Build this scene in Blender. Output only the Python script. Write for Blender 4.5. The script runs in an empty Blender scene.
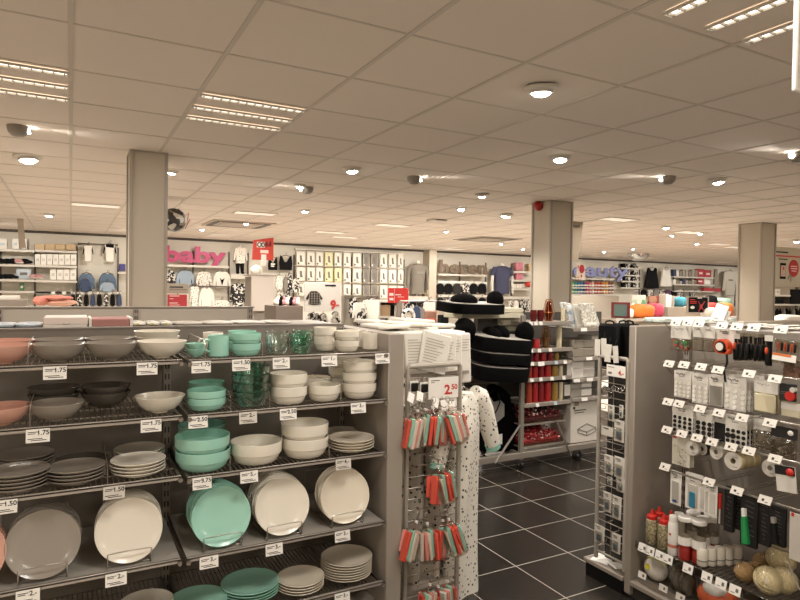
import bpy, bmesh, math, random
from mathutils import Vector, Matrix, Euler
random.seed(11)
SC = bpy.context.scene
LINK = SC.collection.objects.link
PI = math.pi
R = math.radians

# ------------------------------------------------------------------ camera frame (also used to turn a measured direction into a point on a known plane)
F, CX, CY, H = 607.0, 400.0, 300.0, 1.62
def _axes():
    d1 = Vector((71 - CX, 284 - CY, F)).normalized()
    d2 = Vector((1520 - CX, 305 - CY, F)); d2 = (d2 - d1 * d2.dot(d1)).normalized()
    d3 = d2.cross(d1) * -1
    if d3.y > 0: d3 = -d3
    return d2, d1, d3
AX, AY, AZ = _axes()
EYE = Vector((0, 0, H))
def ray(px, py):
    c = Vector((px - CX, py - CY, F))
    return Vector((AX.dot(c), AY.dot(c), AZ.dot(c)))
def atY(px, py, y): r = ray(px, py); return EYE + r * (y / r.y)
def atX(px, py, x): r = ray(px, py); return EYE + r * (x / r.x)
def atZ(px, py, z): r = ray(px, py); return EYE + r * ((z - H) / r.z)
FWD = Vector((AX.z, AY.z, AZ.z))
def depth(p): return (Vector(p) - EYE).dot(FWD)
def size_at(wpx, p, px):                     # real width of something wpx wide standing at p
    a = math.atan((px - CX) / F)
    return wpx * depth(p) / F * math.cos(a)

# ------------------------------------------------------------------ materials
def lin(c): return tuple(((x / 12.92) if x <= .04045 else ((x + .055) / 1.055) ** 2.4) for x in c)
def hexc(h): return lin([int(h[i:i + 2], 16) / 255 for i in (0, 2, 4)])
MATS = {}
def mat(name, col, rough=.5, metal=0, emit=0, spec=.5, noise=0, nscale=12, bump=0, bscale=60, trans=0, alpha=1, coat=0):
    if name in MATS: return MATS[name]
    m = bpy.data.materials.new(name); m.use_nodes = True
    nt = m.node_tree; b = nt.nodes['Principled BSDF']
    c = hexc(col) if isinstance(col, str) else col
    b.inputs['Base Color'].default_value = (*c, 1)
    b.inputs['Roughness'].default_value = rough
    b.inputs['Metallic'].default_value = metal
    b.inputs['Specular IOR Level'].default_value = spec
    if coat: b.inputs['Coat Weight'].default_value = coat; b.inputs['Coat Roughness'].default_value = .08
    if emit:
        b.inputs['Emission Color'].default_value = (*c, 1); b.inputs['Emission Strength'].default_value = emit
    if trans: b.inputs['Transmission Weight'].default_value = trans
    if alpha < 1: b.inputs['Alpha'].default_value = alpha
    tc = nt.nodes.new('ShaderNodeTexCoord')
    if noise:
        n = nt.nodes.new('ShaderNodeTexNoise'); n.inputs['Scale'].default_value = nscale; n.inputs['Detail'].default_value = 3
        nt.links.new(tc.outputs['Object'], n.inputs['Vector'])
        mx = nt.nodes.new('ShaderNodeMix'); mx.data_type = 'RGBA'
        mx.inputs['A'].default_value = (*[x * (1 - noise) for x in c], 1)
        mx.inputs['B'].default_value = (*[min(1, x * (1 + noise)) for x in c], 1)
        nt.links.new(n.outputs['Fac'], mx.inputs['Factor']); nt.links.new(mx.outputs['Result'], b.inputs['Base Color'])
    if bump:
        n2 = nt.nodes.new('ShaderNodeTexNoise'); n2.inputs['Scale'].default_value = bscale
        nt.links.new(tc.outputs['Object'], n2.inputs['Vector'])
        bp = nt.nodes.new('ShaderNodeBump'); bp.inputs['Strength'].default_value = bump; bp.inputs['Distance'].default_value = .01
        nt.links.new(n2.outputs['Fac'], bp.inputs['Height']); nt.links.new(bp.outputs['Normal'], b.inputs['Normal'])
    MATS[name] = m
    return m

def clear_mat(name, tint, fac=.3, rough=.05):
    """thin clear plastic or glass: mostly see-through with a glossy skin"""
    if name in MATS: return MATS[name]
    m = bpy.data.materials.new(name); m.use_nodes = True; nt = m.node_tree
    nt.nodes.remove(nt.nodes['Principled BSDF']); out = nt.nodes['Material Output']
    t = nt.nodes.new('ShaderNodeBsdfTransparent'); t.inputs['Color'].default_value = (*hexc(tint), 1)
    g = nt.nodes.new('ShaderNodeBsdfGlossy'); g.inputs['Roughness'].default_value = rough
    lw = nt.nodes.new('ShaderNodeLayerWeight'); lw.inputs['Blend'].default_value = fac
    mx = nt.nodes.new('ShaderNodeMixShader')
    nt.links.new(lw.outputs['Facing'], mx.inputs['Fac']); nt.links.new(t.outputs[0], mx.inputs[1]); nt.links.new(g.outputs[0], mx.inputs[2])
    nt.links.new(mx.outputs[0], out.inputs['Surface'])
    MATS[name] = m
    return m

def dots_mat(name, base, dot, scale, radius, rough=.85, jitter=.8):
    if name in MATS: return MATS[name]
    m = mat(name, base, rough, bump=.15, bscale=300); nt = m.node_tree; b = nt.nodes['Principled BSDF']
    tc = nt.nodes.new('ShaderNodeTexCoord')
    v = nt.nodes.new('ShaderNodeTexVoronoi'); v.inputs['Scale'].default_value = scale; v.inputs['Randomness'].default_value = jitter
    nt.links.new(tc.outputs['Object'], v.inputs['Vector'])
    lt = nt.nodes.new('ShaderNodeMath'); lt.operation = 'LESS_THAN'; lt.inputs[1].default_value = radius
    nt.links.new(v.outputs['Distance'], lt.inputs[0])
    mx = nt.nodes.new('ShaderNodeMix'); mx.data_type = 'RGBA'
    mx.inputs['A'].default_value = (*hexc(base), 1); mx.inputs['B'].default_value = (*hexc(dot), 1)
    nt.links.new(lt.outputs[0], mx.inputs['Factor']); nt.links.new(mx.outputs['Result'], b.inputs['Base Color'])
    return m

def speck_mat(name, cols, scale, rough=.6):
    """small patches of several colours (mixed petals, patterned cloth, printed goods)"""
    if name in MATS: return MATS[name]
    m = mat(name, cols[0], rough); nt = m.node_tree; b = nt.nodes['Principled BSDF']
    tc = nt.nodes.new('ShaderNodeTexCoord'); v = nt.nodes.new('ShaderNodeTexVoronoi'); v.inputs['Scale'].default_value = scale
    nt.links.new(tc.outputs['Object'], v.inputs['Vector'])
    sep = nt.nodes.new('ShaderNodeSeparateColor'); nt.links.new(v.outputs['Color'], sep.inputs[0])
    cr = nt.nodes.new('ShaderNodeValToRGB'); cr.color_ramp.interpolation = 'CONSTANT'
    e = cr.color_ramp.elements
    while len(e) < len(cols): e.new(.5)
    for i, c in enumerate(cols): e[i].position = i / len(cols); e[i].color = (*hexc(c), 1)
    nt.links.new(sep.outputs[0], cr.inputs[0]); nt.links.new(cr.outputs[0], b.inputs['Base Color'])
    return m

# ------------------------------------------------------------------ mesh builder
class MB:
    def __init__(s): s.v = []; s.f = []; s.mi = []; s.mark = 0
    def _add(s, vs, fs, k=0):
        n = len(s.v); s.mark = n
        s.v += [Vector(p) for p in vs]; s.f += [tuple(i + n for i in q) for q in fs]; s.mi += [k] * len(fs)
        return s
    def xf(s, M, start=None):
        for i in range(s.mark if start is None else start, len(s.v)): s.v[i] = M @ s.v[i]
        return s
    def box(s, x0, x1, y0, y1, z0, z1, k=0, c=0):
        if x0 > x1: x0, x1 = x1, x0
        if y0 > y1: y0, y1 = y1, y0
        if z0 > z1: z0, z1 = z1, z0
        if c <= 0:
            return s._add([(x0,y0,z0),(x1,y0,z0),(x1,y1,z0),(x0,y1,z0),(x0,y0,z1),(x1,y0,z1),(x1,y1,z1),(x0,y1,z1)],
                          [(0,3,2,1),(4,5,6,7),(0,1,5,4),(1,2,6,5),(2,3,7,6),(3,0,4,7)], k)
        c = min(c, (x1-x0)*.45, (y1-y0)*.45, (z1-z0)*.45)
        mid = Vector(((x0+x1)/2,(y0+y1)/2,(z0+z1)/2)); h = Vector((x1-x0,y1-y0,z1-z0))/2
        vs, idx = [], {}
        for sx in (-1,1):
            for sy in (-1,1):
                for sz in (-1,1):
                    for a in range(3):
                        p = [sx*(h.x-c), sy*(h.y-c), sz*(h.z-c)]; p[a] = (sx,sy,sz)[a]*h[a]
                        idx[(sx,sy,sz,a)] = len(vs); vs.append(mid+Vector(p))
        fs = []
        for sg in (-1,1):
            fs.append([idx[(sg,b,d,0)] for b,d in ((-1,-1),(1,-1),(1,1),(-1,1))])
            fs.append([idx[(b,sg,d,1)] for b,d in ((-1,-1),(1,-1),(1,1),(-1,1))])
            fs.append([idx[(b,d,sg,2)] for b,d in ((-1,-1),(1,-1),(1,1),(-1,1))])
        for a in (-1,1):
            for b in (-1,1):
                fs.append([idx[(a,b,-1,0)],idx[(a,b,1,0)],idx[(a,b,1,1)],idx[(a,b,-1,1)]])
                fs.append([idx[(a,-1,b,0)],idx[(a,1,b,0)],idx[(a,1,b,2)],idx[(a,-1,b,2)]])
                fs.append([idx[(-1,a,b,1)],idx[(1,a,b,1)],idx[(1,a,b,2)],idx[(-1,a,b,2)]])
                for d in (-1,1): fs.append([idx[(a,b,d,0)],idx[(a,b,d,1)],idx[(a,b,d,2)]]) 
        return s._add(vs, fs, k)
    def cyl(s, p0, p1, r0, r1=None, n=12, k=0, caps=True):
        p0, p1 = Vector(p0), Vector(p1); r1 = r0 if r1 is None else r1
        d = (p1-p0).normalized(); u = d.orthogonal().normalized(); w = d.cross(u)
        vs = [p0+(u*math.cos(2*PI*i/n)+w*math.sin(2*PI*i/n))*r0 for i in range(n)] + [p1+(u*math.cos(2*PI*i/n)+w*math.sin(2*PI*i/n))*r1 for i in range(n)]
        fs = [(i,(i+1)%n,n+(i+1)%n,n+i) for i in range(n)]
        if caps: fs += [tuple(range(n))[::-1], tuple(range(n,2*n))]
        return s._add(vs, fs, k)
    def tube(s, pts, r, n=6, k=0, radii=None, closed=False):
        pts = [Vector(p) for p in pts]; N = len(pts); vs = []; u = None
        for i, p in enumerate(pts):
            if closed: d = pts[(i+1)%N]-pts[i-1]
            else: d = pts[min(i+1,N-1)]-pts[max(i-1,0)]
            d = d.normalized() if d.length > 1e-9 else Vector((0,0,1))
            u = d.orthogonal().normalized() if u is None else (u-d*u.dot(d))
            u = u.normalized() if u.length > 1e-6 else d.orthogonal().normalized()
            w = d.cross(u); q = radii[i] if radii else r
            vs += [p+(u*math.cos(2*PI*j/n)+w*math.sin(2*PI*j/n))*q for j in range(n)]
        fs = []
        for i in range(N if closed else N-1):
            a, b = i*n, ((i+1)%N)*n
            fs += [(a+j,a+(j+1)%n,b+(j+1)%n,b+j) for j in range(n)]
        if not closed: fs += [tuple(range(n))[::-1], tuple(range((N-1)*n,N*n))]
        return s._add(vs, fs, k)
    def lathe(s, prof, n=28, k=0, M=None):
        vs, rings, fs = [], [], []
        for r, z in prof:
            if r < 1e-6: rings.append([len(vs)]); vs.append(Vector((0,0,z)))
            else:
                rings.append(list(range(len(vs), len(vs)+n)))
                vs += [Vector((r*math.cos(2*PI*j/n), r*math.sin(2*PI*j/n), z)) for j in range(n)]
        for a, b in zip(rings, rings[1:]):
            if len(a) == 1 and len(b) == 1: continue
            for j in range(n):
                if len(a) == 1: fs.append((a[0], b[(j+1)%n], b[j]))
                elif len(b) == 1: fs.append((a[j], a[(j+1)%n], b[0]))
                else: fs.append((a[j], a[(j+1)%n], b[(j+1)%n], b[j]))
        s._add(vs, fs, k)
        if M: s.xf(M)
        return s
    def prism(s, poly, y0, y1, k=0, puff=0):
        """outline in x,z pushed along y; puff rounds the faces by an inset"""
        n = len(poly); cx = sum(p[0] for p in poly)/n; cz = sum(p[1] for p in poly)/n
        if not puff:
            vs = [(x,y0,z) for x,z in poly]+[(x,y1,z) for x,z in poly]
            return s._add(vs, [tuple(range(n)), tuple(range(2*n-1,n-1,-1))]+[(i,n+i,n+(i+1)%n,(i+1)%n) for i in range(n)], k)
        ym = (y0+y1)/2; q = 1-puff
        ins = [(cx+(x-cx)*q, cz+(z-cz)*q) for x,z in poly]
        vs = [(x,y0,z) for x,z in ins]+[(x,ym,z) for x,z in poly]+[(x,y1,z) for x,z in ins]
        fs = [tuple(range(n)), tuple(range(3*n-1,2*n-1,-1))]
        for a in (0,n): fs += [(a+i,a+n+i,a+n+(i+1)%n,a+(i+1)%n) for i in range(n)]
        return s._add(vs, fs, k)
    def ell(s, c, r, n=16, m=10, k=0, fn=None):
        c = Vector(c); r = Vector(r) if hasattr(r,'__len__') else Vector((r,r,r))
        prof = [(math.sin(PI*i/m), -math.cos(PI*i/m)) for i in range(m+1)]
        prof[0] = (0,-1); prof[-1] = (0,1)
        s.lathe(prof, n, k)
        for i in range(s.mark, len(s.v)):
            p = s.v[i]
            if fn: p = p*fn(p)
            s.v[i] = Vector((c.x+p.x*r.x, c.y+p.y*r.y, c.z+p.z*r.z))
        return s
    def mesh(s, name, mats, angle=40):
        me = bpy.data.meshes.new(name)
        me.from_pydata([tuple(p) for p in s.v], [], s.f)
        bm = bmesh.new(); bm.from_mesh(me); bmesh.ops.recalc_face_normals(bm, faces=bm.faces); bm.to_mesh(me); bm.free()
        for m in (mats if isinstance(mats,(list,tuple)) else [mats]): me.materials.append(m)
        me.polygons.foreach_set('material_index', s.mi)
        me.polygons.foreach_set('use_smooth', [True]*len(s.f))
        me.set_sharp_from_angle(angle=R(angle)); me.update()
        return me

_TXT = {}
def text_mb(mb, txt, size, M, k=0, ext=.0006, bold=0, align='CENTER'):
    """lettering as real relief, laid in the x-z plane facing -y before M"""
    key = (txt,size,ext,bold,align)
    if key not in _TXT:
        cu = bpy.data.curves.new('lettering','FONT'); cu.body = txt; cu.size = size; cu.extrude = ext; cu.align_x = align; cu.align_y = 'CENTER'; cu.offset = bold; cu.resolution_u = 3
        o = bpy.data.objects.new('lettering', cu); LINK(o)
        dg = bpy.context.evaluated_depsgraph_get(); me = bpy.data.meshes.new_from_object(o.evaluated_get(dg))
        _TXT[key] = ([v.co.copy() for v in me.vertices], [tuple(p.vertices) for p in me.polygons])
        bpy.data.objects.remove(o); bpy.data.curves.remove(cu); bpy.data.meshes.remove(me)
    vs, fs = _TXT[key]
    mb._add(vs, fs, k); mb.xf(M @ Matrix.Rotation(PI/2,4,'X'))
    return mb
T = Matrix.Translation
def RZ(d): return Matrix.Rotation(R(d),4,'Z')
def RX(d): return Matrix.Rotation(R(d),4,'X')
def RY(d): return Matrix.Rotation(R(d),4,'Y')

# ------------------------------------------------------------------ things and parts
def tag(o, label=None, cat=None, group=None, kind=None):
    if label: o['label'] = label
    if cat: o['category'] = cat
    if group: o['group'] = group
    if kind: o['kind'] = kind
    return o
def ob(name, me, parent=None, label=None):
    o = bpy.data.objects.new(name, me); LINK(o)
    if parent: o.parent = parent
    if label: o['label'] = label
    return o
def place(o, loc, rot, scale):
    o.location = loc; o.rotation_euler = rot
    o.scale = (scale,)*3 if not hasattr(scale,'__len__') else scale
def thing(name, label, cat, parts, loc=(0,0,0), rot=(0,0,0), group=None, scale=1, kind=None):
    """parts: one mesh, or a list of (part name, mesh[, label[, sub-part list]]); meshes are shared between copies"""
    if isinstance(parts, bpy.types.Mesh): o = ob(name, parts)
    else:
        o = bpy.data.objects.new(name, None); o.empty_display_size = .1; LINK(o)
        for p in parts:
            c = ob(p[0], p[1], o, p[2] if len(p) > 2 else None)
            for q in (p[3] if len(p) > 3 else []): ob(q[0], q[1], c, q[2] if len(q) > 2 else None)
    place(o, loc, rot, scale)
    return tag(o, label, cat, group, kind)
def struct(name, me, parent=None):
    o = ob(name, me, parent)
    if not parent: o['kind'] = 'structure'
    return o
ORD = ['first','second','third','fourth','fifth','sixth','seventh','eighth','ninth','tenth','eleventh','twelfth','thirteenth','fourteenth']
# ------------------------------------------------------------------ colours of the place
CZ = 2.70
WALLY = 14.5
M_ceil = mat('ceiling_tile', 'dccfc2', .9, noise=.02, nscale=2)
M_grid = mat('ceiling_grid', 'c6baad', .7)
M_wall = mat('cream_wall_paint', 'd9d2c4', .8)
M_pillar = mat('pillar_panel', 'bdb19f', .6)
M_taupe = mat('taupe_steel', '9a8f83', .45, noise=.02, nscale=4)
M_taupe_d = mat('taupe_steel_slots', '3a352f', .6)
M_board = mat('taupe_back_board', '857b70', .6)
M_black = mat('black_plastic', '0c0b0b', .45, spec=.3)
M_blackcloth = mat('black_cloth', '100f0e', .9, bump=.2, bscale=200)
M_steel = mat('bright_steel_wire', 'b4aca2', .32, metal=.85)
M_white = mat('white_card', 'efe9e0', .55)
M_whitegloss = mat('white_glazed_stoneware', 'efe8dc', .22, coat=.3)
M_print = mat('printed_black', '1c1a18', .6)
M_printgrey = mat('printed_grey', '6d6862', .6)
M_red = mat('printed_red', 'c8302a', .5)
M_chrome = mat('chrome', 'd0d0d0', .12, metal=1)
M_lamp = mat('lamp_glow', (1,.93,.82), .4, emit=30)

# floor: dark tiles, light joints, real procedural grid in world metres
def floor_mat():
    m = mat('dark_floor_tiles', '26221e', .3); nt = m.node_tree; b = nt.nodes['Principled BSDF']
    g = nt.nodes.new('ShaderNodeNewGeometry'); sx = nt.nodes.new('ShaderNodeSeparateXYZ'); nt.links.new(g.outputs['Position'], sx.inputs[0])
    outs = []
    for ax, off in ((0, 2.302), (1, 2.772)):
        a = nt.nodes.new('ShaderNodeMath'); a.operation = 'SUBTRACT'; a.inputs[1].default_value = off - 41*8; nt.links.new(sx.outputs[ax], a.inputs[0])
        d = nt.nodes.new('ShaderNodeMath'); d.operation = 'DIVIDE'; d.inputs[1].default_value = .41; nt.links.new(a.outputs[0], d.inputs[0])
        fr = nt.nodes.new('ShaderNodeMath'); fr.operation = 'FRACT'; nt.links.new(d.outputs[0], fr.inputs[0])
        lt = nt.nodes.new('ShaderNodeMath'); lt.operation = 'LESS_THAN'; lt.inputs[1].default_value = .016; nt.links.new(fr.outputs[0], lt.inputs[0])
        outs.append(lt)
    mx = nt.nodes.new('ShaderNodeMath'); mx.operation = 'MAXIMUM'
    nt.links.new(outs[0].outputs[0], mx.inputs[0]); nt.links.new(outs[1].outputs[0], mx.inputs[1])
    n = nt.nodes.new('ShaderNodeTexNoise'); n.inputs['Scale'].default_value = 6; nt.links.new(g.outputs['Position'], n.inputs['Vector'])
    m0 = nt.nodes.new('ShaderNodeMix'); m0.data_type = 'RGBA'; m0.inputs['A'].default_value = (*hexc('201c19'),1); m0.inputs['B'].default_value = (*hexc('2e2924'),1)
    nt.links.new(n.outputs['Fac'], m0.inputs['Factor'])
    m1 = nt.nodes.new('ShaderNodeMix'); m1.data_type = 'RGBA'; m1.inputs['B'].default_value = (*hexc('9a9286'),1)
    nt.links.new(mx.outputs[0], m1.inputs['Factor']); nt.links.new(m0.outputs['Result'], m1.inputs['A']); nt.links.new(m1.outputs['Result'], b.inputs['Base Color'])
    rr = nt.nodes.new('ShaderNodeMath'); rr.operation = 'MULTIPLY_ADD'; rr.inputs[1].default_value = .4; rr.inputs[2].default_value = .26
    nt.links.new(mx.outputs[0], rr.inputs[0]); nt.links.new(rr.outputs[0], b.inputs['Roughness'])
    return m
X0, X1, Y0 = -4.0, 27.0, -4.0
M_pale = mat('pale_bounce_floor', 'd2cabf', .5, noise=.06, nscale=3)  # unseen floor around the dark tiles, made pale to bounce light onto the ceiling
struct('floor', MB().box(.6, 6.4, -.5, 7.2, -.1, 0).mesh('floor_dark', floor_mat()))
fl = MB().box(X0, .6, Y0, WALLY+.2, -.1, 0).box(6.4, X1, Y0, WALLY+.2, -.1, 0).box(.6, 6.4, Y0, -.5, -.1, 0).box(.6, 6.4, 7.2, WALLY+.2, -.1, 0)
struct('floor', fl.mesh('floor_pale', M_pale))
ce = struct('ceiling', MB().box(X0, X1, Y0, WALLY+.2, CZ, CZ+.1).mesh('ceiling', M_ceil))
g = MB(); GX, GY, GS = -.005, 2.885, .632
for i in range(-6, 43):
    x = GX+GS*i
    if X0 < x < X1: g.box(x-.011, x+.011, Y0, WALLY, CZ-.004, CZ+.01)
for j in range(-10, 19):
    y = GY+.615*j
    if Y0 < y < WALLY: g.box(X0, X1, y-.006, y+.006, CZ-.003, CZ+.01)
struct('ceiling_grid', g.mesh('ceiling_grid', M_grid), ce)
struct('wall_back', MB().box(X0, X1, WALLY, WALLY+.2, 0, CZ).mesh('wall_back', M_wall))
struct('wall_left', MB().box(X0-.2, X0, Y0, WALLY+.2, 0, CZ).mesh('wall_left', M_wall))
struct('wall_right', MB().box(X1, X1+.2, Y0, WALLY+.2, 0, CZ).mesh('wall_right', M_wall))
struct('wall_front', MB().box(X0-.2, X1+.2, Y0-.2, Y0, 0, CZ).mesh('wall_front', M_wall))
struct('trim_1', MB().box(X0, X1, WALLY-.03, WALLY, CZ-.05, CZ).mesh('trim', mat('dark_wall_trim', '4a4038', .7)))  # dark strip along the top of the back wall
# a short pier where the underwear wall steps back to the menswear wall
pp = atY(429, 290, 14.15); pq = atY(436.5, 290, 14.15)
struct('pillar', MB().box(pp.x, pq.x, 14.15, WALLY, 0, CZ, c=.01).mesh('pillar', M_pillar))
def pillar(x, y, w, d):
    me = MB().box(x, x+w, y, y+d, 0, CZ).mesh('pillar', M_pillar)
    o = struct('pillar', me)
    t = MB()
    for (a, b) in ((x, y), (x+w, y), (x, y+d), (x+w, y+d)): t.box(a-.012, a+.012, b-.012, b+.012, 0, CZ)
    t.box(x-.01, x+w+.01, y-.01, y+d+.01, CZ-.015, CZ-.001)
    struct('corner_trim', t.mesh('corner_trim', mat('pillar_trim', 'a2978a', .4)), o)
    return o
PILL = []
for (pc, pr, pyy) in ((131, 166, 5.3), (551, 572, 5.5), (762, 776, 5.45)):
    a = atY(pc, 210, pyy); b = atY(pr, 210, pyy)
    w = b.x-a.x
    PILL.append((a.x, pyy, w)); pillar(a.x, pyy, w, max(.3, w*.95))

# ------------------------------------------------------------------ ceiling fixtures (each on the ceiling, each a real lamp)
def light(name, kind, loc, energy, rot=(0,0,0), **kw):
    l = bpy.data.lights.new(name, kind); l.energy = energy; l.color = kw.pop('color', (1,.952,.88))
    for a, b in kw.items(): setattr(l, a, b)
    o = bpy.data.objects.new(name, l); LINK(o); o.location = loc; o.rotation_euler = rot
    return o
M_fix = mat('fixture_white', 'cfc7bc', .5)
M_refl = mat('lamp_reflector', '9d958b', .3, metal=.6)
M_tube = mat('fluorescent_tube', (1,.90,.76), .4, emit=1.6)
def louvre_me(along):
    L = .6
    def fin(mb, fn): return mb
    fr = MB(); tu = MB(); lv = MB()
    for i in range(3):
        c = (i-1)*.25
        fr.box(-.3, .3, c-.026, c-.020, -.012, .0); fr.box(-.3, .3, c+.020, c+.026, -.012, 0)
        fr.box(-.306, -.3, c-.026, c+.026, -.012, 0); fr.box(.3, .306, c-.026, c+.026, -.012, 0)
        tu.box(-.298, .298, c-.019, c+.019, -.003, -.001)
        for k in range(13):
            x = -.288+.048*k; lv.box(x-.0025, x+.0025, c-.019, c+.019, -.013, -.003)
    ms = []
    for mb, nm, m in ((fr,'frame',M_fix),(tu,'tube',M_tube),(lv,'grille',M_refl)):
        if along == 'Y': mb.xf(RZ(90), 0)
        ms.append((nm, mb.mesh(nm, m)))
    return ms
LVX, LVY = louvre_me('X'), louvre_me('Y')
def luminaire(cx, cy, along, label, lit=10):
    thing('ceiling_luminaire', label, 'ceiling light', LVX if along == 'X' else LVY, (cx, cy, CZ-.004), group='three-slot ceiling luminaires')
    light('luminaire_light', 'AREA', (cx, cy, CZ-.03), lit, shape='RECTANGLE', size=.6, size_y=.5)
luminaire(GX-GS*.5, GY+.615*1.5, 'X', 'three-slot louvred ceiling light cut off by the left edge of the photo')
luminaire(GX+GS*1.5, GY+.615*1.5, 'X', 'three-slot louvred ceiling light just in front of the pillar nearest the plates')
luminaire(2.27, 1.29, 'Y', 'three-slot louvred ceiling light in the top right corner above the tool packs')
M_panel = mat('flat_light_panel', (1,.9,.78), .4, emit=.28)
pan = [('frame', MB().box(-.3,.3,-.15,-.14,-.01,0).box(-.3,.3,.14,.15,-.01,0).box(-.3,-.29,-.14,.14,-.01,0).box(.29,.3,-.14,.14,-.01,0).mesh('frame', M_fix)),
       ('diffuser', MB().box(-.29,.29,-.14,.14,-.006,-.002).mesh('diffuser', M_panel))]
for px, py, wh in ((96,205,'nearest the baby wall shoe shelves'),(330,232,'over the underwear packs'),(392,225,'between the red wall sign and the vents'),(402,245,'close above the grey sweatshirt torso'),
                   (345,237,'second over the underwear packs'),(255,213,'beside the left ceiling vent'),(455,249,'over the brown wall letters'),(720,244,'before the shelves of red packs'),(690,232,'between the domed mirror and right pillar'),
                   (618,219,'right of the hanging grey banner'),(735,247,'closest to the right pillar at the back')):
    p = atZ(px, py, CZ)
    thing('ceiling_panel_light', 'small flat ceiling light panel '+wh, 'ceiling light', pan, (p.x, p.y, CZ-.003), group='flat ceiling light panels')
    light('panel_light', 'AREA', (p.x, p.y, CZ-.03), 8, shape='RECTANGLE', size=.6, size_y=.3)
# cassette vents
M_vent = mat('vent_dark_slot', '51483f', .6)
vent = [('frame', MB().box(-.42,.42,-.42,.42,-.012,0,c=.004).mesh('frame', mat('vent_frame','b5a999',.6))),
        ('slot', MB().box(-.36,.36,-.38,-.30,-.016,-.008).box(-.36,.36,.30,.38,-.016,-.008).box(-.38,-.30,-.28,.28,-.016,-.008).box(.30,.38,-.28,.28,-.016,-.008).mesh('slot', M_vent)),
        ('grille', MB().box(-.26,.26,-.26,.26,-.02,-.008,c=.005).mesh('grille', mat('vent_grille','a89c8e',.6)))]
for px, py, wh in ((238,224,'square ceiling air vent with dark slots above the pink wall letters'),(487,239,'square ceiling air vent with dark slots above the brown wall letters')):
    p = atZ(px, py, CZ); thing('ceiling_vent', wh, 'air vent', vent, (p.x, p.y, CZ-.001), scale=1.25, group='ceiling air vents')
p = atZ(437, 219.5, CZ)
thing('ceiling_box', 'small grey box on the ceiling halfway to the back wall', 'detector', [('body', MB().box(-.13,.13,-.1,.1,-.03,0,c=.006).mesh('body', M_fix)),('slot', MB().box(-.08,.08,-.105,-.1,-.02,-.01).mesh('slot', M_vent))], (p.x,p.y,CZ))
# spots: a shallow ring, a tilted lamp head and its glowing face
ring = MB().lathe([(0,0),(.085,0),(.085,-.012),(.06,-.02),(.055,-.012),(0,-.012)], 24).mesh('trim_ring', M_fix)
head = MB().lathe([(.05,-.012),(.058,-.02),(.058,-.034),(.05,-.034),(.05,-.02)], 20).mesh('lamp_head', M_fix)
face = MB().lathe([(.0,-.052),(.025,-.049),(.042,-.040),(.05,-.028),(0,-.024)], 20).mesh('lamp_face', M_lamp)
SPOT = [('trim_ring', ring), ('lamp_head', head), ('lamp_face', face, 'glowing lamp face')]
spots = [(28,161,1.3,'over the shoe shelves, first left of the pillar'),(49,217,1,'low over the shoe shelves by the back wall'),(541,95,1.05,'nearest the camera, alone in the middle of the ceiling'),
 (560,162,1,'just in front of the pillar with the red alarm'),(352,173,1,'second on the left of the ceiling middle'),(506,217,1.2,'brightest one above the black cushions'),
 (718,184,1,'second from the right pillar'),(305,213,.9,'over the sign priced nine'),(482,198,.9,'left neighbour of the brightest one'),(461,211,.9,'two left of the brightest one'),
 (666,229,1,'right above the domed mirror'),(700,235,.8,'over the white long shirt'),(446,233,.8,'over the brown wall letters, left'),(300,189,.8,'over the aisle to the baby wall'),
 (797,242,1.2,'cut by the right edge behind the right pillar'),(604,253,.8,'over the lilac wall letters, left'),(633,250,.8,'over the lilac wall letters, right'),(501,245,.8,'over the brown wall letters, middle'),(523,250,.8,'over the blue shirt torso'),
 (172,176,.7,'hard by the pillar near the photo ball'),(246,225,.9,'beside the left air vent'),(202,231,.8,'over the pink wall letters'),(697,245,.8,'over the small wall packs'),(672,237,.7,'between mirror and right pillar')]
M_lampdim = None
for i, (px, py, s, wh) in enumerate(spots):
    p = atZ(px, py, CZ-.045)
    thing('ceiling_spotlight', 'lit round ceiling spotlight '+wh, 'spotlight', SPOT, (p.x, p.y, CZ), (R(6*((i%3)-1)), R(5*((i%2)*2-1)), 0), 'lit ceiling spotlights', s)
    far = (p.y > 9)
    light('spot_light', 'SPOT', (p.x, p.y, CZ-.08), 60 if not far else 90, spot_size=R(130), spot_blend=.6, shadow_soft_size=.05)
# fixtures seen from the side: half-domes that throw a beam along the ceiling
dome = [('housing', MB().lathe([(.09,0),(.09,-.02),(.08,-.06),(.05,-.09),(0,-.1)], 20).mesh('housing', mat('fixture_grey','8f857a',.5))), ('lamp_face', MB().cyl((.07,0,-.035),(.095,0,-.03),.028,n=14).mesh('lamp_face', M_lamp))]
for px, py, rz, wh in ((414,181,-30,'throwing its beam to the right, ceiling middle'),(668,181,150,'throwing its beam to the left, right half'),(18,132,0,'at the far left above the plates'),(307,191,170,'throwing its beam to the left above the aisle'),(798,158,170,'cut by the right edge of the photo')):
    p = atZ(px, py, CZ-.04); thing('ceiling_spotlight', 'grey half-dome ceiling spotlight '+wh, 'spotlight', dome, (p.x,p.y,CZ), (0,0,R(rz)), 'half-dome ceiling spotlights', .75)
    d = Vector((math.cos(R(rz)), math.sin(R(rz)), 0))
    light('dome_or_fill_wash', 'SPOT', (p.x+d.x*.12, p.y+d.y*.12, CZ-.05), 5, Vector((d.x,d.y,-.12)).to_track_quat('-Z','Y').to_euler(), spot_size=R(70), spot_blend=.9, shadow_soft_size=.03)
# red round alarm on the middle pillar
px_, py_, pw_ = PILL[1]
q = atX(540.5, 206, px_)
thing('fire_alarm', 'round red fire alarm high on the middle pillar', 'alarm', [('base', MB().cyl((0,0,0),(-.03,0,0),.07,n=24).mesh('base', mat('alarm_dark','7a1a16',.5))),('sounder', MB().lathe([(0,.09),(.05,.085),(.075,.06),(.08,.03),(.08,0)],24).xf(RY(-90)).mesh('sounder', mat('alarm_red','a8201c',.35)))], (px_-.012, q.y, q.z), scale=.75)

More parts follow.
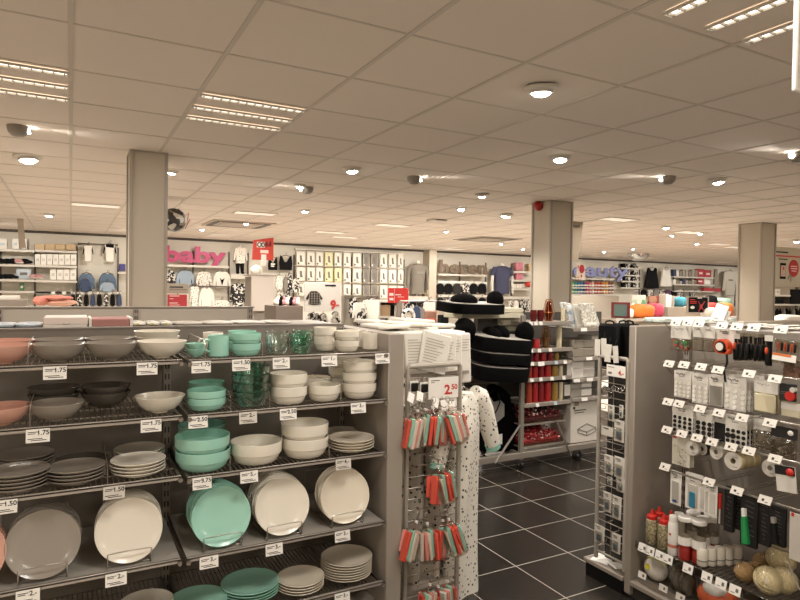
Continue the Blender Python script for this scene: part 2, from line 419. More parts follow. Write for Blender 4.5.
# ------------------------------------------------------------------ camera, world, exposure
cam = bpy.data.cameras.new('camera'); co = bpy.data.objects.new('camera', cam); LINK(co)
cam.sensor_width = 36; cam.sensor_fit = 'HORIZONTAL'; cam.lens = F/800*36; cam.clip_start = .05; cam.clip_end = 100
right = Vector((AX.x,AY.x,AZ.x)); up = -Vector((AX.y,AY.y,AZ.y)); back = -Vector((AX.z,AY.z,AZ.z))
co.matrix_world = Matrix(((right.x,up.x,back.x,0),(right.y,up.y,back.y,0),(right.z,up.z,back.z,H),(0,0,0,1)))
SC.camera = co
w = bpy.data.worlds.new('world'); SC.world = w; w.use_nodes = True
w.node_tree.nodes['Background'].inputs[0].default_value = (1,.86,.72,1); w.node_tree.nodes['Background'].inputs[1].default_value = .02
SC.view_settings.view_transform = 'Standard'; SC.view_settings.look = 'None'; SC.view_settings.gamma = 1; SC.view_settings.use_curve_mapping = False
SC.view_settings.exposure = .55
SC.cycles.use_denoising = True; SC.cycles.max_bounces = 6; SC.cycles.diffuse_bounces = 4; SC.cycles.glossy_bounces = 3; SC.cycles.transparent_max_bounces = 48; SC.cycles.sample_clamp_indirect = 4; SC.cycles.caustics_reflective = False; SC.cycles.caustics_refractive = False
# added fill lamps without fixtures, spread over the whole shop
for (x, y) in ((-2.2,1.0),(-2.2,-2.0),(.9,1.0),(.9,-1.6),(3.5,-2.2),(5.4,.4),(6.4,3.2),(9.5,1.5),(9.5,6.5),(13,4),(13,9),(17,6.5),(17,10.5),(22,9),(3,7.5),(6.5,9),(-1.6,8),(2.5,11),(7,12),(-2.2,5)):
    light('fill_light', 'AREA', (x,y,CZ-.03), 30 if y > 2 or x > 3 else 19, shape='RECTANGLE', size=.6, size_y=.5)

# added spotlights without fixtures, in a row to brighten the back wall
for i in range(14):
    x = -1.0+1.9*i
    light('dome_or_fill_wash', 'SPOT', (x, 12.7, CZ-.08), 40, Vector((0,1.45,-1.15)).to_track_quat('-Z','Y').to_euler(), spot_size=R(115), spot_blend=.8, shadow_soft_size=.06)

a = atY(796.5,90,.9); b = atY(850,90,.9)
thing('hanging_banner','white hanging panel cut by the upper right edge of the photo','banner',[('panel',MB().box(a.x,b.x,.9,.915,a.z,CZ-.03,c=.004).mesh('panel',M_white)),('clip',MB().box(a.x+.02,a.x+.05,a.y-.005,a.y+.02,CZ-.05,CZ-.001).mesh('clip',M_steel))])
# ================================================================== LEFT GONDOLA: runs along x, faces -y
GF, GB = 2.45, 2.97            # shelf fronts, back board
GX0, GXM, GX1 = -.52, .39, 1.275
SH1 = [1.334, 1.118, .884, .560, .275]
SH2 = [1.331, 1.116, .874, .556, .280]
M_wire = mat('shelf_wire_steel', '8d8479', .35, metal=.7)
M_front = mat('shelf_front_steel', 'aaa096', .35, metal=.35)
M_tray = mat('shelf_tray_steel', 'b3aba0', .45, metal=.1)
def shelf_parts(x0, x1, z, solid, parent):
    a, b = x0+.012, x1-.012
    m = MB().box(a, b, GF, GF+.006, z-.016, z+.003, 1, c=.0015)
    m.box(a, b, GF, GF+.018, z-.006, z-.001, 1).box(a, a+.006, GF, GB, z-.018, z-.002, 0).box(b-.006, b, GF, GB, z-.018, z-.002, 0).box(a, b, GB-.012, GB-.004, z-.016, z-.002, 0)
    if solid: m.box(a, b, GF+.006, GB-.01, z-.012, z-.001, 2)
    else:
        n = int((b-a)/.0185)
        for i in range(n): 
            x = a+(b-a)*(i+.5)/n; m.box(x-.0016, x+.0016, GF+.01, GB-.01, z-.0045, z-.001, 0)
        for y in (GF+.14, GF+.3, GF+.44): m.box(a, b, y-.003, y+.003, z-.0095, z-.0045, 0)
    s = ob('shelf', m.mesh('shelf', [M_wire, M_front, M_tray]), parent)
    for x in (a+.004, b-.004):
        br = MB()
        br.prism([(GF+.01,z-.006),(GB-.005,z-.006),(GB-.005,z-.075),(GF+.12,z-.022)], -.002, .002)
        br.xf(Matrix(((0,1,0,x),(1,0,0,0),(0,0,1,0),(0,0,0,1))))
        br.cyl((x,GF-.012,z-.014),(x,GF+.006,z-.014),.009,n=10)
        ob('bracket', br.mesh('bracket', M_wire), s)
gl = bpy.data.objects.new('shelving_gondola', None); LINK(gl)
tag(gl, 'long taupe shelving unit full of plates and bowls at lower left', 'shelving unit')
ob('back_board', MB().box(GX0-.7, GX1, GB, GB+.03, .1, 1.428).box(GX0-.7, GX1, GB+.0, GB+.05, 1.415, 1.432, 0, c=.003).mesh('back_board', M_board), gl)
ob('top_shelf', MB().box(GX0-.7, GX1-.002, GB+.051, GB+.5, 1.40, 1.426, c=.003).mesh('top_shelf', M_taupe), gl)
ob('end_panel', MB().box(GX1, GX1+.082, GF+.002, GB+.52, .02, 1.412, c=.004).mesh('end_panel', M_taupe), gl)
ob('base', MB().box(GX0-.7, GX1, GF+.06, GB, 0, .12).mesh('base', M_taupe_d), gl)
ob('base', MB().box(GX0-.7, GX1, GF+.01, GB, .12, .15, c=.003).mesh('base', M_taupe), gl)
for x in (GX0+.02, GXM, GX1-.012):
    u = MB().box(x-.016, x+.016, GB-.022, GB-.0, .1, 1.41)
    for i in range(26):
        z = .16+i*.049
        for dx in (-.007, .007): u.box(x+dx-.003, x+dx+.003, GB-.0235, GB-.0215, z, z+.026, 1)
    ob('upright', u.mesh('upright', [M_taupe, M_taupe_d]), gl)
for z in SH1: shelf_parts(GX0, GXM, z, abs(z-.558) < .01, gl)
for z in SH2: shelf_parts(GXM, GX1, z, abs(z-.558) < .01, gl)

# ---- crockery: profiles turned on the wheel
GLZ = dict(rough=.25, coat=.25)
C_grey = mat('grey_glaze', '988e82', **GLZ); C_dark = mat('dark_grey_glaze', '5b544c', **GLZ)
C_pink = mat('pink_glaze', 'd9a592', **GLZ); C_white = mat('warm_white_glaze', 'e8dfcf', **GLZ)
C_cream = mat('cream_glaze', 'e2d6c2', **GLZ); C_turq = mat('turquoise_glaze', '9fd0bd', **GLZ); C_turqd = mat('turquoise_inside', '3f8a72', **GLZ)
C_glass = clear_mat('clear_drinking_glass', 'fafdfb', .3); C_gglass = clear_mat('green_tinted_glass', 'e4f5ed', .3)
def coupe(r, h):        # shallow rounded bowl
    P = [(0,0),(.30*r,0),(.34*r,.006),(.62*r,.22*h),(.85*r,.58*h),(.97*r,.92*h),(r,h),(.985*r,h+.001),(.955*r,.95*h),(.83*r,.62*h),(.6*r,.28*h),(.3*r,.12*h),(0,.1*h)]
    return P
def stepbowl(r, h):     # straight-sided stacking bowl with a step above the foot
    return [(0,.003),(.6*r,.003),(.62*r,0),(.72*r,0),(.82*r,.1*h),(.9*r,.3*h),(.925*r,.43*h),(.98*r,.46*h),(.99*r,.52*h),(r,.985*h),(.985*r,h),(.955*r,.99*h),(.94*r,.55*h),(.86*r,.42*h),(.74*r,.16*h),(0,.1*h)]
def platep(r):
    return [(0,.003),(.55*r,.003),(.57*r,0),(.61*r,0),(.63*r,.004),(.86*r,.010),(.985*r,.019),(r,.021),(.985*r,.0225),(.86*r,.0145),(.62*r,.0085),(0,.0075)]
def cupp(r, h): return [(0,.003),(.8*r,.003),(.82*r,0),(.92*r,0),(r,.05*h),(r,.99*h),(.985*r,h),(.94*r,.99*h),(.93*r,.08*h),(0,.06*h)]
def glassp(r, h): return [(0,.0),(.6*r,0),(.7*r,.02*h),(.92*r,.4*h),(r,h),(.97*r,h),(.88*r,.42*h),(.66*r,.09*h),(0,.08*h)]
_cm = {}
def crock(kind, r, h, m, n=40):
    key = (kind, round(r,4), round(h,4), m.name)
    if key not in _cm:
        fn = dict(coupe=coupe, step=stepbowl, cup=cupp, glass=glassp)
        prof = platep(r) if kind == 'plate' else fn[kind](r, h)
        mb = MB().lathe(prof, n)
        if kind == 'plate': pass
        _cm[key] = mb.mesh(kind, m, 35)
    return _cm[key]
POS = lambda i, n: 'lowest' if i == 0 else 'uppermost' if i == n-1 else ('middle' if n == 3 else ['lowest','second lowest','third lowest','fourth lowest','fifth lowest','sixth lowest','seventh lowest'][i])
def stack(kind, name, noun, where, px0, px1, y, z, m, n=1, r=None, h=.06, pitch=.05, group=None, cat=None, two=None):
    c = (px0+px1)/2
    p = atY(c, 320, y); p.z = z
    if r is None: r = size_at(px1-px0, p, c)/2
    out = []
    for i in range(n):
        lab = f'{noun} {where}' if n == 1 else f'{POS(i,n)} {noun} of the stack {where}'
        o = thing(name, lab, cat or name.split('_')[-1], crock(kind, r, h, m), (p.x+random.uniform(-.0015,.0015), p.y, z+i*pitch+.0005), (0,0,random.uniform(0,6)), group)
        out.append(o)
    return p, r
yf, yb = GF+.108, GF+.325
# shelf 1, left bay
z = SH1[0]
for (a,b,yy,m,noun,wh,n) in ((-22,31,yf,C_pink,'pink round bowl','at the front of the top shelf, cut by the photo edge',1),(-18,34,yb,C_pink,'pink round bowl','behind the front pink bowl on the top shelf',1),
    (32,86,yf,C_grey,'grey round bowl','in front on the top shelf beside the pink bowl',1),(34,85,yb,C_grey,'grey round bowl','behind the left grey bowl on the top shelf',1),
    (86,137,yf,C_grey,'grey round bowl','in front on the top shelf beside the white bowl',1),(86,133,yb,C_grey,'grey round bowl','behind the right grey bowl on the top shelf',1),
    (138,187,yf,C_white,'white round bowl','in front on the top shelf beside the mint cups',1),(134,180,yb+.02,C_white,'white round bowl','behind the front one, top shelf',2)):
    stack('coupe','soup_bowl',noun,wh,a,b,yy,z,m,n,r=.094,h=.066,pitch=.024,group='round soup bowls')
z = SH1[1]
for (a,b,yy,m,noun,wh,n) in ((-25,29,yf,C_pink,'pink round bowl','alone on the second shelf at the photo edge',1),
    (31,83,yf,C_grey,'grey round bowl','in front on the second shelf beside the pink bowl',1),(30,79,yb,C_dark,'dark grey round bowl','behind the grey bowl, second shelf',2),
    (83,130,yb-.03,C_dark,'dark grey round bowl','mid-bay on the second shelf',2),(137,184,yf,C_white,'white round bowl','alone at the right end of the second shelf, left bay',1)):
    stack('coupe','soup_bowl',noun,wh,a,b,yy,z,m,n,r=.094,h=.066,pitch=.026,group='round soup bowls')
z = SH1[2]
for (a,b,yy,m,noun,wh,n) in ((-9,46,yf-.01,C_grey,'grey side plate','at the left photo edge, third shelf front',5),(0,51,yb,C_grey,'grey side plate','behind at the left photo edge, third shelf',5),
    (48,105,yf,C_grey,'grey side plate','between left stack and white plates, third shelf',4),(60,104,yb+.02,C_dark,'dark grey side plate','farther back behind the grey ones, third shelf',1),
    (112,166,yf,C_white,'white side plate','front right, third shelf of left bay',4),(116,165,yb,C_white,'white side plate','behind the front white ones, third shelf',3)):
    stack('plate','side_plate',noun,wh,a,b,yy,z,m,n,r=.101,pitch=.0125,group='side plates in stacks')
stack('plate','side_plate','white side plate','on the bottom shelf, left bay',128,168,yf+.05,SH1[4],C_white,5,r=.105,pitch=.0125,group='side plates in stacks')
stack('plate','side_plate','grey side plate','on the bottom shelf, left bay',60,110,yf+.05,SH1[4],C_grey,3,r=.105,pitch=.0125,group='side plates in stacks')
# shelf 4: dinner plates on edge in wire stands
def plate_stand_me(w=.15):
    m = MB()
    pts = [(-w/2,.36,.004),(-w/2,.0,.004),(-w/2,-.006,.012),(-w/2,-.006,.06)]
    n = 10
    bow = [(-w/2+w*i/n, -.006-.008*math.sin(PI*i/n), .06+.006*math.sin(PI*i/n)) for i in range(n+1)]
    m.tube(pts+bow[1:]+[(w/2,-.006,.012),(w/2,0,.004),(w/2,.36,.004)], .0021, 6)
    m.tube([(-w/2,.2,.004),(w/2,.2,.004)], .002, 6).tube([(-w/2,.02,.004),(w/2,.02,.004)], .002, 6)
    m.tube([(-w/2,.33,.004),(-w/2,.36,.16),(w/2,.36,.16),(w/2,.33,.004)], .002, 6)
    return m.mesh('plate_stand', M_steel)
PS = plate_stand_me()
def dinner(px0, px1, z, m, n, noun, wh, back=.02):
    c = (px0+px1)/2; y0 = GF+.016; p = atY(c, 500, y0); r = .119
    p = atY(c, 500, y0+.03)
    thing('plate_stand', f'wire plate stand holding the {noun}s {wh}', 'stand', PS, (p.x, GF+.022, z), group='wire plate stands')
    for i in range(n):
        th = 76-1.0*i
        yy = y0+.024+i*back+.0
        cz = z+.008+r*math.sin(R(th))
        lab = f'front {noun} on edge {wh}' if i == 0 else f'{ORD[i]} {noun} from front, on edge {wh}'
        thing('dinner_plate', lab, 'plate', crock('plate', r, .02, m, 56), (p.x+.004*i*random.uniform(-.3,.6), yy+r*math.cos(R(th)), cz), (R(th),0,0), 'dinner plates standing on edge')
dinner(-68,-2,SH1[3],C_pink,3,'pink dinner plate','at the left photo edge')
dinner(8,79,SH1[3],C_grey,5,'grey dinner plate','left of the white ones')
dinner(97,162,SH1[3],C_white,6,'white dinner plate','in the left bay')
dinner(193,251,SH2[3],C_turq,6,'turquoise dinner plate','beside the bay divider')
dinner(256,310,SH2[3],C_white,7,'white dinner plate','in the middle of the right bay')
dinner(319,372,SH2[3],C_cream,4,'cream dinner plate','nearest the end panel')
# shelf 1, right bay
z = SH2[0]
G1 = 'small crockery on the top shelf'
stack('coupe','bowl','small turquoise bowl','left end of the top shelf',186,206,yf,z,C_turq,2,r=.042,h=.035,pitch=.02,group=G1)
hm = MB().tube([(.040,0,.068),(.062,0,.070),(.072,0,.052),(.066,0,.03),(.041,0,.022)], .005, 8).mesh('handle', C_turq)
hw = MB().tube([(.036,0,.062),(.056,0,.064),(.064,0,.048),(.058,0,.028),(.037,0,.02)], .0045, 8).mesh('handle', C_white)
def mug(px, yy, z, r, h, m, hme, lab, rz):
    p = atY(px, 350, yy)
    thing('mug', lab, 'mug', [('cup', crock('cup', r, h, m)), ('handle', hme)], (p.x, p.y, z), (0,0,R(rz)), G1, )
mug(218.5, yf, z, .042, .086, C_turq, hm, 'large turquoise mug at the front of the top shelf', 200)
mug(213, yf+.12, z, .042, .09, C_white, hw, 'white mug hidden behind the large turquoise mug', 190)
stack('step','bowl','turquoise straight-sided bowl','right of the mug, top shelf',231,262,yf,z,C_turq,2,r=.061,h=.05,pitch=.043,group=G1)
stack('step','bowl','turquoise straight-sided bowl','at the back, top shelf',228,256,yb-.08,z,C_turq,2,r=.061,h=.05,pitch=.043,group=G1)
for (a,b,yy,m,wh,n) in ((266,290,yf,C_glass,'right of the turquoise bowls, top shelf front',2),(266,288,yf+.17,C_glass,'behind the front glass ones, top shelf',2),(290,313,yf,C_gglass,'left of the white cups, top shelf front',2),(292,314,yf+.17,C_gglass,'behind the green front ones, top shelf',2)):
    stack('glass','glass_bowl','clear glass bowl' if m is C_glass else 'green glass bowl',wh,a,b,yy,z,m,n,r=.052,h=.055,pitch=.032,group=G1,cat='bowl')
stack('step','cup','white stacking cup','beside the glass bowls, top shelf',313,338,yf+.07,z,C_white,2,r=.052,h=.062,pitch=.045,group=G1)
stack('step','bowl','white straight-sided bowl','before the white mugs, top shelf',334,360,yf,z,C_white,2,r=.055,h=.05,pitch=.043,group=G1)
mug(364, yf+.16, z, .040, .082, C_white, hw, 'white mug at the back beside the end panel', 30)
mug(371, yf+.05, z, .040, .078, C_white, hw, 'white mug at the front beside the end panel', 20)
mug(352, yf+.22, z, .040, .082, C_white, hw, 'white mug behind the white straight-sided bowls', 20)
# shelf 2
z = SH2[1]; G2 = 'bowls on the second shelf'
stack('step','bowl','turquoise straight-sided bowl','at the left end, second shelf front',187,227,yf,z,C_turq,2,r=.077,h=.05,pitch=.03,group=G2)
stack('step','bowl','turquoise straight-sided bowl','behind the front turquoise ones, second shelf',190,224,yb,z,C_turq,2,r=.077,h=.05,pitch=.03,group=G2)
stack('glass','glass_bowl','green glass bowl','in front of the second shelf',234,270,yf,z,C_gglass,4,r=.077,h=.062,pitch=.036,group=G2,cat='bowl')
stack('glass','glass_bowl','green glass bowl','behind the front glass ones, second shelf',232,266,yb-.03,z,C_gglass,4,r=.077,h=.062,pitch=.036,group=G2,cat='bowl')
stack('step','bowl','white straight-sided bowl','right of the green glass, second shelf',270,308,yf,z,C_white,2,r=.082,h=.075,pitch=.055,group=G2)
stack('step','bowl','white straight-sided bowl','alone in front, second shelf middle',308,341,yf,z,C_white,1,r=.075,h=.07,group=G2)
stack('step','bowl','white straight-sided bowl','behind the lone front one, second shelf',301,331,yb-.03,z,C_white,1,r=.075,h=.075,group=G2)
stack('step','bowl','white straight-sided bowl','nearest the end panel, second shelf',342,378,yf,z,C_white,3,r=.080,h=.068,pitch=.05,group=G2)
stack('step','bowl','white straight-sided bowl','behind, nearest the end panel, second shelf',329,362,yb-.03,z,C_white,3,r=.080,h=.068,pitch=.052,group=G2)
# shelf 3
z = SH2[2]; G3 = 'large serving bowls on the third shelf'
stack('step','serving_bowl','large turquoise serving bowl','on the third shelf',177,231,yf+.012,z,C_turq,2,r=.109,h=.078,pitch=.057,group=G3,cat='bowl')
stack('step','serving_bowl','large turquoise serving bowl','behind the front ones',180,226,yb+.03,z,C_turq,2,r=.103,h=.078,pitch=.05,group=G3,cat='bowl')
stack('step','serving_bowl','large white serving bowl','alone right of the turquoise ones, third shelf',232,283,yf+.012,z,C_white,1,r=.109,h=.088,group=G3,cat='bowl')
stack('step','serving_bowl','large white serving bowl','left of the plates, third shelf',282,330,yf+.01,z,C_white,2,r=.105,h=.086,pitch=.06,group=G3,cat='bowl')
stack('plate','side_plate','cream side plate','by the end panel, third shelf',329,377,yf,z,C_cream,4,r=.106,pitch=.0125,group='side plates in stacks')
stack('plate','side_plate','cream side plate','by the end panel at the back, third shelf',322,366,yb,z,C_cream,2,r=.104,pitch=.0125,group='side plates in stacks')
# shelf 5
z = SH2[4]
stack('plate','dinner_plate','turquoise dinner plate','left on the bottom shelf, right bay',174,227,yf+.02,z,C_turq,3,r=.118,pitch=.012,group='flat plates on the bottom shelf')
stack('plate','dinner_plate','turquoise dinner plate','second on the bottom shelf, right bay',226,280,yf+.05,z,C_turq,4,r=.125,pitch=.012,group='flat plates on the bottom shelf')
stack('plate','side_plate','small cream plate','beside the turquoise plates, bottom shelf',281,326,yf,z,C_cream,4,r=.105,pitch=.0115,group='flat plates on the bottom shelf')
stack('plate','dinner_plate','cream dinner plate','by the end panel, bottom shelf',324,375,yf+.03,z,C_cream,7,r=.120,pitch=.0115,group='flat plates on the bottom shelf')

# ---- price tags on the shelf fronts (words as in the photo)
def tagm(txt, w=.078, h=.046, grey=False):
    m = MB().box(-w/2, w/2, -.002, 0, -h, 0, 0)
    m.box(-w/2, w/2, 0, .006, -.004, .004, 2)
    return [('card', m.mesh('card', [M_white if not grey else M_fix, M_print, M_clip])),
            ('print', price_print(txt, w, h))]
M_clip = clear_mat('clear_tag_holder', 'f2eee8', .3)
def price_print(txt, w, h):
    m = MB(); text_mb(m, txt, h*.48, T((w*.22, -.0022, -h*.30)), bold=.0004)
    for i, (a, b, zz) in enumerate(((-.42,.02,-.22),(-.42,-.1,-.34),(-.42,.2,-.72),(-.3,.36,-.84))): m.box(a*w, b*w, -.0026, -.0018, zz*h-.0012, zz*h+.0012)
    return m.mesh('print', M_print)
_tg = {}
def pricetag(px, py, txt, wh, z, grey=False, w=.072):
    k = (txt, grey, w)
    if k not in _tg: _tg[k] = tagm(txt, w, .046 if w > .07 else .04, grey)
    p = atY(px, py, GF-.004)
    thing('price_tag', f'white price tag reading {txt} {wh}', 'price tag', _tg[k], (p.x, GF-.0035, z-.004), (R(-8),0,R(random.uniform(-1,1))), 'price tags on the plate shelves')
for px, txt, wh in ((55,'1.75','under the grey bowls, top shelf'),(147,'1.75','under the white bowls, top shelf')): pricetag(px,370,txt,wh,SH1[0])
for px, txt, wh in ((38,'1.75','under the grey bowl, second shelf'),(151,'1.75','under the white bowl, second shelf')): pricetag(px,428,txt,wh,SH1[1])
for px, txt, wh in ((5,'1.50','at the left photo edge, third shelf'),(114,'1.50','shaded, under the white side plates')): pricetag(px,495,txt,wh,SH1[2], px > 50)  # shade on the second tag is painted as a grey card
for px, txt, wh in ((28,'2.-','under the grey dinner plates'),(116,'2.-','under the white dinner plates, left bay')): pricetag(px,580,txt,wh,SH1[3])
for px, txt, wh in ((201,'1.75','under the small turquoise bowls'),(241,'1.50','under the turquoise mug, top shelf'),(281,'2.-','under the clear glass bowls'),(329,'1.-','under the white cups, top shelf'),(382,'1.-','on the top shelf beside the end panel')): pricetag(px,362,txt,wh,SH2[0])
for px, txt, wh in ((198,'2.50','under the turquoise bowls, second shelf'),(248,'2.-','under the green glass bowls'),(288,'2.50','right of the green glass bowls'),(358,'3.-','under the white bowls by the end panel')): pricetag(px,410,txt,wh,SH2[1], px == 248)
for px, txt, wh in ((202,'3.75','under the large turquoise bowls'),(249,'5.-','under the large white serving bowl'),(343,'4.-','under the cream plates, third shelf')): pricetag(px,470,txt,wh,SH2[2], px == 343)
for px, txt, wh in ((209,'3.-','under the standing turquoise plates'),(274,'3.-','under the standing white plates, right bay'),(342,'3.-','under the standing cream plates')): pricetag(px,545,txt,wh,SH2[3])
for px, txt, wh in ((297,'2.-','under the small cream plates, bottom shelf'),(342,'3.-','under the cream dinner plates, bottom shelf')): pricetag(px,595,txt,wh,SH2[4])
# thin upright wire dividers on the shelves
dv = MB().tube([(0,0,0),(0,0,.055),(0,.04,.075),(0,.36,.075),(0,.40,.05),(0,.40,0)], .0016, 5).mesh('wire_divider', M_steel)
for zz, xs in ((0,(28,205,262,334,)),(1,(30,231,270,341)),(2,(108,231,330))):
    for px in xs:
        x = atY(px, 380, GF+.02).x
        o = ob('divider', dv, gl); o.location = (x, GF+.02, (SH2 if px > 186 else SH1)[zz])

# ---- what lies along the top
zt = 1.427
M_box = mat('pale_pink_box', 'efdfd6', .6); M_rose = mat('dusty_rose_box', 'b47f78', .6)
a, b = atY(43.5,320,3.06), atY(88,320,3.06)
thing('gift_box', 'flat white box with a thin printed line on the shelving top', 'box', [('lid', MB().box(a.x,b.x,3.06,3.3,zt+.012,zt+.045,c=.003).mesh('lid', M_box)),('tray', MB().box(a.x+.003,b.x-.003,3.063,3.297,zt,zt+.012).mesh('tray', M_white)),('motif', MB().tube([(a.x+(b.x-a.x)*(.42+.02*i), 3.059, zt+.018-.004*math.sin(PI*i/8)) for i in range(9)], .0012, 4).mesh('motif', M_printgrey))])
a, b = atY(92,320,3.06), atY(130,320,3.06)
thing('gift_box', 'flat dusty rose box with white ends on the shelving top', 'box', [('lid', MB().box(a.x,b.x,3.06,3.3,zt,zt+.036,c=.003).mesh('lid', M_rose)),('end_strip', MB().box(a.x-.012,a.x-.0005,3.055,3.3,zt,zt+.04).mesh('end_strip', M_white)),('end_strip', MB().box(b.x+.0005,b.x+.012,3.055,3.3,zt,zt+.04).mesh('end_strip', M_white))])
M_foil = speck_mat('printed_packet', ['c8ccd0','a9b4bf','e4e2dc','d8d0c4','8fa0b0'], 30, .4)
M_foil2 = speck_mat('black_white_packet', ['e9e4da','e9e4da','3c3833','d8c46a','e9e4da'], 45, .4)
def packet(px0, px1, m, lab, yy=3.08, n=1, h=.018, grp='flat packets on the plate shelving top'):
    a, b = atY(px0,320,yy), atY(px1,320,yy)
    w = b.x-a.x; me = MB().ell((0,0,h/2), (w/2,.11,h/2), 16, 8, fn=lambda p: 1/max(abs(p.x)**6+abs(p.y)**6+abs(p.z)**4,1e-6)**.16).mesh('packet', m)
    thing('packet', lab, 'packet', me, ((a.x+b.x)/2, yy+.11, zt), (0,0,0), grp)
packet(-12,14,M_foil,'silvery printed packet at the left photo edge on the shelving top')
packet(14,42,M_foil,'silvery printed packet left of the white box on the shelving top')
packet(133,147,M_foil2,'black and white packet beside the dusty rose box')
packet(148,161,M_foil2,'black and white packet, second right of the rose box')
packet(162,174,M_foil2,'black and white packet, third right of the rose box')
for i,(a,b) in enumerate(((176,205),(206,236),(238,268),(269,293))):
    packet(a,b,mat('film_packet','c6beb3',.35),f'flat white packet, {ORD[i]} right of the black and white packets',h=.014)

# ================================================================== second shelving run behind, only its top board shows
g2 = bpy.data.objects.new('shelving_gondola', None); LINK(g2); tag(g2, 'taupe shelving unit behind the plate shelves, only its top showing', 'shelving unit')
ob('back_board', MB().box(-1.4, 1.32, 4.96, 5.0, .1, 1.447, c=.003).mesh('back_board', mat('light_taupe_board','b9aea1',.6)), g2)
ob('top_edge', MB().box(-1.4, 1.325, 4.95, 5.01, 1.447, 1.458, c=.002).mesh('top_edge', M_taupe), g2)
ob('base', MB().box(-1.4, 1.32, 4.5, 4.96, 0, .15, c=.004).mesh('base', M_taupe), g2)
for x in (-1.3,-.43,.43,1.29):
    u = MB().box(x-.018, x+.018, 4.94, 4.962, .1, 1.44)
    for i in range(8):
        for dx in (-.007,.007): u.box(x+dx-.003, x+dx+.003, 4.937, 4.941, 1.08+i*.047, 1.105+i*.047, 1)
    ob('upright', u.mesh('upright', [M_taupe, M_taupe_d]), g2)
for z in (.45,.75,1.05): ob('shelf', MB().box(-1.38,1.3,4.55,4.94,z-.02,z,c=.003).mesh('shelf', M_taupe), g2)
# ================================================================== END DISPLAY of the plate shelves: grid rack, striped bags, dotted sleepsuits
M_rackp = mat('rack_beige_paint', 'aaa195', .4, metal=.2)
def grid_rack(w, z0, z1, nb, tube_r=.0125, wires=(.25,.5,.75)):
    fr = MB().tube([(0,0,z0),(0,0,z1-.01),(.01,0,z1),(w-.01,0,z1),(w,0,z1-.01),(w,0,z0)], tube_r, 8).tube([(0,0,z0+.04),(w,0,z0+.04)], .007, 6)
    wr = MB()
    for i in range(nb):
        z = z0+.1+(z1-z0-.16)*i/(nb-1); wr.tube([(0,0,z),(w,0,z)], .003, 6)
    for q in wires: wr.tube([(w*q,.003,z0+.04),(w*q,.003,z1)], .0016, 5)
    return [('frame', fr.mesh('frame', M_rackp)), ('grid_wires', wr.mesh('grid_wires', M_steel))]
RY_ = 2.52
ra, rb = atY(408, 366, RY_), atY(460, 366, RY_)
rw = rb.x-ra.x
rackL = thing('grid_rack', 'beige wire grid rack hung with coral and mint striped bags', 'rack', grid_rack(rw, .03, 1.25, 21), (ra.x, RY_, 0))
# base, back and top of the end display
ex0, ex1 = 1.362, 1.72
ed = bpy.data.objects.new('end_display', None); LINK(ed); tag(ed, 'taupe end display behind the wire grid rack at the plate shelves end', 'display stand')
ob('base', MB().box(ex0, ex1, RY_+.03, 3.15, 0, .14, c=.004).mesh('base', M_taupe), ed)
ob('side_wall', MB().box(ex0, ex0+.02, RY_+.03, 3.15, .14, 1.2).mesh('side_wall', M_board), ed)
ob('top_shelf', MB().box(ex0, ex1+.08, RY_+.04, 3.15, 1.19, 1.21, c=.003).mesh('top_shelf', M_taupe), ed)
ob('hang_bar', MB().tube([(ex0+.02,2.75,1.12),(ex1+.12,2.75,1.12)], .008, 8).mesh('hang_bar', M_steel), ed)
# white display card 2.50 and its ink
sa, sb = atY(428.5, 378, RY_-.03), atY(458, 397, RY_-.03)
cw, ch = sb.x-sa.x, sa.z-sb.z
m = MB(); text_mb(m, '2.', ch*.62, T((cw*.66,-.003,-ch*.62)), bold=.002); text_mb(m, '50', ch*.34, T((cw*.86,-.003,-ch*.50)), bold=.0008)
thing('price_card', 'white card with red price 2.50 on the wire grid rack', 'price card', [('card', MB().box(0,cw,-.002,0,-ch,0).mesh('card', M_white)),('price', m.mesh('price', M_red)),
     ('heading', MB().box(cw*.08,cw*.36,-.003,-.002,-ch*.16,-ch*.12).box(cw*.08,cw*.2,-.003,-.002,-ch*.24,-ch*.21).mesh('heading', M_printgrey))], (sa.x, RY_-.03, sa.z))
# little dark packs at the top of the rack
for px0,px1,py0,py1,wh in ((410,418,383,391,'left'),(420,428,384,392,'middle, left of the price card')):
    a, b = atY(px0,py0,RY_-.025), atY(px1,py1,RY_-.025)
    thing('hair_clip_card', f'small card of black hair clips on the rack top, {wh}', 'card pack', [('card', MB().box(a.x,b.x,-.001,.001,b.z-.004,a.z+.008).mesh('card', M_white)),('clip', MB().box(a.x+.004,b.x-.004,-.012,-.001,b.z,a.z,c=.004).mesh('clip', M_black))], (0,RY_-.025,0), group='card packs on the grid rack')
for i,(px,py,wh) in enumerate(((411,397,'left'),(420,396,'left of the striped bags'),(436,402,'amid the striped bags'),(444,404,'above the middle striped bags'),(452,405,'right of the middle bags'))):
    a = atY(px,py,RY_-.06)
    thing('price_tag', f'small white tag on a rack hook, {wh}', 'price tag', MB().box(-.02,.02,-.001,.001,-.025,.02).mesh('price_tag', M_white), (a.x,a.y,a.z), (R(-15),R(random.uniform(-35,35)),R(10)), 'small tags on the grid rack')
# hooks on the rack
HKM = MB().tube([(0,.004,.012),(0,-.004,.012),(0,-.004,0),(0,-.10,0),(0,-.115,.012)], .0022, 6).mesh('hook', M_steel)
for i,(px,py) in enumerate(((416,408),(424,406),(434,404),(444,404),(452,406),(428,455),(418,452),(442,462),(416,520),(424,522),(446,518),(440,515),(430,582),(446,580))):
    a = atY(px,py,RY_)
    o = ob('hook', HKM, rackL); o.location = (a.x-ra.x, 0, a.z)
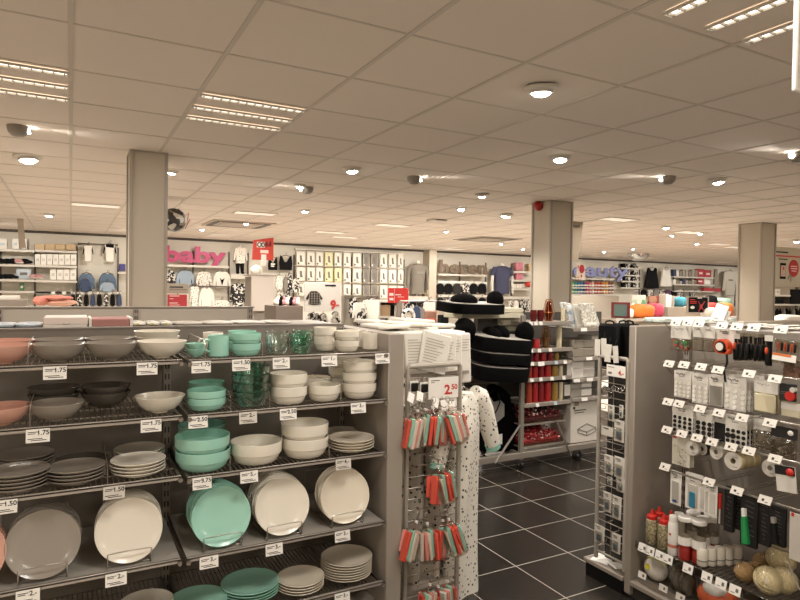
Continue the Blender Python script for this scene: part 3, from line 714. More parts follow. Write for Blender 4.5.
# striped bags: clear pouch gathered at the top, striped blocks inside
M_coral = mat('coral_card', 'ee5a49', .5); M_pinkc = mat('soft_pink_card', 'ee9c94', .5); M_mint = mat('mint_card', '9fd6c6', .5); M_whitec = mat('white_stripe_card', 'e9e2d8', .5)
M_pouch = clear_mat('clear_cellophane', 'f4f0ea', .18, .1)
def bag_parts(seed):
    rnd = random.Random(seed); blocks = []
    n = 5
    for i in range(n):
        x = -.036+.018*i; z = -.04-rnd.uniform(0,.014)
        mb = MB().box(-.0085,.0085,-.016,.016,-.112,0,c=.002).xf(T((x,rnd.uniform(-.008,.008),z)) @ Matrix.Rotation(rnd.uniform(-.12,.12),4,'Y'))
        blocks.append(('paper_block', mb.mesh('paper_block', [M_coral,M_mint,M_whitec,M_pinkc,M_whitec,M_mint,M_coral][(i+seed*2)%7])))
    for i in range(3):
        x = -.028+.026*i
        mb = MB().box(-.010,.010,-.012,.012,-.085,0,c=.002).xf(T((x,.028,-.05)) @ Matrix.Rotation(rnd.uniform(-.2,.2),4,'Y'))
        blocks.append(('paper_block', mb.mesh('paper_block', [M_pinkc,M_coral,M_mint,M_coral][(i+seed)%4])))
    P = [(.002,.02),(.007,-.002),(.006,-.012),(.022,-.026),(.046,-.045),(.05,-.09),(.05,-.162),(.0,-.166)]
    pouch = MB().lathe(P, 14)
    for v in pouch.v: v.y *= .72
    ring = MB().tube([(.011*math.cos(t*PI/8), 0, .022+.014*math.sin(t*PI/8)) for t in range(-3,14)], .0018, 5)
    tie = MB().cyl((0,0,-.013),(0,0,-.004),.008,n=10)
    return [('pouch', pouch.mesh('pouch', M_pouch), 'clear pouch'), ('hook_ring', ring.mesh('hook_ring', M_steel)), ('tie', tie.mesh('tie', M_whitec))]+blocks
BAGS = [bag_parts(i) for i in range(4)]
for i,(px,py,dy,rz,ry,wh) in enumerate(((418,410,.085,0,8,'leftmost of the top row'),(425,409,.05,30,-6,'second of the top row'),(433,407,.09,-20,3,'in the middle of the top row'),(441,407,.055,15,2,'fourth of the top row'),(449,406,.085,-10,-12,'near the right of the top row'),(454,409,.05,25,-16,'rightmost of the top row'),
     (443,466,.085,10,-10,'hanging alone below the top row'),(438,466,.05,40,6,'half hidden behind the lone middle one'),(417,521,.085,20,14,'leftmost of the third row'),(427,523,.10,0,-3,'second of the third row'),(448,519,.085,-15,-13,'rightmost of the third row'),(443,520,.05,30,6,'third, half hidden in the third row'),
     (430,584,.085,0,4,'bottom left, cut by the photo edge'),(447,581,.085,25,-7,'bottom right, cut by the photo edge'),(438,586,.06,-35,0,'bottom middle, cut by the photo edge'))):
    a = atY(px,py,RY_-dy)
    thing('striped_bag', f'clear bag of coral and mint striped papers, {wh}', 'bag', BAGS[i%4], (a.x,a.y,a.z+.008), (0,R(ry*1.5),R(rz)), 'striped paper bags on the grid rack', (.95,1.05,1.16))
# dotted sleepsuits hanging behind the rack, fronts facing the aisle on the right
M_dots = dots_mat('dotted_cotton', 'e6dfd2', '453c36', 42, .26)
M_dots2 = dots_mat('dotted_cotton_painted_shade', 'c6bcab', '3a322c', 38, .28)  # darker copy of the cotton, shade behind the rack painted into its base
M_cuff = mat('mint_cuff', '8fbfae', .85); M_cuffw = mat('white_cuff', 'cfc8bc', .85)
def soft(me, it=1):
    return me
def sleepsuit(name, label, x, y, z, m, L=1.0, wb=.30, tb=.10, cuff=M_cuff, rz=90, arms=True):
    # local: width along x, front towards -y, hang point at origin
    body = MB(); N = 24; rows = 26
    rings = []
    for i in range(rows+1):
        t = i/rows; zz = -.05-L*t
        hw = (.06+.085*min(1,t*9)**.7) if t < .11 else wb/2*(.94+.16*t)
        th = tb/2*(.55+.5*min(1,t*6))
        ph = 1.3*t
        ring = []
        for j in range(N):
            a = 2*PI*j/N
            fold = 1+.20*math.sin(5*a+ph*2+x*9)*min(1,t*2.2)
            ring.append((hw*math.copysign(abs(math.cos(a))**.8, math.cos(a))*(1+.03*math.sin(7*t+a)), th*math.sin(a)*fold+.012*math.sin(4*t+a), zz))
        rings.append(ring)
    vs = [p for r in rings for p in r]; fs = []
    for i in range(rows):
        for j in range(N): fs.append((i*N+j, i*N+(j+1)%N, (i+1)*N+(j+1)%N, (i+1)*N+j))
    fs += [tuple(range(N))[::-1], tuple(range(rows*N, rows*N+N))]
    body._add(vs, fs)
    parts = [('body', body.mesh('body', m, 70))]
    if arms:
        for sgn in (-1,1):
            pts = [(sgn*.10,0,-.075),(sgn*.15,-.006,-.10),(sgn*.195,-.016,-.18),(sgn*.235,-.03,-.29),(sgn*.262,-.04,-.37)]
            sl = MB().tube(pts, .05, 14, radii=[.055,.066,.062,.055,.046])
            for v in sl.v: v.y = v.y*.8
            cf = MB().tube([(sgn*.262,-.032,-.367),(sgn*.272,-.034,-.395)], .047, 14)
            for v in cf.v: v.y = v.y*.85
            parts.append(('sleeve', sl.mesh('sleeve', m, 70), None, [('cuff', cf.mesh('cuff', cuff))]))
    hg = MB().tube([(-.13,0,-.085),(-.02,0,-.03),(0,0,-.015),(.02,0,-.03),(.13,0,-.085)], .004, 6).tube([(0,0,-.015),(0,0,.015),(.02,0,.03),(.03,0,.012)], .0025, 6)
    parts.append(('hanger', hg.mesh('hanger', M_steel)))
    return thing(name, label, 'sleepsuit', parts, (x,y,z), (0,0,R(rz)), 'dotted sleepsuits on the end display')
a = atY(463, 408, 2.66)
sleepsuit('sleepsuit', 'white black-dotted sleepsuit with mint cuffs, outermost to the aisle', a.x+.0, 2.66, 1.125, M_dots, L=1.08, wb=.25, tb=.12, rz=22)
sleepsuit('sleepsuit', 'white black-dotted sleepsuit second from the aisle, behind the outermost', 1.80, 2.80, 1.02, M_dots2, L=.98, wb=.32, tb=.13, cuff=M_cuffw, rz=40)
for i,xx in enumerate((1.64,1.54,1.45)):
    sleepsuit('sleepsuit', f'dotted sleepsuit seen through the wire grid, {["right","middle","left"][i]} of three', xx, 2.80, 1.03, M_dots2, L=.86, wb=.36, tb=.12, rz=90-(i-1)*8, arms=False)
# white packs: upright cards with text lines, and flat packs on top
M_pack = mat('white_pack', 'dcd5ca', .5); M_line = mat('pale_print_lines', 'a39b90', .6)
def text_card(w, h, d, round_top=False, lines=9, seed=0):
    rnd = random.Random(seed)
    c = MB().box(-w/2,w/2,0,d,-h,0,c=.004 if not round_top else .018)
    l = MB()
    for i in range(lines):
        z = -.035-i*.014; l.box(-w*.38, -w*.38+w*rnd.uniform(.4,.74), -.0012, .0002, z-.0018, z+.0018)
    return [('card', c.mesh('card', M_pack)), ('print_lines', l.mesh('print_lines', M_line))]
for (px0,px1,py0,py1,dy,ry,rt,lab) in ((405,428,333,373,.0,0,0,'white text-printed pack at the left, above the grid rack'),(424,452,334,372,-.012,14,0,'white text-printed pack tilted in the middle above the rack'),(441,457,333,378,.012,7,0,'white text-printed pack right of the tilted one'),
     (452,462,334,384,.03,2,1,'narrow white pack second from the right above the rack'),(459,470,333,382,.05,0,1,'narrow white pack at the right end above the rack')):
    y = RY_+.05+dy; a, b = atY(px0,py0,y), atY(px1,py1,y)
    thing('text_pack', lab, 'pack', text_card(b.x-a.x, a.z-b.z, .016, rt, 9 if not rt else 5, int(px0)), ((a.x+b.x)/2, y, a.z), (R(-4),R(ry),0), 'white packs standing above the grid rack')
for i,(px0,px1,py,y,wh) in enumerate(((378,412,326,2.80,'lowest left'),(398,440,327,2.86,'lowest middle'),(428,464,331,2.76,'lowest right'),(374,408,321,3.0,'upper left at the back'),(404,436,319,3.0,'upper middle at the back'),(392,430,322.5,2.85,'topmost middle'),(432,458,324,2.9,'upper right'))):
    a, b = atY(px0,py,y), atY(px1,py,y)
    zz = a.z
    me = MB().box(0,b.x-a.x,0,.2,0,.022,c=.007).mesh('flat_pack', M_pack)
    thing('flat_pack', f'flat white pack on the heap over the end display, {wh}', 'pack', me, (a.x,y,zz-.02), (0,R(random.uniform(-2,3)),R(random.uniform(-8,8))), 'flat white packs over the end display')
ob('back_support', MB().box(ex0+.03, ex1+.12, 2.68, 3.13, 1.21, 1.395, c=.006).mesh('back_support', M_pack), ed)

# ================================================================== MIDDLE RUN along x at y = 4.3: black cushions, candles, frames
TY0, TY1 = 4.28, 4.85
M_dk = mat('taupe_frame', '8e857a', .4, metal=.15)
def caster(x, y, par):
    c = MB().cyl((x-.014,y,.035),(x+.014,y,.035),.035,n=16)
    o = ob('caster', c.mesh('caster', M_black), par)
    ob('fork', MB().box(x-.02,x-.016,y-.012,y+.012,.03,.085).box(x+.016,x+.02,y-.012,y+.012,.03,.085).box(x-.02,x+.02,y-.014,y+.014,.078,.09).mesh('fork', M_chrome), o)
pa = atY(522, 380, TY0); pl = atY(474, 400, TY0); pe = atY(640, 445, TY0); ph = atY(577, 400, TY0)
tr = bpy.data.objects.new('display_rack', None); LINK(tr); tag(tr, 'long taupe wheeled rack carrying black cushions, candles and boxed frames', 'rack')
for x in (pl.x-.2, pa.x, ph.x+.02, pe.x):
    for y in (TY0, TY1):
        if x == ph.x+.02: continue
        ob('post', MB().box(x-.022,x+.022,y-.015,y+.015,.09,1.40 if x > pa.x-.01 and x < pe.x-.1 else 1.0,c=.003).mesh('post', M_dk), tr)
for y in (TY0, TY1): ob('base_rail', MB().box(pl.x-.25,pe.x+.05,y-.02,y+.02,.10,.155,c=.004).mesh('base_rail', M_dk), tr)
for x in (pl.x-.2,pa.x,pe.x): ob('cross_rail', MB().box(x-.018,x+.018,TY0,TY1,.10,.15,c=.004).mesh('cross_rail', M_dk), tr)
for (x,y) in ((pa.x,TY0),(ph.x,TY0),(ph.x+.06,TY0+.03),(pe.x,TY0),(pl.x-.2,TY0),(pa.x,TY1),(pe.x,TY1)): caster(x,y,tr)
for a,b in ((((495,463)),((520,425))),((571,455),(556,421))):
    q0, q1 = atY(*a,TY0-.02), atY(*b,TY0-.02); ob('brace', MB().tube([q0,q1],.010,8).mesh('brace', M_steel), tr)
bp0, bp1 = atY(482,385,TY0+.3), atY(520,440,TY0+.3)
ob('back_panel', MB().box(pl.x-.2,pa.x,TY0+.34,TY0+.36,.16,1.0).mesh('back_panel', M_board), tr)
ob('back_panel', MB().box(pa.x,pe.x,TY1-.02,TY1,.16,1.40).mesh('back_panel', mat('shade_dark_back','4a443d',.7)), tr)  # dark colour paints the shade at the back of these shelves
# candle shelves
def tshelf(x0,x1,z,dep=.36,strip=True):
    s = ob('shelf', MB().box(x0,x1,TY0+.0,TY0+dep,z-.014,z,c=.002).mesh('shelf', M_dk), tr)
    if strip: ob('label_strip', MB().box(x0,x1,TY0-.012,TY0-.002,z-.03,z+.004,c=.002).mesh('label_strip', M_front), s)
cx0 = pa.x+.025; cx1 = atY(571,380,TY0).x
CZs = [atY(548,py,TY0).z for py in (322,349,362,381,407,421,441)]
# measured: top shelf, second, third, fourth, potpourri upper, potpourri lower
zs = [atY(540,322,TY0).z, atY(540,349,TY0).z, atY(540,362,TY0).z, atY(540,378,TY0).z, atY(540,403,TY0).z, atY(540,423,TY0).z, atY(540,445,TY0).z]
for z in (zs[0],zs[1],zs[2],zs[3],zs[4]): tshelf(cx0,cx1,z)
for z in (zs[5],zs[6]): tshelf(cx0,cx1-.06,z,.34,False)
M_cr = mat('red_candle_wax','8f1d22',.45); M_cr2 = mat('bright_red_wax','b3262a',.45); M_cor = mat('orange_red_wax','b2452c',.45); M_oc = mat('ochre_wax','a5813f',.5); M_iv = mat('ivory_wax','dccfae',.5); M_dkr = mat('dark_red_glass','5a0f12',.15); M_amb = clear_mat('amber_glass','d99a70',.35)
wick = MB().tube([(0,0,0),(.001,0,.006),(.003,0,.012)],.0012,4).mesh('wick', M_print)
_cd = {}
def candle(px0,px1,py,z,y,m,lab,rd=None):
    c = (px0+px1)/2; p = atY(c,py,y); w = size_at(px1-px0,p,c)/2; h = max(.03,p.z-z)
    key = (m.name,round(w,3),round(h,3))
    if key not in _cd: _cd[key] = (MB().lathe([(0,0),(w*.96,0),(w,.003),(w,h-.004),(w*.95,h),(w*.3,h-.003),(0,h-.004)],20).mesh('wax', m), h)
    me, hh = _cd[key]
    o = thing('pillar_candle', lab, 'candle', [('wax', me)], (p.x,y,z), group='pillar candles on the candle shelves')
    k = ob('wick', wick, o); k.location = (0,0,hh-.004)
row3 = [(526,532,M_cor,'orange-red'),(532,538,M_cr2,'bright red'),(538,544,M_cr,'dark red'),(544,551,M_cr2,'bright red'),(551,558,M_oc,'ochre'),(558,563,M_iv,'ivory')]
for zi,py,nm,rowt in ((3,365,'third',row3),(4,382,'fourth',row3)):
    for i,(a,b,m,cn) in enumerate(rowt):
        candle(a,b,py,zs[zi],TY0+.055,m,f'{cn} pillar candle, {ORD[i]} from the left on the {nm} candle shelf')
        candle(a+.6,b+.6,py-.6,zs[zi],TY0+.15,m,f'{cn} pillar candle in the second row behind, {ORD[i]} on the {nm} shelf')
for i,(a,b,m,cn) in enumerate(((528,533,M_cr,'dark red'),(534,539,M_cr2,'bright red'),(540,546,M_cr2,'bright red'),(547,553,M_cr,'dark red'),(554,559,M_oc,'ochre'))):
    candle(a,b,352.5,zs[2],TY0+.06,m,f'short {cn} pillar candle, {ORD[i]} from the left on the low second shelf')
candle(532,540,339,zs[1],TY0+.08,M_cr2,'single red candle left of the gold lantern on the upper shelf')
candle(556,562,326,zs[1],TY0+.07,M_iv,'tall ivory candle right of the gold lantern')
candle(561,565,308,zs[0],TY0+.08,M_iv,'thin ivory candle on the top candle shelf')
for i,(a,b,py) in enumerate(((530,537,310),(537,544,310))):
    p = atY((a+b)/2,py,TY0+.1); h = p.z-zs[0]; w = size_at(b-a,p,(a+b)/2)/2
    thing('tealight_glass', f'dark red tealight glass, {["left","right"][i]} of two on the top candle shelf', 'candle holder', [('glass', MB().lathe([(0,0),(w*.8,0),(w,h*.5),(w*.95,h),(w*.88,h),(w*.9,h*.5),(w*.7,.01),(0,.01)],20).mesh('glass', M_dkr)),('candle', MB().cyl((0,0,.011),(0,0,h*.4),w*.6,n=14).mesh('candle', M_iv))], (p.x,p.y,zs[0]), group='tealight glasses')
M_gold = mat('copper_wire','a5642f',.3,metal=.8)
def lantern(px0,px1,py,z,y,lab,mg,inner):
    c = (px0+px1)/2; p = atY(c,py,y); w = size_at(px1-px0,p,c)/2; h = p.z-z
    fr = MB()
    for i in range(8):
        a = 2*PI*i/8; fr.tube([(w*.75*math.cos(a),w*.75*math.sin(a),.004),(w*math.cos(a),w*math.sin(a),h*.4),(w*.5*math.cos(a),w*.5*math.sin(a),h*.98)],.003,5)
    for rr,zz in ((.75,.004),(1,h*.4),(.5,h*.98)): fr.tube([(w*rr*math.cos(2*PI*i/16),w*rr*math.sin(2*PI*i/16),zz) for i in range(16)],.0035,5,closed=True)
    thing('lantern', lab, 'lantern', [('wire_frame', fr.mesh('wire_frame', M_gold)),('glass', MB().lathe([(0,.006),(w*.6,.006),(w*.8,h*.4),(w*.4,h*.9),(w*.37,h*.9),(w*.76,h*.4),(w*.55,.012),(0,.012)],16).mesh('glass', mg)),('candle', MB().cyl((0,0,.013),(0,0,h*.45),w*.33,n=14).mesh('candle', inner))], (p.x,p.y,z), group='wire lanterns')
lantern(543,555,299,zs[0],TY0+.12,'copper wire lantern with amber glass on the top candle shelf',M_amb,M_cor)
lantern(541,551,326,zs[1],TY0+.12,'copper wire lantern with pale candle on the upper shelf',clear_mat('pale_glass','efe6d6',.3),M_iv)
# small label cards on the shelf strips
i = 0
for zi,pxs in ((0,(530,535,540)),(1,(531,539,550)),(2,(532,541,556,565)),(3,(532,541,552,564)),(4,(538,556))):
    for px in pxs:
        x = atY(px,360,TY0-.014).x; big = (zi == 2 and px == 541)
        me = MB().box(-.02,.02,-.0015,.0005,-.03,.002).mesh('price_tag', M_white if px != 556 else mat('pale_blue_card','b9c6cf',.5))
        wz = ['top','upper','low second','third','fourth'][zi]
        thing('price_tag', f'small white price label on the {wz} candle shelf, {ORD[pxs.index(px)]} from the left', 'price tag', me, (x,TY0-.014,zs[zi]+.002), (R(-12),0,0), 'price labels on the candle shelves', (1.9,1,1.2) if big else 1)
# potpourri trays
M_pp1 = mat('petal_dark','5c1a1c',.7); M_pp2 = mat('petal_red','a3262b',.7); M_pp3 = mat('petal_pink','dcb4aa',.7); M_pp4 = mat('petal_brown','3c2018',.7)
def heap(name, lab, z, h, mats, seed):
    rnd = random.Random(seed); x0, x1 = cx0+.01, cx1-.09; mb = MB()
    for i in range(640):
        u, v = rnd.random(), rnd.random(); x = x0+(x1-x0)*u; y = TY0+.02+.3*v
        top = h*1.1*(1-.25*abs(2*u-1)**3)*(1-.3*abs(2*v-1)**3)
        zz = z+.012+top*rnd.uniform(.35,1)*(1 if i > 60 else .6)
        r = rnd.uniform(.008,.017)
        k = rnd.randrange(4)
        mb.ell((0,0,0),(r,r*.8,r*.35),6,4,k).xf(T((x,y,zz)) @ Euler((rnd.uniform(-1,1),rnd.uniform(-1,1),rnd.uniform(0,6))).to_matrix().to_4x4())
    mb.box(x0,x1,TY0+.03,TY0+.31,z,z+h*.45,0,c=.015)
    o = thing(name, lab, 'potpourri', mb.mesh('potpourri', mats), kind='stuff')
heap('potpourri','heap of dark red and brown potpourri on the upper low shelf',zs[5],.125,[M_pp1,M_pp2,M_pp4,M_pp3],3)
heap('potpourri','heap of bright red potpourri on the lowest candle shelf',zs[6],.115,[M_pp2,mat('petal_bright','c22b31',.7),M_pp2,M_pp3],5)
for zi in (5,6):
    x0, x1 = cx0, cx1-.08
    thing('potpourri_tray', f'shallow clear tray holding the {"dark" if zi == 5 else "bright red"} potpourri', 'tray', MB().box(x0,x1,TY0+.005,TY0+.008,zs[zi],zs[zi]+.05).box(x0,x1,TY0+.33,TY0+.333,zs[zi],zs[zi]+.05).box(x0,x0+.003,TY0+.008,TY0+.33,zs[zi],zs[zi]+.05).box(x1-.003,x1,TY0+.008,TY0+.33,zs[zi],zs[zi]+.05).mesh('potpourri_tray', clear_mat('clear_tray','efe8e0',.2)), group='clear potpourri trays')
# ---- frames section, further along the rack
fx0, fx1 = cx1+.012, pe.x-.03
fz = [atY(590,py,TY0).z for py in (328,357,378,397,443)]
for z in fz[:4]: tshelf(fx0,fx1,z,.4)
M_fr = mat('pale_wood_frame','8f8577',.5); M_frd = mat('dark_grey_frame','4c463f',.5); M_art = speck_mat('printed_fabric_art',['cfc8ba','b9b2a4','dcd6ca','a7a092'],60,.7); M_art2 = speck_mat('blue_white_print',['dfe3e6','5f86b8','dfe3e6','eeeae2','9db4c9'],22,.6)
# slanted hanging prints, leaning sheets
for i,(px0,px1,py0,py1,y,m,lab) in enumerate(((578,597,303,327,TY0+.12,M_art,'large pale patterned cushion cover, front of the hanging row'),(572,586,304,329,TY0+.17,mat('pale_sheet','d8d2c6',.7),'plain pale cover behind the patterned one'),(566,580,305,329,TY0+.22,M_art2,'blue and white printed cover in the hanging row'),(563,572,303,326,TY0+.27,M_art,'grey cover near the ivory candle'),(560,568,302,322,TY0+.32,M_art2,'blue-white cover at the left end of the hanging row'))):
    a, b = atY(px0,py0,y), atY(px1,py1,y); w, h = (b.x-a.x), a.z-b.z
    sk = .05
    me = MB().prism([(0,0),(w*.75,0),(w+sk*.4,-h),(sk,-h)],-.012,.012,puff=.08).mesh('cover', m)
    thing('cushion_cover', lab, 'cover', [('cloth', me),('label', MB().box(w*.3,w*.8,-.016,-.0125,-h*.9,-h*.8).mesh('label', M_white))], (a.x,y,a.z), (R(-6),0,0), 'covers leaning on the frame shelves')
def box_thing(px0,px1,py0,py1,y,d,m,lab,name='boxed_frame',cat='box',lid=None,grp='boxed frames on the frame shelves',zb=None):
    a, b = atY(px0,py0,y), atY(px1,py1,y); zb = b.z if zb is None else zb
    parts = [('box', MB().box(a.x,b.x,y,y+d,zb,a.z,c=.004).mesh('box', m)),('label', MB().box(a.x+(b.x-a.x)*.4,b.x-.01,y-.002,y,zb+(a.z-zb)*.3,zb+(a.z-zb)*.75).mesh('label', lid or M_white))]
    return thing(name, lab, cat, parts, group=grp)
hz = lambda k,py: None
def onshelf(px0,px1,py0,z,y,d,m,lab,lid=None): 
    a = atY(px0,py0,y); b = atY(px1,py0,y)
    parts = [('box', MB().box(a.x,b.x,y,y+d,z,a.z,c=.005).mesh('box', m)),('label', MB().box(a.x+(b.x-a.x)*.5,b.x-.006,y-.002,y,z+(a.z-z)*.15,z+(a.z-z)*.85).mesh('label', lid or M_white))]
    thing('boxed_frame', lab, 'box', parts, group='boxes on the frame shelves')
def two(px0,px1,py0,z,y,d,m,lab,lid=None):
    a = atY(px0,py0,y); b = atY(px1,py0,y); h = (a.z-z)/2
    for k in range(2):
        parts = [('box', MB().box(a.x,b.x,y,y+d,z+h*k+.001,z+h*(k+1)-.001,c=.005).mesh('box', m)),('label', MB().box(a.x+(b.x-a.x)*.5,b.x-.006,y-.002,y,z+h*k+h*.15,z+h*k+h*.85).mesh('label', lid or M_white))]
        thing('boxed_frame', f'{["lower","upper"][k]} {lab}', 'box', parts, group='boxes on the frame shelves')
two(573,595,340,fz[1],TY0+.04,.25,M_fr,'taupe folded cloth under the hanging covers',M_fr)
onshelf(592,600,336,fz[1],TY0+.05,.2,mat('pale_tub','d3ccbf',.5),'small pale tub right of the taupe folded cloth')
two(572,595,359,fz[2],TY0+.04,.25,M_white,'white box, middle frame shelf',mat('pale_label','c9c2b7',.5))
onshelf(562,572,361,fz[2],TY0+.05,.25,M_frd,'dark grey box left of the white boxes')
two(571,592,381,fz[3],TY0+.04,.26,mat('silver_grey_box','aaa49a',.5),'silver grey box on the lowest frame shelf',M_white)
onshelf(558,571,383,fz[3],TY0+.05,.26,M_frd,'dark box left of the silver grey boxes')
# big carton with a drawn box outline
a, b = atY(571,399,TY0+.03), atY(599.5,442,TY0+.03)
ztop = fz[3]-.02
zb = .156
M_carton = mat('white_carton','d9d1c5',.6)
cw_, ch_ = b.x-a.x, ztop-zb
dr = MB()
for (p,q) in (((.25,.32),(.55,.22)),((.55,.22),(.85,.30)),((.85,.30),(.55,.42)),((.55,.42),(.25,.32)),((.25,.32),(.25,.24)),((.25,.24),(.55,.14)),((.55,.14),(.85,.22)),((.85,.22),(.85,.30)),((.55,.14),(.55,.22))):
    dr.tube([(a.x+cw_*p[0],TY0+.028,zb+ch_*p[1]),(a.x+cw_*q[0],TY0+.028,zb+ch_*q[1])],.003,4)
thing('carton', 'big white carton with a line drawing on the bottom of the frame rack', 'box', [('box', MB().box(a.x,b.x,TY0+.03,TY0+.45,zb,ztop,c=.004).mesh('box', M_carton)),('tape', MB().box(a.x+cw_*.12,a.x+cw_*.26,TY0+.028,TY0+.03,ztop-.06,ztop).mesh('tape', M_fr)),('drawing', dr.mesh('drawing', M_printgrey)),
   ('print_lines', MB().box(a.x+cw_*.12,a.x+cw_*.5,TY0+.0275,TY0+.03,zb+ch_*.74,zb+ch_*.76).box(a.x+cw_*.12,a.x+cw_*.44,TY0+.0275,TY0+.03,zb+ch_*.69,zb+ch_*.705).box(a.x+cw_*.08,a.x+cw_*.14,TY0+.0275,TY0+.03,zb+ch_*.78,zb+ch_*.84).mesh('print_lines', M_print))])
for k,(px,zi) in enumerate(((583,0),(589,1),(577,2),(590,2),(585,3))):
    x = atY(px,360,TY0-.014).x
    thing('price_tag', 'small pale label on a frame shelf edge, '+['under the hanging covers','under the taupe cloth','left under the white boxes','right under the white boxes','under the silver grey boxes'][k], 'price tag', MB().box(-.04,.04,-.0015,.0005,-.03,.002).mesh('price_tag', M_white), (x,TY0-.014,fz[zi]+.002), (R(-12),0,0), 'price labels on the frame shelves')
# ---- black cushions with bolsters stacked at the left of the rack
M_cush = mat('black_felt', '060505', .9, spec=.1, bump=.15, bscale=150); M_cushtop = mat('pale_label_band', 'aaa298', .6)
def cushion(px0,px1,py0,py1,y,d,lab,bolster=None,ball=None,band=True,tilt=(0,0)):
    """half-round padded tray: thick black side wall, pale band on its rim, bolster at one end"""
    a, b = atY(px0,py0,y), atY(px1,py1,y); w, h = b.x-a.x, a.z-b.z
    n = 20; rx, ry = w/2, d
    def outline(s): return [(w/2+rx*s*math.copysign(abs(math.cos(PI+PI*i/n))**.55, math.cos(PI+PI*i/n)), -ry*s*abs(math.sin(PI+PI*i/n))**.9*.55) for i in range(n+1)]+[(w/2+rx*s,ry*.6),(w/2-rx*s,ry*.6)]
    o = outline(1); oi = outline(.965)
    vs = [(x,yy,-h+.01) for x,yy in oi]+[(x,yy,-h*.9) for x,yy in o]+[(x,yy,-h*.08) for x,yy in o]+[(x,yy,0) for x,yy in oi]
    N = len(o); fs = [tuple(range(N))[::-1], tuple(range(3*N,4*N))]
    for r in range(3): fs += [(r*N+i,r*N+(i+1)%N,(r+1)*N+(i+1)%N,(r+1)*N+i) for i in range(N)]
    parts = [('pad', MB()._add(vs,fs).mesh('pad', M_cush))]
    if band:
        q = outline(.93); q2 = outline(.2)
        bm = MB()._add([(x,yy,.0005) for x,yy in q]+[(x,yy,.004) for x,yy in q], [tuple(range(N,2*N))]+[(i,(i+1)%N,N+(i+1)%N,N+i) for i in range(N)])
        parts.append(('paper_band', bm.mesh('paper_band', M_cushtop), 'pale paper band'))
    if bolster:
        bx, bw, bh = bolster
        parts.append(('bolster', MB().ell((w*bx,-.02,bh*.28),(bw/2,d*.32,bh*.62),20,12).cyl((w*bx+.01,-.02,-h+.01),(w*bx+.01,-.02,bh*.25),bw*.43,bw*.40,n=20).mesh('bolster', M_cush)))
    if ball:
        for (bx, bw, bh) in ball: parts.append(('cap', MB().ell((w*bx,.04,bh*.25),(bw/2,d*.4,bh*.75),20,12).mesh('cap', M_cush)))
    thing('cushion', lab, 'cushion', parts, (a.x,y,a.z), (R(tilt[0]),R(tilt[1]),0), group='black cushions on the display rack')
cushion(447,501,302.5,313,TY0+.1,.28,'black padded cushion on top of the stack, with dome and bolster',(.85,.14,.13),[(.35,.25,.08)],tilt=(4,1))
cushion(470,529,334,346,TY0-.02,.3,'black padded cushion second from the top, with big round bolster',(.88,.155,.17),[(-.05,.17,.13),(.40,.12,.07),(.53,.13,.09)],tilt=(7,5))
cushion(470,528,349,357,TY0-.02,.3,'black padded cushion third from the top of the stack',(.88,.15,.04),tilt=(7,5))
cushion(470,526,363,374.5,TY0-.02,.3,'black padded cushion lowest of the stack',(.88,.15,.08),tilt=(7,5))
# board under the stack and pale folded goods behind
a, b = atY(468,375.5,TY0-.04), atY(526,377,TY0-.04)
ob('shelf', MB().box(pl.x-.25,pa.x+.02,TY0-.06,TY0+.36,a.z-.03,a.z-.004,c=.003).mesh('shelf', M_dk), tr)
for k,(px0,px1,py0,py1,lab) in enumerate(((462,524,314,318,'pale board under the top black cushion'),(500,524,308,313.5,'upper pale folded blanket behind the black cushions'),(503,525,318,325,'middle pale folded blanket behind the black cushions'),(508,526,325,331,'lower pale folded blanket behind the black cushions'))):
    y = TY0+.12+.04*k; a, b = atY(px0,py0,y), atY(px1,py1,y)
    thing('blanket' if k else 'pale_board', lab, 'blanket' if k else 'board', MB().box(a.x,b.x,y,y+.3,b.z,a.z,c=.012 if k else .004).mesh('blanket', mat('cream_blanket','c4bca6',.8)), group='pale goods by the black cushions')
a, b = atY(478,314,TY0+.3), atY(482,375,TY0+.3)
ob('stack_support', MB().box(atY(476,340,TY0+.3).x,atY(518,340,TY0+.3).x,TY0+.28,TY0+.34,b.z,atY(480,316,TY0+.3).z).mesh('stack_support', M_frd), tr)
# black bag with a pale printed tote in front of it under the stack
y = TY0+.18
def poly(pts,y): 
    return [(atY(px,py,y).x, atY(px,py,y).z) for px,py in pts]
bagp = poly([(482,452),(482,432),(492,428),(499,418),(497,404),(493,393),(492,386),(495,384),(500,386),(507,393),(509,404),(514,418),(519,430),(520,452)],y)
thing('black_bag', 'black cloth bag with long drooping top under the cushion stack', 'bag', [('cloth', MB().prism(bagp,y-.05,y+.09,puff=.06).mesh('cloth', M_cush))])
tp = poly([(478,431),(478,404),(482,401),(490,397),(493,402),(500,400),(504,404),(504,416),(495,424),(485,431)],y-.08)
mt = poly([(486,416),(488,409),(490,405),(491,410),(493,417),(490,420)],y-.098)
h1 = [(atY(px,py,y-.1)) for px,py in ((479,402),(486,398),(491,393),(494,389))]; h2 = [(atY(px,py,y-.1)) for px,py in ((495,424),(492,417),(497,410),(500,402),(498,394))]
thing('tote_bag', 'pale grey tote bag with thin black handles before the black bag', 'bag', [('cloth', MB().prism(tp,y-.095,y-.07,puff=.05).mesh('cloth', mat('grey_tote','8f8a85',.8))),('motif', MB().prism(mt,y-.099,y-.095).mesh('motif', M_white)),('handle', MB().tube(h1,.006,6).mesh('handle', M_black)),('handle', MB().tube(h2,.006,6).mesh('handle', M_black))])
a, b = atY(485,436,y-.12), atY(502,444,y-.12)
thing('price_card', 'white card on the black bag under the cushion stack', 'price card', MB().box(a.x,b.x,-.003,0,b.z,a.z).mesh('price_card', M_white), (0,y-.12,0))
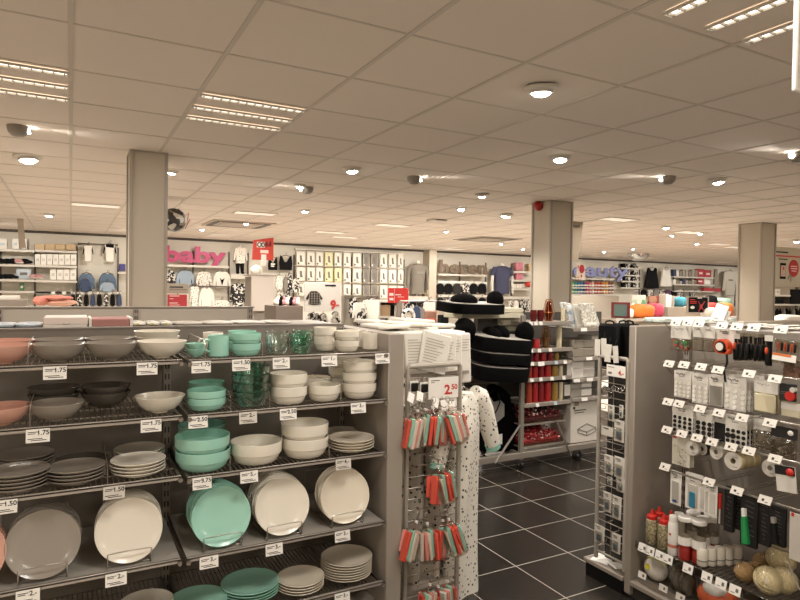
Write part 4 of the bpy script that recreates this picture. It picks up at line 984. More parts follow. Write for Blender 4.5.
# dark hanging goods left of it
for i,px in enumerate((459,464,469,474)):
    a, b = atY(px,386,TY0+.1), atY(px+4,412,TY0+.1)
    thing('belt_pack', f'dark hanging pack with pale edge, {ORD[i]} left of the tote bag', 'pack', [('pack', MB().box(a.x,b.x,0,.05,b.z,a.z,c=.006).mesh('pack', M_frd)),('edge', MB().box(b.x-.008,b.x,-.004,0,b.z+.02,a.z-.02).mesh('edge', M_fix))], (0,TY0+.1,0), group='dark packs by the tote bag')
ob('hang_bar', MB().tube([(pl.x-.25,TY0+.13,atY(465,385,TY0+.1).z),(pa.x-.05,TY0+.13,atY(465,385,TY0+.1).z)],.008,6).mesh('hang_bar', M_steel), tr)
# ================================================================== RIGHT GONDOLA: runs along y, faces -x (the aisle)
RX, RB = 2.60, 2.93        # front of shelves / rails, back board
RYE = 2.20                 # far end panel
rg = bpy.data.objects.new('shelving_gondola', None); LINK(rg); tag(rg, 'taupe shelving unit of hanging packs, tapes and twine at right', 'shelving unit')
ob('end_panel', MB().box(RX, RB+.36, RYE, RYE+.045, .02, 1.443, c=.004).mesh('end_panel', M_taupe), rg)
ob('back_board', MB().box(RB, RB+.03, -.6, RYE, .1, 1.44).mesh('back_board', M_board), rg)
ob('base', MB().box(RX+.02, RB, -.6, RYE+.26, 0, .075).mesh('base', M_taupe_d), rg)
ob('base_top', MB().box(RX-.01, RB+.36, RYE+.046, RYE+.31, .076, .10, c=.003).mesh('base_top', M_taupe), rg)
ob('base_top', MB().box(RX-.01, RB, -.6, RYE, .076, .10, c=.003).mesh('base_top', M_taupe), rg)
ob('top_shelf', MB().box(RB, RB+.36, -.6, RYE, 1.41, 1.443, c=.003).mesh('top_shelf', M_taupe), rg)
for y in (2.13, 1.50, .87):
    u = MB().box(RB-.018, RB, y-.016, y+.016, .1, 1.44)
    for i in range(26):
        for dy in (-.007,.007): u.box(RB-.0195, RB-.0175, y+dy-.003, y+dy+.003, .16+i*.049, .186+i*.049, 1)
    ob('upright', u.mesh('upright', [M_taupe, M_taupe_d]), rg)
def yz(px, py, x): q = atX(px, py, x); return q.y, q.z
# rails across the front with a wire arm at the far end
rails = []
for (px, py, nm) in ((664,321.5,'top'),(664,362,'second'),(663,399,'third'),(664,430,'fourth'),(662,468,'fifth')):
    z = yz(px, py, RX)[1]; rails.append((z, nm))
    r = MB().box(RX-.003, RX+.003, .6, 2.035, z-.004, z+.004, 0, c=.001).tube([(RX,2.03,z),(RX+.15,2.06,z-.10),(RB,2.06,z-.11)], .0032, 6)
    ob('rail', r.mesh('rail', M_steel), rg)
PLATE = MB().box(-.004,.0,-.027,.027,-.032,.004)
pl_me = PLATE.mesh('price_plate', [mat('tag_white','cbc3b8',.5)])
pl_ink = MB().box(-.0046,-.004,.002,.012,-.021,-.010).box(-.0046,-.004,-.015,-.003,-.025,-.022).mesh('print', M_print)
hk_me = MB().tube([(0,0,0),(.33,0,0)], .0026, 6).tube([(0,0,.012),(.33,0,.012)], .002, 5).mesh('hook', M_steel)
def hook(px, py, ri, wh, red=False):
    y, z = yz(px, py, RX-.01)
    o = ob('hook', hk_me, rg); o.location = (RX-.006, y, z-.006)
    t = thing('price_tag', f'white price tag on the {rails[ri][1]} rail, {wh}', 'price tag', [('plate', pl_me), ('print', pl_ink)], (RX-.008, y, z+.012), (0,R(32),0), 'price tags on the hook rails')
tags = [(0,((677,323,'over the red and green pack'),(689,323,'over the clear nail packs'),(700,324,'right of the clear nail packs'),(723,326,'over the orange tape measure'),(738,327,'over the black tool packs'),(755,328,'over the second black tool packs'),(782,330,'over the clear screwdriver set'))),
 (1,((670,364,'nearest the end panel'),(685,365,'over the first white sticker card'),(702,367,'over the second white sticker card'),(719,370,'over the grey felt card'),(750,374,'right of the third white sticker card'),(776,379,'left of the black and red card'))),
 (2,((669,402,'nearest the end panel'),(680,404,'over the sixteen-dot card'),(701,409,'over the second dotted card'),(720,413,'over the black felt square card'),(743,418,'over the large-dot card'),(771,423,'over the clear bags'))),
 (3,((668,430,'nearest the end panel'),(683,434,'over the pale seed-print card'),(698,438,'over the first tape roll'),(713,442,'over the second tape roll'),(732,447,'over the biggest tape roll'),(750,451,'right of the biggest tape roll'),(776,459,'over the red-dotted white pack'))),
 (4,((666,467,'nearest the end panel'),(710,482,'over the white leaning cards'),(738,491,'over the green tube card'),(766,500,'over the black tube card')))]
for ri, L in tags:
    for px, py, wh in L: hook(px, py, ri, wh)
# ---- hanging packs. d = how far behind the rail the front pack hangs
M_hole = mat('dark_hole', '24211e', .8)
def pack(name, cat, lab, px0, px1, py0, py1, mcard, d=.03, th=.006, extra=None, n=1, grp='packs hanging on the hook rails', tilt=0, step=.014):
    x = RX+d
    y0, z0 = yz((px0+px1)/2, py0, x); _, z1 = yz((px0+px1)/2, py1, x)
    ya = yz(px0, (py0+py1)/2, x)[0]; yb_ = yz(px1, (py0+py1)/2, x)[0]
    w, h = ya-yb_, z0-z1
    for i in range(n):
        # local: x = right along the face (towards the camera), z up from the top centre, -y = outwards
        parts = [('card', MB().box(-w/2,w/2,0,th,-h,0,c=.0015).mesh('card', mcard))]
        if extra: parts += extra(w, h, i)
        l = lab if n == 1 else (f'front {lab}' if i == 0 else f'{lab}, {ORD[i]} from the front')
        thing(name, l, cat, parts, (x+i*step+random.uniform(0,.002), (ya+yb_)/2+random.uniform(-.003,.003)*i, z0), (0,R(tilt),R(-90)), grp)
def scribble(w, h, top=.12):          # handwriting-like line on a header
    m = MB(); pts = [(-w*.36+w*.5*i/14, -.0016, -h*top+h*.035*math.sin(i*2.1)+h*.02*math.sin(i*.9)) for i in range(15)]
    m.tube(pts, .0012, 4); m.box(-w*.2,w*.12,-.0012,.0002,-h*(top+.09)-.0012,-h*(top+.09)+.0012)
    return m.mesh('print', M_print)
def header(w, h, frac, m, nm='header'): return (nm, MB().box(-w/2,w/2,-.002,.0005,-h*frac,0).mesh(nm, m))
def dots(nx, ny, m, r, z0=.38, z1=.97, big=False):
    def f(w, h, i):
        mb = MB()
        for a in range(nx):
            for b in range(ny):
                x = -w*.36+w*.72*a/max(1,nx-1); z = -h*(z0+(z1-z0)*(b+.5)/ny)
                rr = r*(1.45 if big and b == 1 and a < 2 else 1)
                mb.cyl((x,-.004,z),(x,0,z),rr,n=12)
        return [('header', MB().box(-w/2,w/2,-.001,.0003,-h*.3,0).mesh('header', M_pack)), ('print', scribble(w,h)), ('felt_dots', mb.mesh('felt_dots', m), 'round felt pads')]
    return f
M_card = mat('grey_white_card','d9d2c7',.55); M_felt_w = mat('white_felt','f0ebe2',.85); M_felt_g = mat('grey_felt','8d867c',.9); M_felt_b = mat('black_felt_pads','1a1513',.9)
M_blister = clear_mat('clear_blister','f2efe9',.22,.08)
M_orange = mat('orange_plastic','d9522c',.4); M_dkt = mat('tool_black','0d0c0b',.4,spec=.3); M_redpl = mat('red_plastic','c0281f',.4); M_green = mat('green_plastic','3f9a4a',.4); M_blue = mat('teal_blue_plastic','2f7d9c',.4)
def redgreen(w,h,i):
    mb = MB(); rnd = random.Random(4)
    for k in range(9): mb.ell((0,0,0),(.012,.006,.008),8,5,k%2).xf(T((rnd.uniform(-.36,.36)*w,-.008,-h*rnd.uniform(.62,.93))) @ RY(rnd.uniform(0,90)))
    return [header(w,h,.5,M_card), ('print', scribble(w,h)), ('clips', mb.mesh('clips',[M_green,M_redpl])), ('blister', MB().box(-w*.48,w*.48,-.018,-.001,-h*.98,-h*.52,c=.005).mesh('blister',M_blister))]
pack('clip_pack','pack','pack of red and green clips, top rail beside end panel',671,691,326,351,M_blister,.05,.003,redgreen,2)
def nails(w,h,i):
    mb = MB()
    for k in range(7): mb.cyl((-w*.4+w*.8*k/6,-.006,-h*.95),(-w*.38+w*.76*k/6,-.006,-h*.58),.0035,n=6)
    return [header(w,h,.45,M_card), ('print', scribble(w,h)), ('hooks', mb.mesh('hooks',M_steel)), ('blister', MB().box(-w*.48,w*.48,-.014,-.001,-h*.99,-h*.48,c=.004).mesh('blister',M_blister))]
pack('hook_pack','pack','clear pack of steel hooks second on the top rail',693,704,326,351,M_blister,.05,.003,nails,2)
pack('hook_pack','pack','clear pack of steel hooks third on the top rail',704,715,327,352,M_blister,.05,.003,nails,2)
def tapem(w,h,i):
    M = T((w*.05,-.03,-h*.78))
    bd = MB().cyl((0,-.016,0),(0,.02,0),.034,n=28).box(-.0,.037,-.016,.02,-.034,-.005,c=.006).xf(M,0)
    dk = MB().cyl((0,-.024,0),(0,-.015,0),.025,n=24).xf(M,0)
    fc = MB().cyl((0,-.026,0),(0,-.022,0),.018,n=24).xf(M,0)
    st = MB().tube([(.02,0,-.03),(.03,-.01,-.07),(.015,-.01,-.11),(.018,0,-.16)],.005,6).xf(M,0)
    return [('print', scribble(w,h)),('tape_case', bd.mesh('tape_case',M_orange)),('bezel', dk.mesh('bezel',M_dkt)),('dial', fc.mesh('dial',M_card)),('wrist_strap', st.mesh('wrist_strap',M_dkt))]
pack('tape_measure','tape measure','orange and black tape measure on a white card, top rail',717,735,329,351,M_card,.04,.003,tapem)
def tool(blade):
    def f(w,h,i):
        hd = MB().box(-w*.42,w*.42,-.018,-.002,-h*.98,-h*.35,c=.008); nk = MB().cyl((0,-.01,-h*.36),(0,-.01,-h*.12),.006,n=8)
        r = [('handle', hd.mesh('handle',M_dkt)),('shaft', nk.mesh('shaft',M_dkt))]
        if blade: r.append(('grip', MB().ell((0,-.018,-h*.45),(w*.22,.01,h*.13),12,8).mesh('grip',M_orange)))
        return r
    return f
for k,(a,b) in enumerate(((734,740),(739.5,745),(744.5,750.5))): pack('screwdriver','screwdriver',f'black screwdriver pack, {ORD[k]} right of the tape measure',a,b,333,361,M_blister,.05,.002,tool(k==0 and 1),2,step=.03)
for k,(a,b) in enumerate(((754,759),(759,764))): pack('screwdriver','screwdriver',f'black screwdriver pack, {ORD[k]} left of the orange knife',a,b,334,362,M_blister,.05,.002,tool(0),2,step=.03)
pack('utility_knife','knife','orange and black utility knife on the top rail',765.5,772,338,366,M_dkt,.035,.002,tool(1))
for px0,px1,py0,py1,wh in ((735,740,333.5,339,'over the first black screwdriver'),(765,773,335,341.5,'over the orange knife')):
    y0,z0 = yz(px0,py0,RX+.02); y1,z1 = yz(px1,py1,RX+.02)
    thing('price_sticker','small white price sticker '+wh,'sticker',MB().box(RX+.018,RX+.02,y1,y0,z1,z0).mesh('price_sticker',M_white),group='white price stickers on the tools')
def setbox(w,h,i):
    mb = MB()
    for k in range(6): mb.box(-w*.42+w*.84*k/6+.002,-w*.42+w*.84*(k+1)/6-.002,-.012,-.002,-h*.48,-h*.12,k%2,c=.004)
    return [('bits', mb.mesh('bits',[M_orange,M_dkt])),('label', MB().box(-w/2,w/2,-.02,-.0185,-h*.85,-h*.56).mesh('label',M_white)),('label_stripe', MB().box(-w/2,w*.3,-.0206,-.02,-h*.66,-h*.56).mesh('label_stripe',mat('orange_label','d9763c',.5))),('box', MB().box(-w*.5,w*.5,-.018,.0,-h,0,c=.004).mesh('box',M_blister))]
pack('bit_set','tool set','clear case of orange tool bits with a white label, top rail',776,800,340,365,M_blister,.02,.02,setbox,tilt=4)
M_pinkbag = speck_mat('pinkish_plugs',['b98b80','9c7268','c9a296','8a5f56'],60,.6)
pack('plug_bag','bag','bag of pinkish wall plugs below the clear tool case',783,803,360,377,M_pinkbag,.05,.03,lambda w,h,i:[('blister',MB().box(-w/2,w/2,-.006,-.001,-h,0,c=.003).mesh('blister',M_blister))])
# second rail: sticker cards
pack('sticker_card','card pack','white card of white felt pads beside the end panel, second rail',674,691,371,398,M_card,.03,.003,dots(4,4,M_felt_w,.007),3)
pack('sticker_card','card pack','white card of white felt pads second on the second rail',692,708,374,404,M_card,.03,.003,dots(3,4,M_felt_w,.009),3)
pack('felt_sheet','card pack','white card with a grey felt sheet, second rail',709,723,375,406,M_card,.03,.003,lambda w,h,i:[('print',scribble(w,h)),('felt_sheet',MB().box(-w*.42,w*.42,-.003,-.0005,-h*.96,-h*.36).mesh('felt_sheet',M_felt_g),'grey felt sheet')],2)
pack('sticker_card','card pack','white card of large white felt pads, mid second rail',724,746,376,411,M_card,.03,.003,dots(3,4,M_felt_w,.009),5,step=.03)
pack('sheet_pack','card pack','white header card with clear film and cream sheet, second rail',754,778,381,413,M_blister,.03,.003,lambda w,h,i:[header(w,h,.38,M_card),('print',scribble(w,h)),('sheet',MB().box(-w*.45,w*.45,-.012,-.001,-h*.98,-h*.4,c=.006).mesh('sheet',mat('cream_sheet','cfc4a4',.6)))],2,step=.03)
pack('hook_card','card pack','black card with a red and white badge, second rail',779,795,384,401,mat('black_card','1b1817',.5),.02,.003,lambda w,h,i:[('badge',MB().cyl((w*.2,-.003,-h*.68),(w*.2,0,-h*.68),.02,n=20).mesh('badge',M_redpl)),('badge',MB().cyl((w*.36,-.004,-h*.3),(w*.36,0,-h*.3),.011,n=16).mesh('badge',M_card)),('lines',MB().box(-w*.4,w*.1,-.001,0,-h*.5,-h*.46).box(-w*.4,0,-.001,0,-h*.6,-h*.57).mesh('lines',M_printgrey))],2)
pack('pad_pack','card pack','cream foam pack below the black card, second rail',781,800,403,417,mat('cream_foam','cdc3a8',.7),.04,.02,lambda w,h,i:[header(w,h,.5,M_card)])
# third rail
pack('sticker_card','card pack','white card with sixteen black felt dots, third rail',672,693,405,434,M_card,.03,.003,dots(4,4,M_felt_b,.0085),4)
pack('sticker_card','card pack','white card with three columns of black felt dots',696,712,409,441,M_card,.03,.003,dots(3,4,M_felt_b,.0105),4)
pack('felt_sheet','card pack','white card with a black felt square, third rail',714,726,412,442,M_card,.05,.003,lambda w,h,i:[('print',scribble(w,h)),('felt_sheet',MB().box(-w*.45,w*.45,-.003,-.0005,-h*.97,-h*.36).mesh('felt_sheet',M_felt_b),'black felt square')],2)
pack('sticker_card','card pack','white card of large and small black felt dots, third rail',725,747,415,451,M_card,.03,.003,dots(4,4,M_felt_b,.0085,big=True),5,step=.03)
M_crink = clear_mat('crinkled_film','e6e0d6',.35,.12)
def crink(seed):
    def f(w,h,i):
        rnd = random.Random(seed); mb = MB()
        for k in range(16):
            p = Vector((rnd.uniform(-.4,.4)*w,rnd.uniform(-.02,-.004),-h*rnd.uniform(.45,.95))); q = p+Vector((rnd.uniform(-.02,.02),rnd.uniform(-.008,.004),rnd.uniform(-.02,.02))); mb.tube([p,(p+q)/2+Vector((.004,-.004,.003)),q],.0025,5)
        return [('header',MB().box(-w/2,w/2,-.003,.001,-h*.36,0).mesh('header',M_card if seed == 1 else mat('black_card','1b1817',.5))),('print',scribble(w,h)) if seed == 1 else ('badge',MB().ell((w*.26,-.004,-h*.16),(.012,.004,.011),12,8).mesh('badge',M_card)),('film',MB().box(-w*.5,w*.5,-.025,.01,-h,-h*.34,c=.012).mesh('film',M_crink)),('wire_hooks',mb.mesh('wire_hooks',M_steel))]
    return f
pack('hook_bag','bag','clear bag of small wire hooks with a white header',754,776,420,450,M_blister,.05,.002,crink(1))
pack('hook_bag','bag','clear bag of small wire hooks with a black header',771,797,427,458,M_blister,.03,.002,crink(2))
# fourth rail
pack('seed_card','card pack','pale card printed with small dark marks, fourth rail',672,690,437,466,mat('pale_seed_card','cfc7b6',.6),.02,.003,lambda w,h,i:[('corner_mark',MB().box(-w*.45,-w*.25,-.001,0,-h*.08,-.002).mesh('corner_mark',M_redpl)),('print',(lambda mb,rnd:[mb.tube([(x,-.001,z),(x+.006,-.001,z-.004)],.0009,4) for x,z in ((rnd.uniform(-.4,.3)*w,-h*rnd.uniform(.3,.95)) for _ in range(40))] and mb.mesh('print',M_printgrey))(MB(),random.Random(2)))],3)
def roll(px, py, r_px, d, th, lab, m, seed=0, n=1):
    for i in range(n):
        x = RX+d+i*(th+.004); y, z = yz(px, py, RX+d); r = size_at(r_px*2, (RX+d,y,z), px)/2*1.12
        bd = MB().lathe([(r*.35,0),(r*.97,0),(r,.003),(r,th-.003),(r*.97,th),(r*.35,th),(r*.35,0)],28).xf(RY(90),0)
        lb = MB().lathe([(r*.3,-.001),(r*.93,-.001),(r*.93,.0005),(r*.3,.0005),(r*.3,-.001)],28).xf(RY(90),0)
        ink = MB().box(-.0016,-.0008,-r*.5,r*.1,r*.42,r*.46).box(-.0016,-.0008,-r*.5,0,-r*.62,-r*.56)
        hdm = MB().box(0,.002,-.018,.018,r*.7,r*1.2)
        l = lab if n == 1 else f'{lab}, {ORD[i]} from the front'
        thing('tape_roll', l, 'tape roll', [('roll',bd.mesh('roll',m)),('label',lb.mesh('label',M_card)),('print',ink.mesh('print',M_printgrey)),('hang_tab',hdm.mesh('hang_tab',M_blister))], (x,y,z), (0,R(4),R(random.uniform(-4,4))), 'rolls of tape on the fourth rail')
M_tape = mat('cream_tape','c3b389',.4); M_tape2 = mat('white_tape','d5cebf',.4); M_tape3 = mat('dark_tape','35302b',.5)
roll(692,448,7.5,.02,.02,'white-labelled tape roll, first on the fourth rail',M_tape2)
roll(702,449,6.5,.06,.03,'tape roll half hidden behind the first white one',M_tape3)
roll(716,452,7.5,.04,.03,'white-labelled tape roll, mid fourth rail',M_tape2,n=2)
roll(733,461,9.5,.02,.045,'big cream tape roll',M_tape,n=3)
roll(770,468,9,.07,.04,'tape roll behind the red-dotted white pack',M_tape2)
pack('red_dot_pack','card pack','white pack with a black top and red dot, fourth rail',774,794,466,492,M_card,.0,.008,lambda w,h,i:[('header',MB().box(-w/2,w/2,-.002,0,-h*.34,0).mesh('header',mat('black_card','1b1817',.5))),('badge',MB().ell((w*.3,-.008,-h*.2),(.016,.008,.016),14,8).mesh('badge',M_redpl))],tilt=-6)
# fifth rail
def longcard(m, col, zz=(.72,.9)):
    return lambda w,h,i:[('slot',MB().box(-w*.3,w*.3,-.004,-.0005,-h*.92,-h*.3,c=.001).mesh('slot',mat('soft_grey_slot','bdb5aa',.5))),('print',scribble(w,h,.1)),('tool',MB().box(-w*.18,w*.18,-.008,-.004,-h*zz[1],-h*zz[0],c=.002).mesh('tool',col))]
pack('brush_card','card pack','narrow white card with a blue tip beside the end panel, fifth rail',670,681,471,505,M_white,.02,.004,longcard(M_white,mat('dark_blue','2b4f86',.4),(.84,.92)))
pack('brush_card','card pack','white card holding a teal-handled brush, fifth rail',685,701,474,510,M_white,.03,.004,longcard(M_white,M_blue,(.5,.93)),2)
for k,(a,b,c_,d_,tl) in enumerate(((699,706,478,512,0),(704,712,481,516,0),(708,717,484,517,0))):
    pack('brush_card','card pack',f'slanting white card, {ORD[k]} right of the teal brush card',a,b,c_,d_,M_white,.03-.012*k,.004,lambda w,h,i:[('print',scribble(w,h,.1)),('slot',MB().box(-w*.3,w*.3,-.003,-.0005,-h*.9,-h*.3).mesh('slot',M_fix))])
pack('pen_card','card pack','dark card holding a red glue pen, fifth rail',717,724,488,525,mat('smoke_card','4a433d',.5),.03,.003,lambda w,h,i:[('pen',MB().cyl((0,-.008,-h*.95),(0,-.008,-h*.55),.004,n=8).cyl((0,-.008,-h*.55),(0,-.008,-h*.15),.008,n=10,k=1).mesh('pen',[M_fix,M_redpl]))])
M_bc = mat('black_card','1b1817',.5)
def writing(w,h,i): 
    mb = MB(); rnd = random.Random(int(h*1e4))
    for k in range(9): mb.tube([(rnd.uniform(-.3,0)*w,-.001,-h*(.12+.09*k)),(rnd.uniform(.05,.35)*w,-.001,-h*(.12+.09*k)-.004)],.0008,4)
    return [('print',mb.mesh('print',M_printgrey))]
pack('glue_card','card pack','black written card, first after the red pen, fifth rail',724,733,487,532,M_bc,.03,.003,writing,2)
pack('glue_card','card pack','black written card, second after the red pen, fifth rail',734,741,489,530,M_bc,.06,.003,writing,2)
def tube_(m, cap):
    return lambda w,h,i: writing(w,h,i)+[('tube',MB().cyl((-w*.05,-.012,-h*.93),(-w*.2,-.012,-h*.42),.016,.011,n=14).mesh('tube',m)),('cap',MB().cyl((-w*.2,-.012,-h*.42),(-w*.23,-.012,-h*.28),.009,n=12).mesh('cap',cap))]
pack('glue_card','card pack','black card with a green glue tube, fifth rail',740,757,495,547,M_bc,.02,.003,tube_(mat('green_tube','1f8a4a',.35),M_white),2)
pack('glue_card','card pack','black written card between the green and black tubes',758,770,500,546,M_bc,.03,.003,writing,2)
pack('glue_card','card pack','black card with a black glue tube and silver cap, fifth rail',770,785,507,546,M_bc,.03,.003,tube_(M_dkt,mat('silver_cap','b9b3aa',.3,metal=.6)),2)
pack('wide_card','card pack','wide pale card with a red mark at the right edge',789,812,515,563,mat('pale_wide_card','c2b9ad',.5),-.02,.004,lambda w,h,i:[('corner_mark',MB().box(-w*.42,-w*.3,-.001,0,-h*.08,-h*.0).mesh('corner_mark',M_redpl))])
# ---- lower wire shelf, label strip, basket
zs_ = yz(640,545,RX)[1]+.012
ws = MB().box(RX,RX+.006,.5,2.17,zs_-.02,zs_+.004)
for i in range(66): 
    y = .52+i*.025; ws.box(RX,RB-.005,y-.0016,y+.0016,zs_-.006,zs_-.002)
for x in (RX+.08,RX+.17,RX+.26): ws.box(x-.003,x+.003,.5,2.17,zs_-.011,zs_-.006)
sh = ob('shelf', ws.mesh('shelf', M_wire), rg)
ob('label_strip', MB().box(RX-.012,RX-.002,.5,2.165,zs_-.032,zs_+.008,c=.002).mesh('label_strip', clear_mat('clear_strip','d6cfc4',.3)), sh)
zb_ = .112
sh2 = ob('shelf', MB().box(RX+.02,RX+.026,.5,2.17,zb_,zb_+.02).box(RX+.02,RB,.5,2.17,zb_-.01,zb_).mesh('shelf', M_dk), rg)
for k,(px,py) in enumerate(((643,546),(650,551),(660,557),(668,562.5),(688,572),(707,581),(721,588),(735,595))):
    y, z = yz(px,py,RX-.016)
    wh = ['first from the end panel','second from the end panel','under the red-capped bottles','under the white bottle','under the tall clear bottles','under the white spools','left of the twine balls','under the front twine ball'][k]
    thing('price_tag','white price label on the lower shelf strip, '+wh,'price tag',[('plate',MB().box(-.003,0,-.026,.026,-.02,.022).mesh('plate',M_white)),('print',MB().box(-.0036,-.003,-.016,-.004,-.006,.010).box(-.0036,-.003,.0,.018,-.012,-.009).mesh('print',M_printgrey))],(RX-.016,y,zs_-.012),(0,R(14),0),'labels on the lower shelf strip')
for k,(px,py) in enumerate(((640,576),(661,589),(678,598))):
    y, z = yz(px,py,RX-.0)
    thing('price_tag','white price label on the bottom shelf edge, '+['nearest the end panel','below the dust masks','left of the orange net bag'][k],'price tag',[('plate',MB().box(-.003,0,-.024,.024,-.016,.016).mesh('plate',M_white)),('print',MB().box(-.0036,-.003,-.012,-.002,-.006,.006).mesh('print',M_printgrey))],(RX+.018,y,z),(0,R(14),0),'labels on the bottom shelf edge')
# goods on the lower shelf
def upright_at(px, py, d):     # foot of something whose base centre is seen at px on the shelf, d behind its front
    y, z = yz(px, py, RX+d); return Vector((RX+d, y, zs_))
M_glit = speck_mat('glitter_filling',['8d8166','a89a78','6f654e','c0b48e'],140,.4)
def glitter(px, d, lab):
    p = upright_at(px, 525, d)
    thing('glitter_bottle', lab, 'bottle', [('bottle',MB().lathe([(0,0),(.027,0),(.03,.004),(.03,.115),(.026,.128),(.017,.134),(0,.134)],20).mesh('bottle',M_glit)),('cap',MB().lathe([(.026,.126),(.026,.145),(.012,.152),(.006,.176),(.003,.178),(0,.178)],18).mesh('cap',M_redpl),'red nozzle cap')], p, (0,0,random.uniform(0,6)), 'red-capped glitter bottles')
glitter(652,.05,'red-capped glitter bottle nearest the end panel'); glitter(659,.12,'red-capped glitter bottle behind the front one'); glitter(664,.05,'red-capped glitter bottle left of the white bottle'); glitter(671,.12,'red-capped glitter bottle behind the white bottle')
p = upright_at(673.5,535,.035)
thing('glue_bottle','white bottle with red marks right of the glitter bottles','bottle',[('bottle',MB().lathe([(0,0),(.024,0),(.026,.004),(.026,.15),(.022,.165),(.0,.165)],20).mesh('bottle',M_white)),('cap',MB().lathe([(.022,.165),(.022,.19),(.019,.194),(0,.194)],18).mesh('cap',M_pack)),('mark',MB().lathe([(.0265,.04),(.0265,.055)],20).mesh('mark',mat('salmon_mark','c9735e',.5))),('mark',MB().cyl((-.027,0,.105),(-.0255,0,.105),.006,n=10).mesh('mark',M_redpl))],p,group='bottles on the lower shelf')
p = upright_at(679,530,.09)
thing('glue_bottle','white capped bottle behind the marked white bottle','bottle',[('bottle',MB().lathe([(0,0),(.024,0),(.026,.004),(.026,.16),(.022,.17),(.0,.17)],20).mesh('bottle',M_white)),('cap',MB().lathe([(.022,.17),(.022,.195),(.0,.195)],18).mesh('cap',M_pack))],p,group='bottles on the lower shelf')
def jar(px, py, d, s, lab, lbl=True):
    p = upright_at(px,py,d)
    pr = [('jar',MB().lathe([(0,0),(.03,0),(.032,.004),(.032,.19),(.03,.195)],24).mesh('jar',M_blister)),('lid',MB().lathe([(.0335,.190),(.034,.192),(.034,.207),(.032,.209),(0,.209)],24).mesh('lid',M_white)),('red_filling',MB().lathe([(0,.004),(.029,.004),(.029,.05),(.024,.06),(0,.062)],18).mesh('red_filling',M_redpl))]
    if lbl: pr.append(('label',MB().lathe([(.0326,.075),(.0326,.115)],24).mesh('label',M_white)))
    thing('clear_jar', lab, 'jar', pr, p, (0,0,0), 'tall clear jars with white lids', s)
jar(685,540,.04,1,'tall clear jar with red filling, front left of the jars'); jar(699,538,.06,1,'tall clear jar with red filling, right of the front left one'); jar(704,530,.14,.95,'tall clear jar farther back with red filling'); jar(693,530,.15,.97,'tall clear jar at the back between the front two'); jar(713,528,.2,.9,'tall clear jar rearmost on the right of the jars')
for k in range(5):
    px = 702+8.6*k; d = .055+.042*k
    p = upright_at(px,570-5*k,d)
    thing('thread_spool', f'white wrapped thread spool, {ORD[k]} from the front of the row','spool',[('spool',MB().lathe([(0,0),(.022,0),(.0265,.008),(.0265,.075),(.021,.084),(0,.084)],20).mesh('spool',mat('white_thread','e5dccb',.6,bump=.4,bscale=260))),('label',MB().lathe([(.0268,.025),(.0268,.03)],20).mesh('label',M_printgrey))],p,group='white thread spools in a row')
M_jute = mat('jute_twine','b08f62',.8,bump=.6,bscale=180); M_cord = mat('cream_cord','d9cba4',.75,bump=.6,bscale=150)
def ball(px, py, d, r, m, lab, rot, z=None):
    y, zz = yz(px, py, RX+d)
    mb = MB().ell((0,0,0),(r,r,r*.95),28,18,fn=lambda p: 1+.012*math.sin(26*p.z+5*p.x))
    wd = MB()
    for k in range(7):
        M = Euler((k*.45,k*.7,0)).to_matrix().to_4x4()
        wd.tube([M @ Vector((r*1.005*math.cos(2*PI*j/28),r*1.005*math.sin(2*PI*j/28),r*.3*math.sin(4*PI*j/28)*.3)) for j in range(28)],r*.035,5,closed=True)
    hole = MB().cyl((0,0,r*.90),(0,0,r*.955),r*.2,n=16)
    zc = zs_+r if z is None else z
    thing('twine_ball', lab, 'twine', [('ball',mb.mesh('ball',m)),('windings',wd.mesh('windings',m)),('core_hole',hole.mesh('core_hole',M_fix)),('wrap',MB().ell((0,0,0),(r*1.05,r*1.05,r*1.03),18,10).mesh('wrap',clear_mat('thin_film','f6f3ee',.1,.12)),'clear film wrap')], (RX+d,y,zc), rot, 'balls of twine on the lower shelf')
def zrest(px, py, d, r): return max(zs_+r, yz(px, py, RX+d)[1])
ball(745,578,.075,.044,M_jute,'brown jute twine ball at the left of the twine heap',(0,0,1))
ball(755,571,.15,.038,M_jute,'small brown jute twine ball behind the left one',(0,0,2))
ball(768,584,.065,.057,M_cord,'cream twine ball in front with its open core',(0,R(-70),R(20)))
ball(784,577,.13,.056,M_cord,'cream twine ball right behind the front one',(.4,0,0))
ball(763,562,.22,.044,M_jute,'brown jute twine ball uppermost at the back',(0,0,3),zrest(763,562,.22,.044))
ball(781,559,.21,.062,M_cord,'biggest cream twine ball uppermost at the right',(.2,.3,0),zrest(781,559,.21,.062))
# bottom shelf: masks, clear bags, orange net bag
y, z = yz(655,570,RX+.08)
mk = MB().ell((0,0,0),(.045,.07,.06),20,14,fn=lambda p: 1-.18*max(0,p.x))
thing('dust_mask','white cupped dust mask with yellow badge on the bottom shelf','mask',[('cup',mk.mesh('cup',mat('mask_white','ddd5c8',.8,bump=.2,bscale=90))),('badge',MB().cyl((-.046,.02,0),(-.038,.02,0),.014,n=16).mesh('badge',mat('yellow_badge','d9c92f',.5))),('strap',MB().tube([(-.01,-.06,.03),(-.035,-.02,.055),(-.03,.04,.045),(0,.066,.02)],.003,5).mesh('strap',mat('yellow_strap','d8cf6a',.6)))],(RX+.09,y,zb_+.07),(0,R(12),0))
y, z = yz(668,577,RX+.1)
thing('dust_mask','greyish dust mask behind the yellow-badged one','mask',[('cup',MB().ell((0,0,0),(.04,.06,.055),18,12).mesh('cup',mat('mask_grey','aaa396',.8)))],(RX+.14,y-.03,zb_+.06))
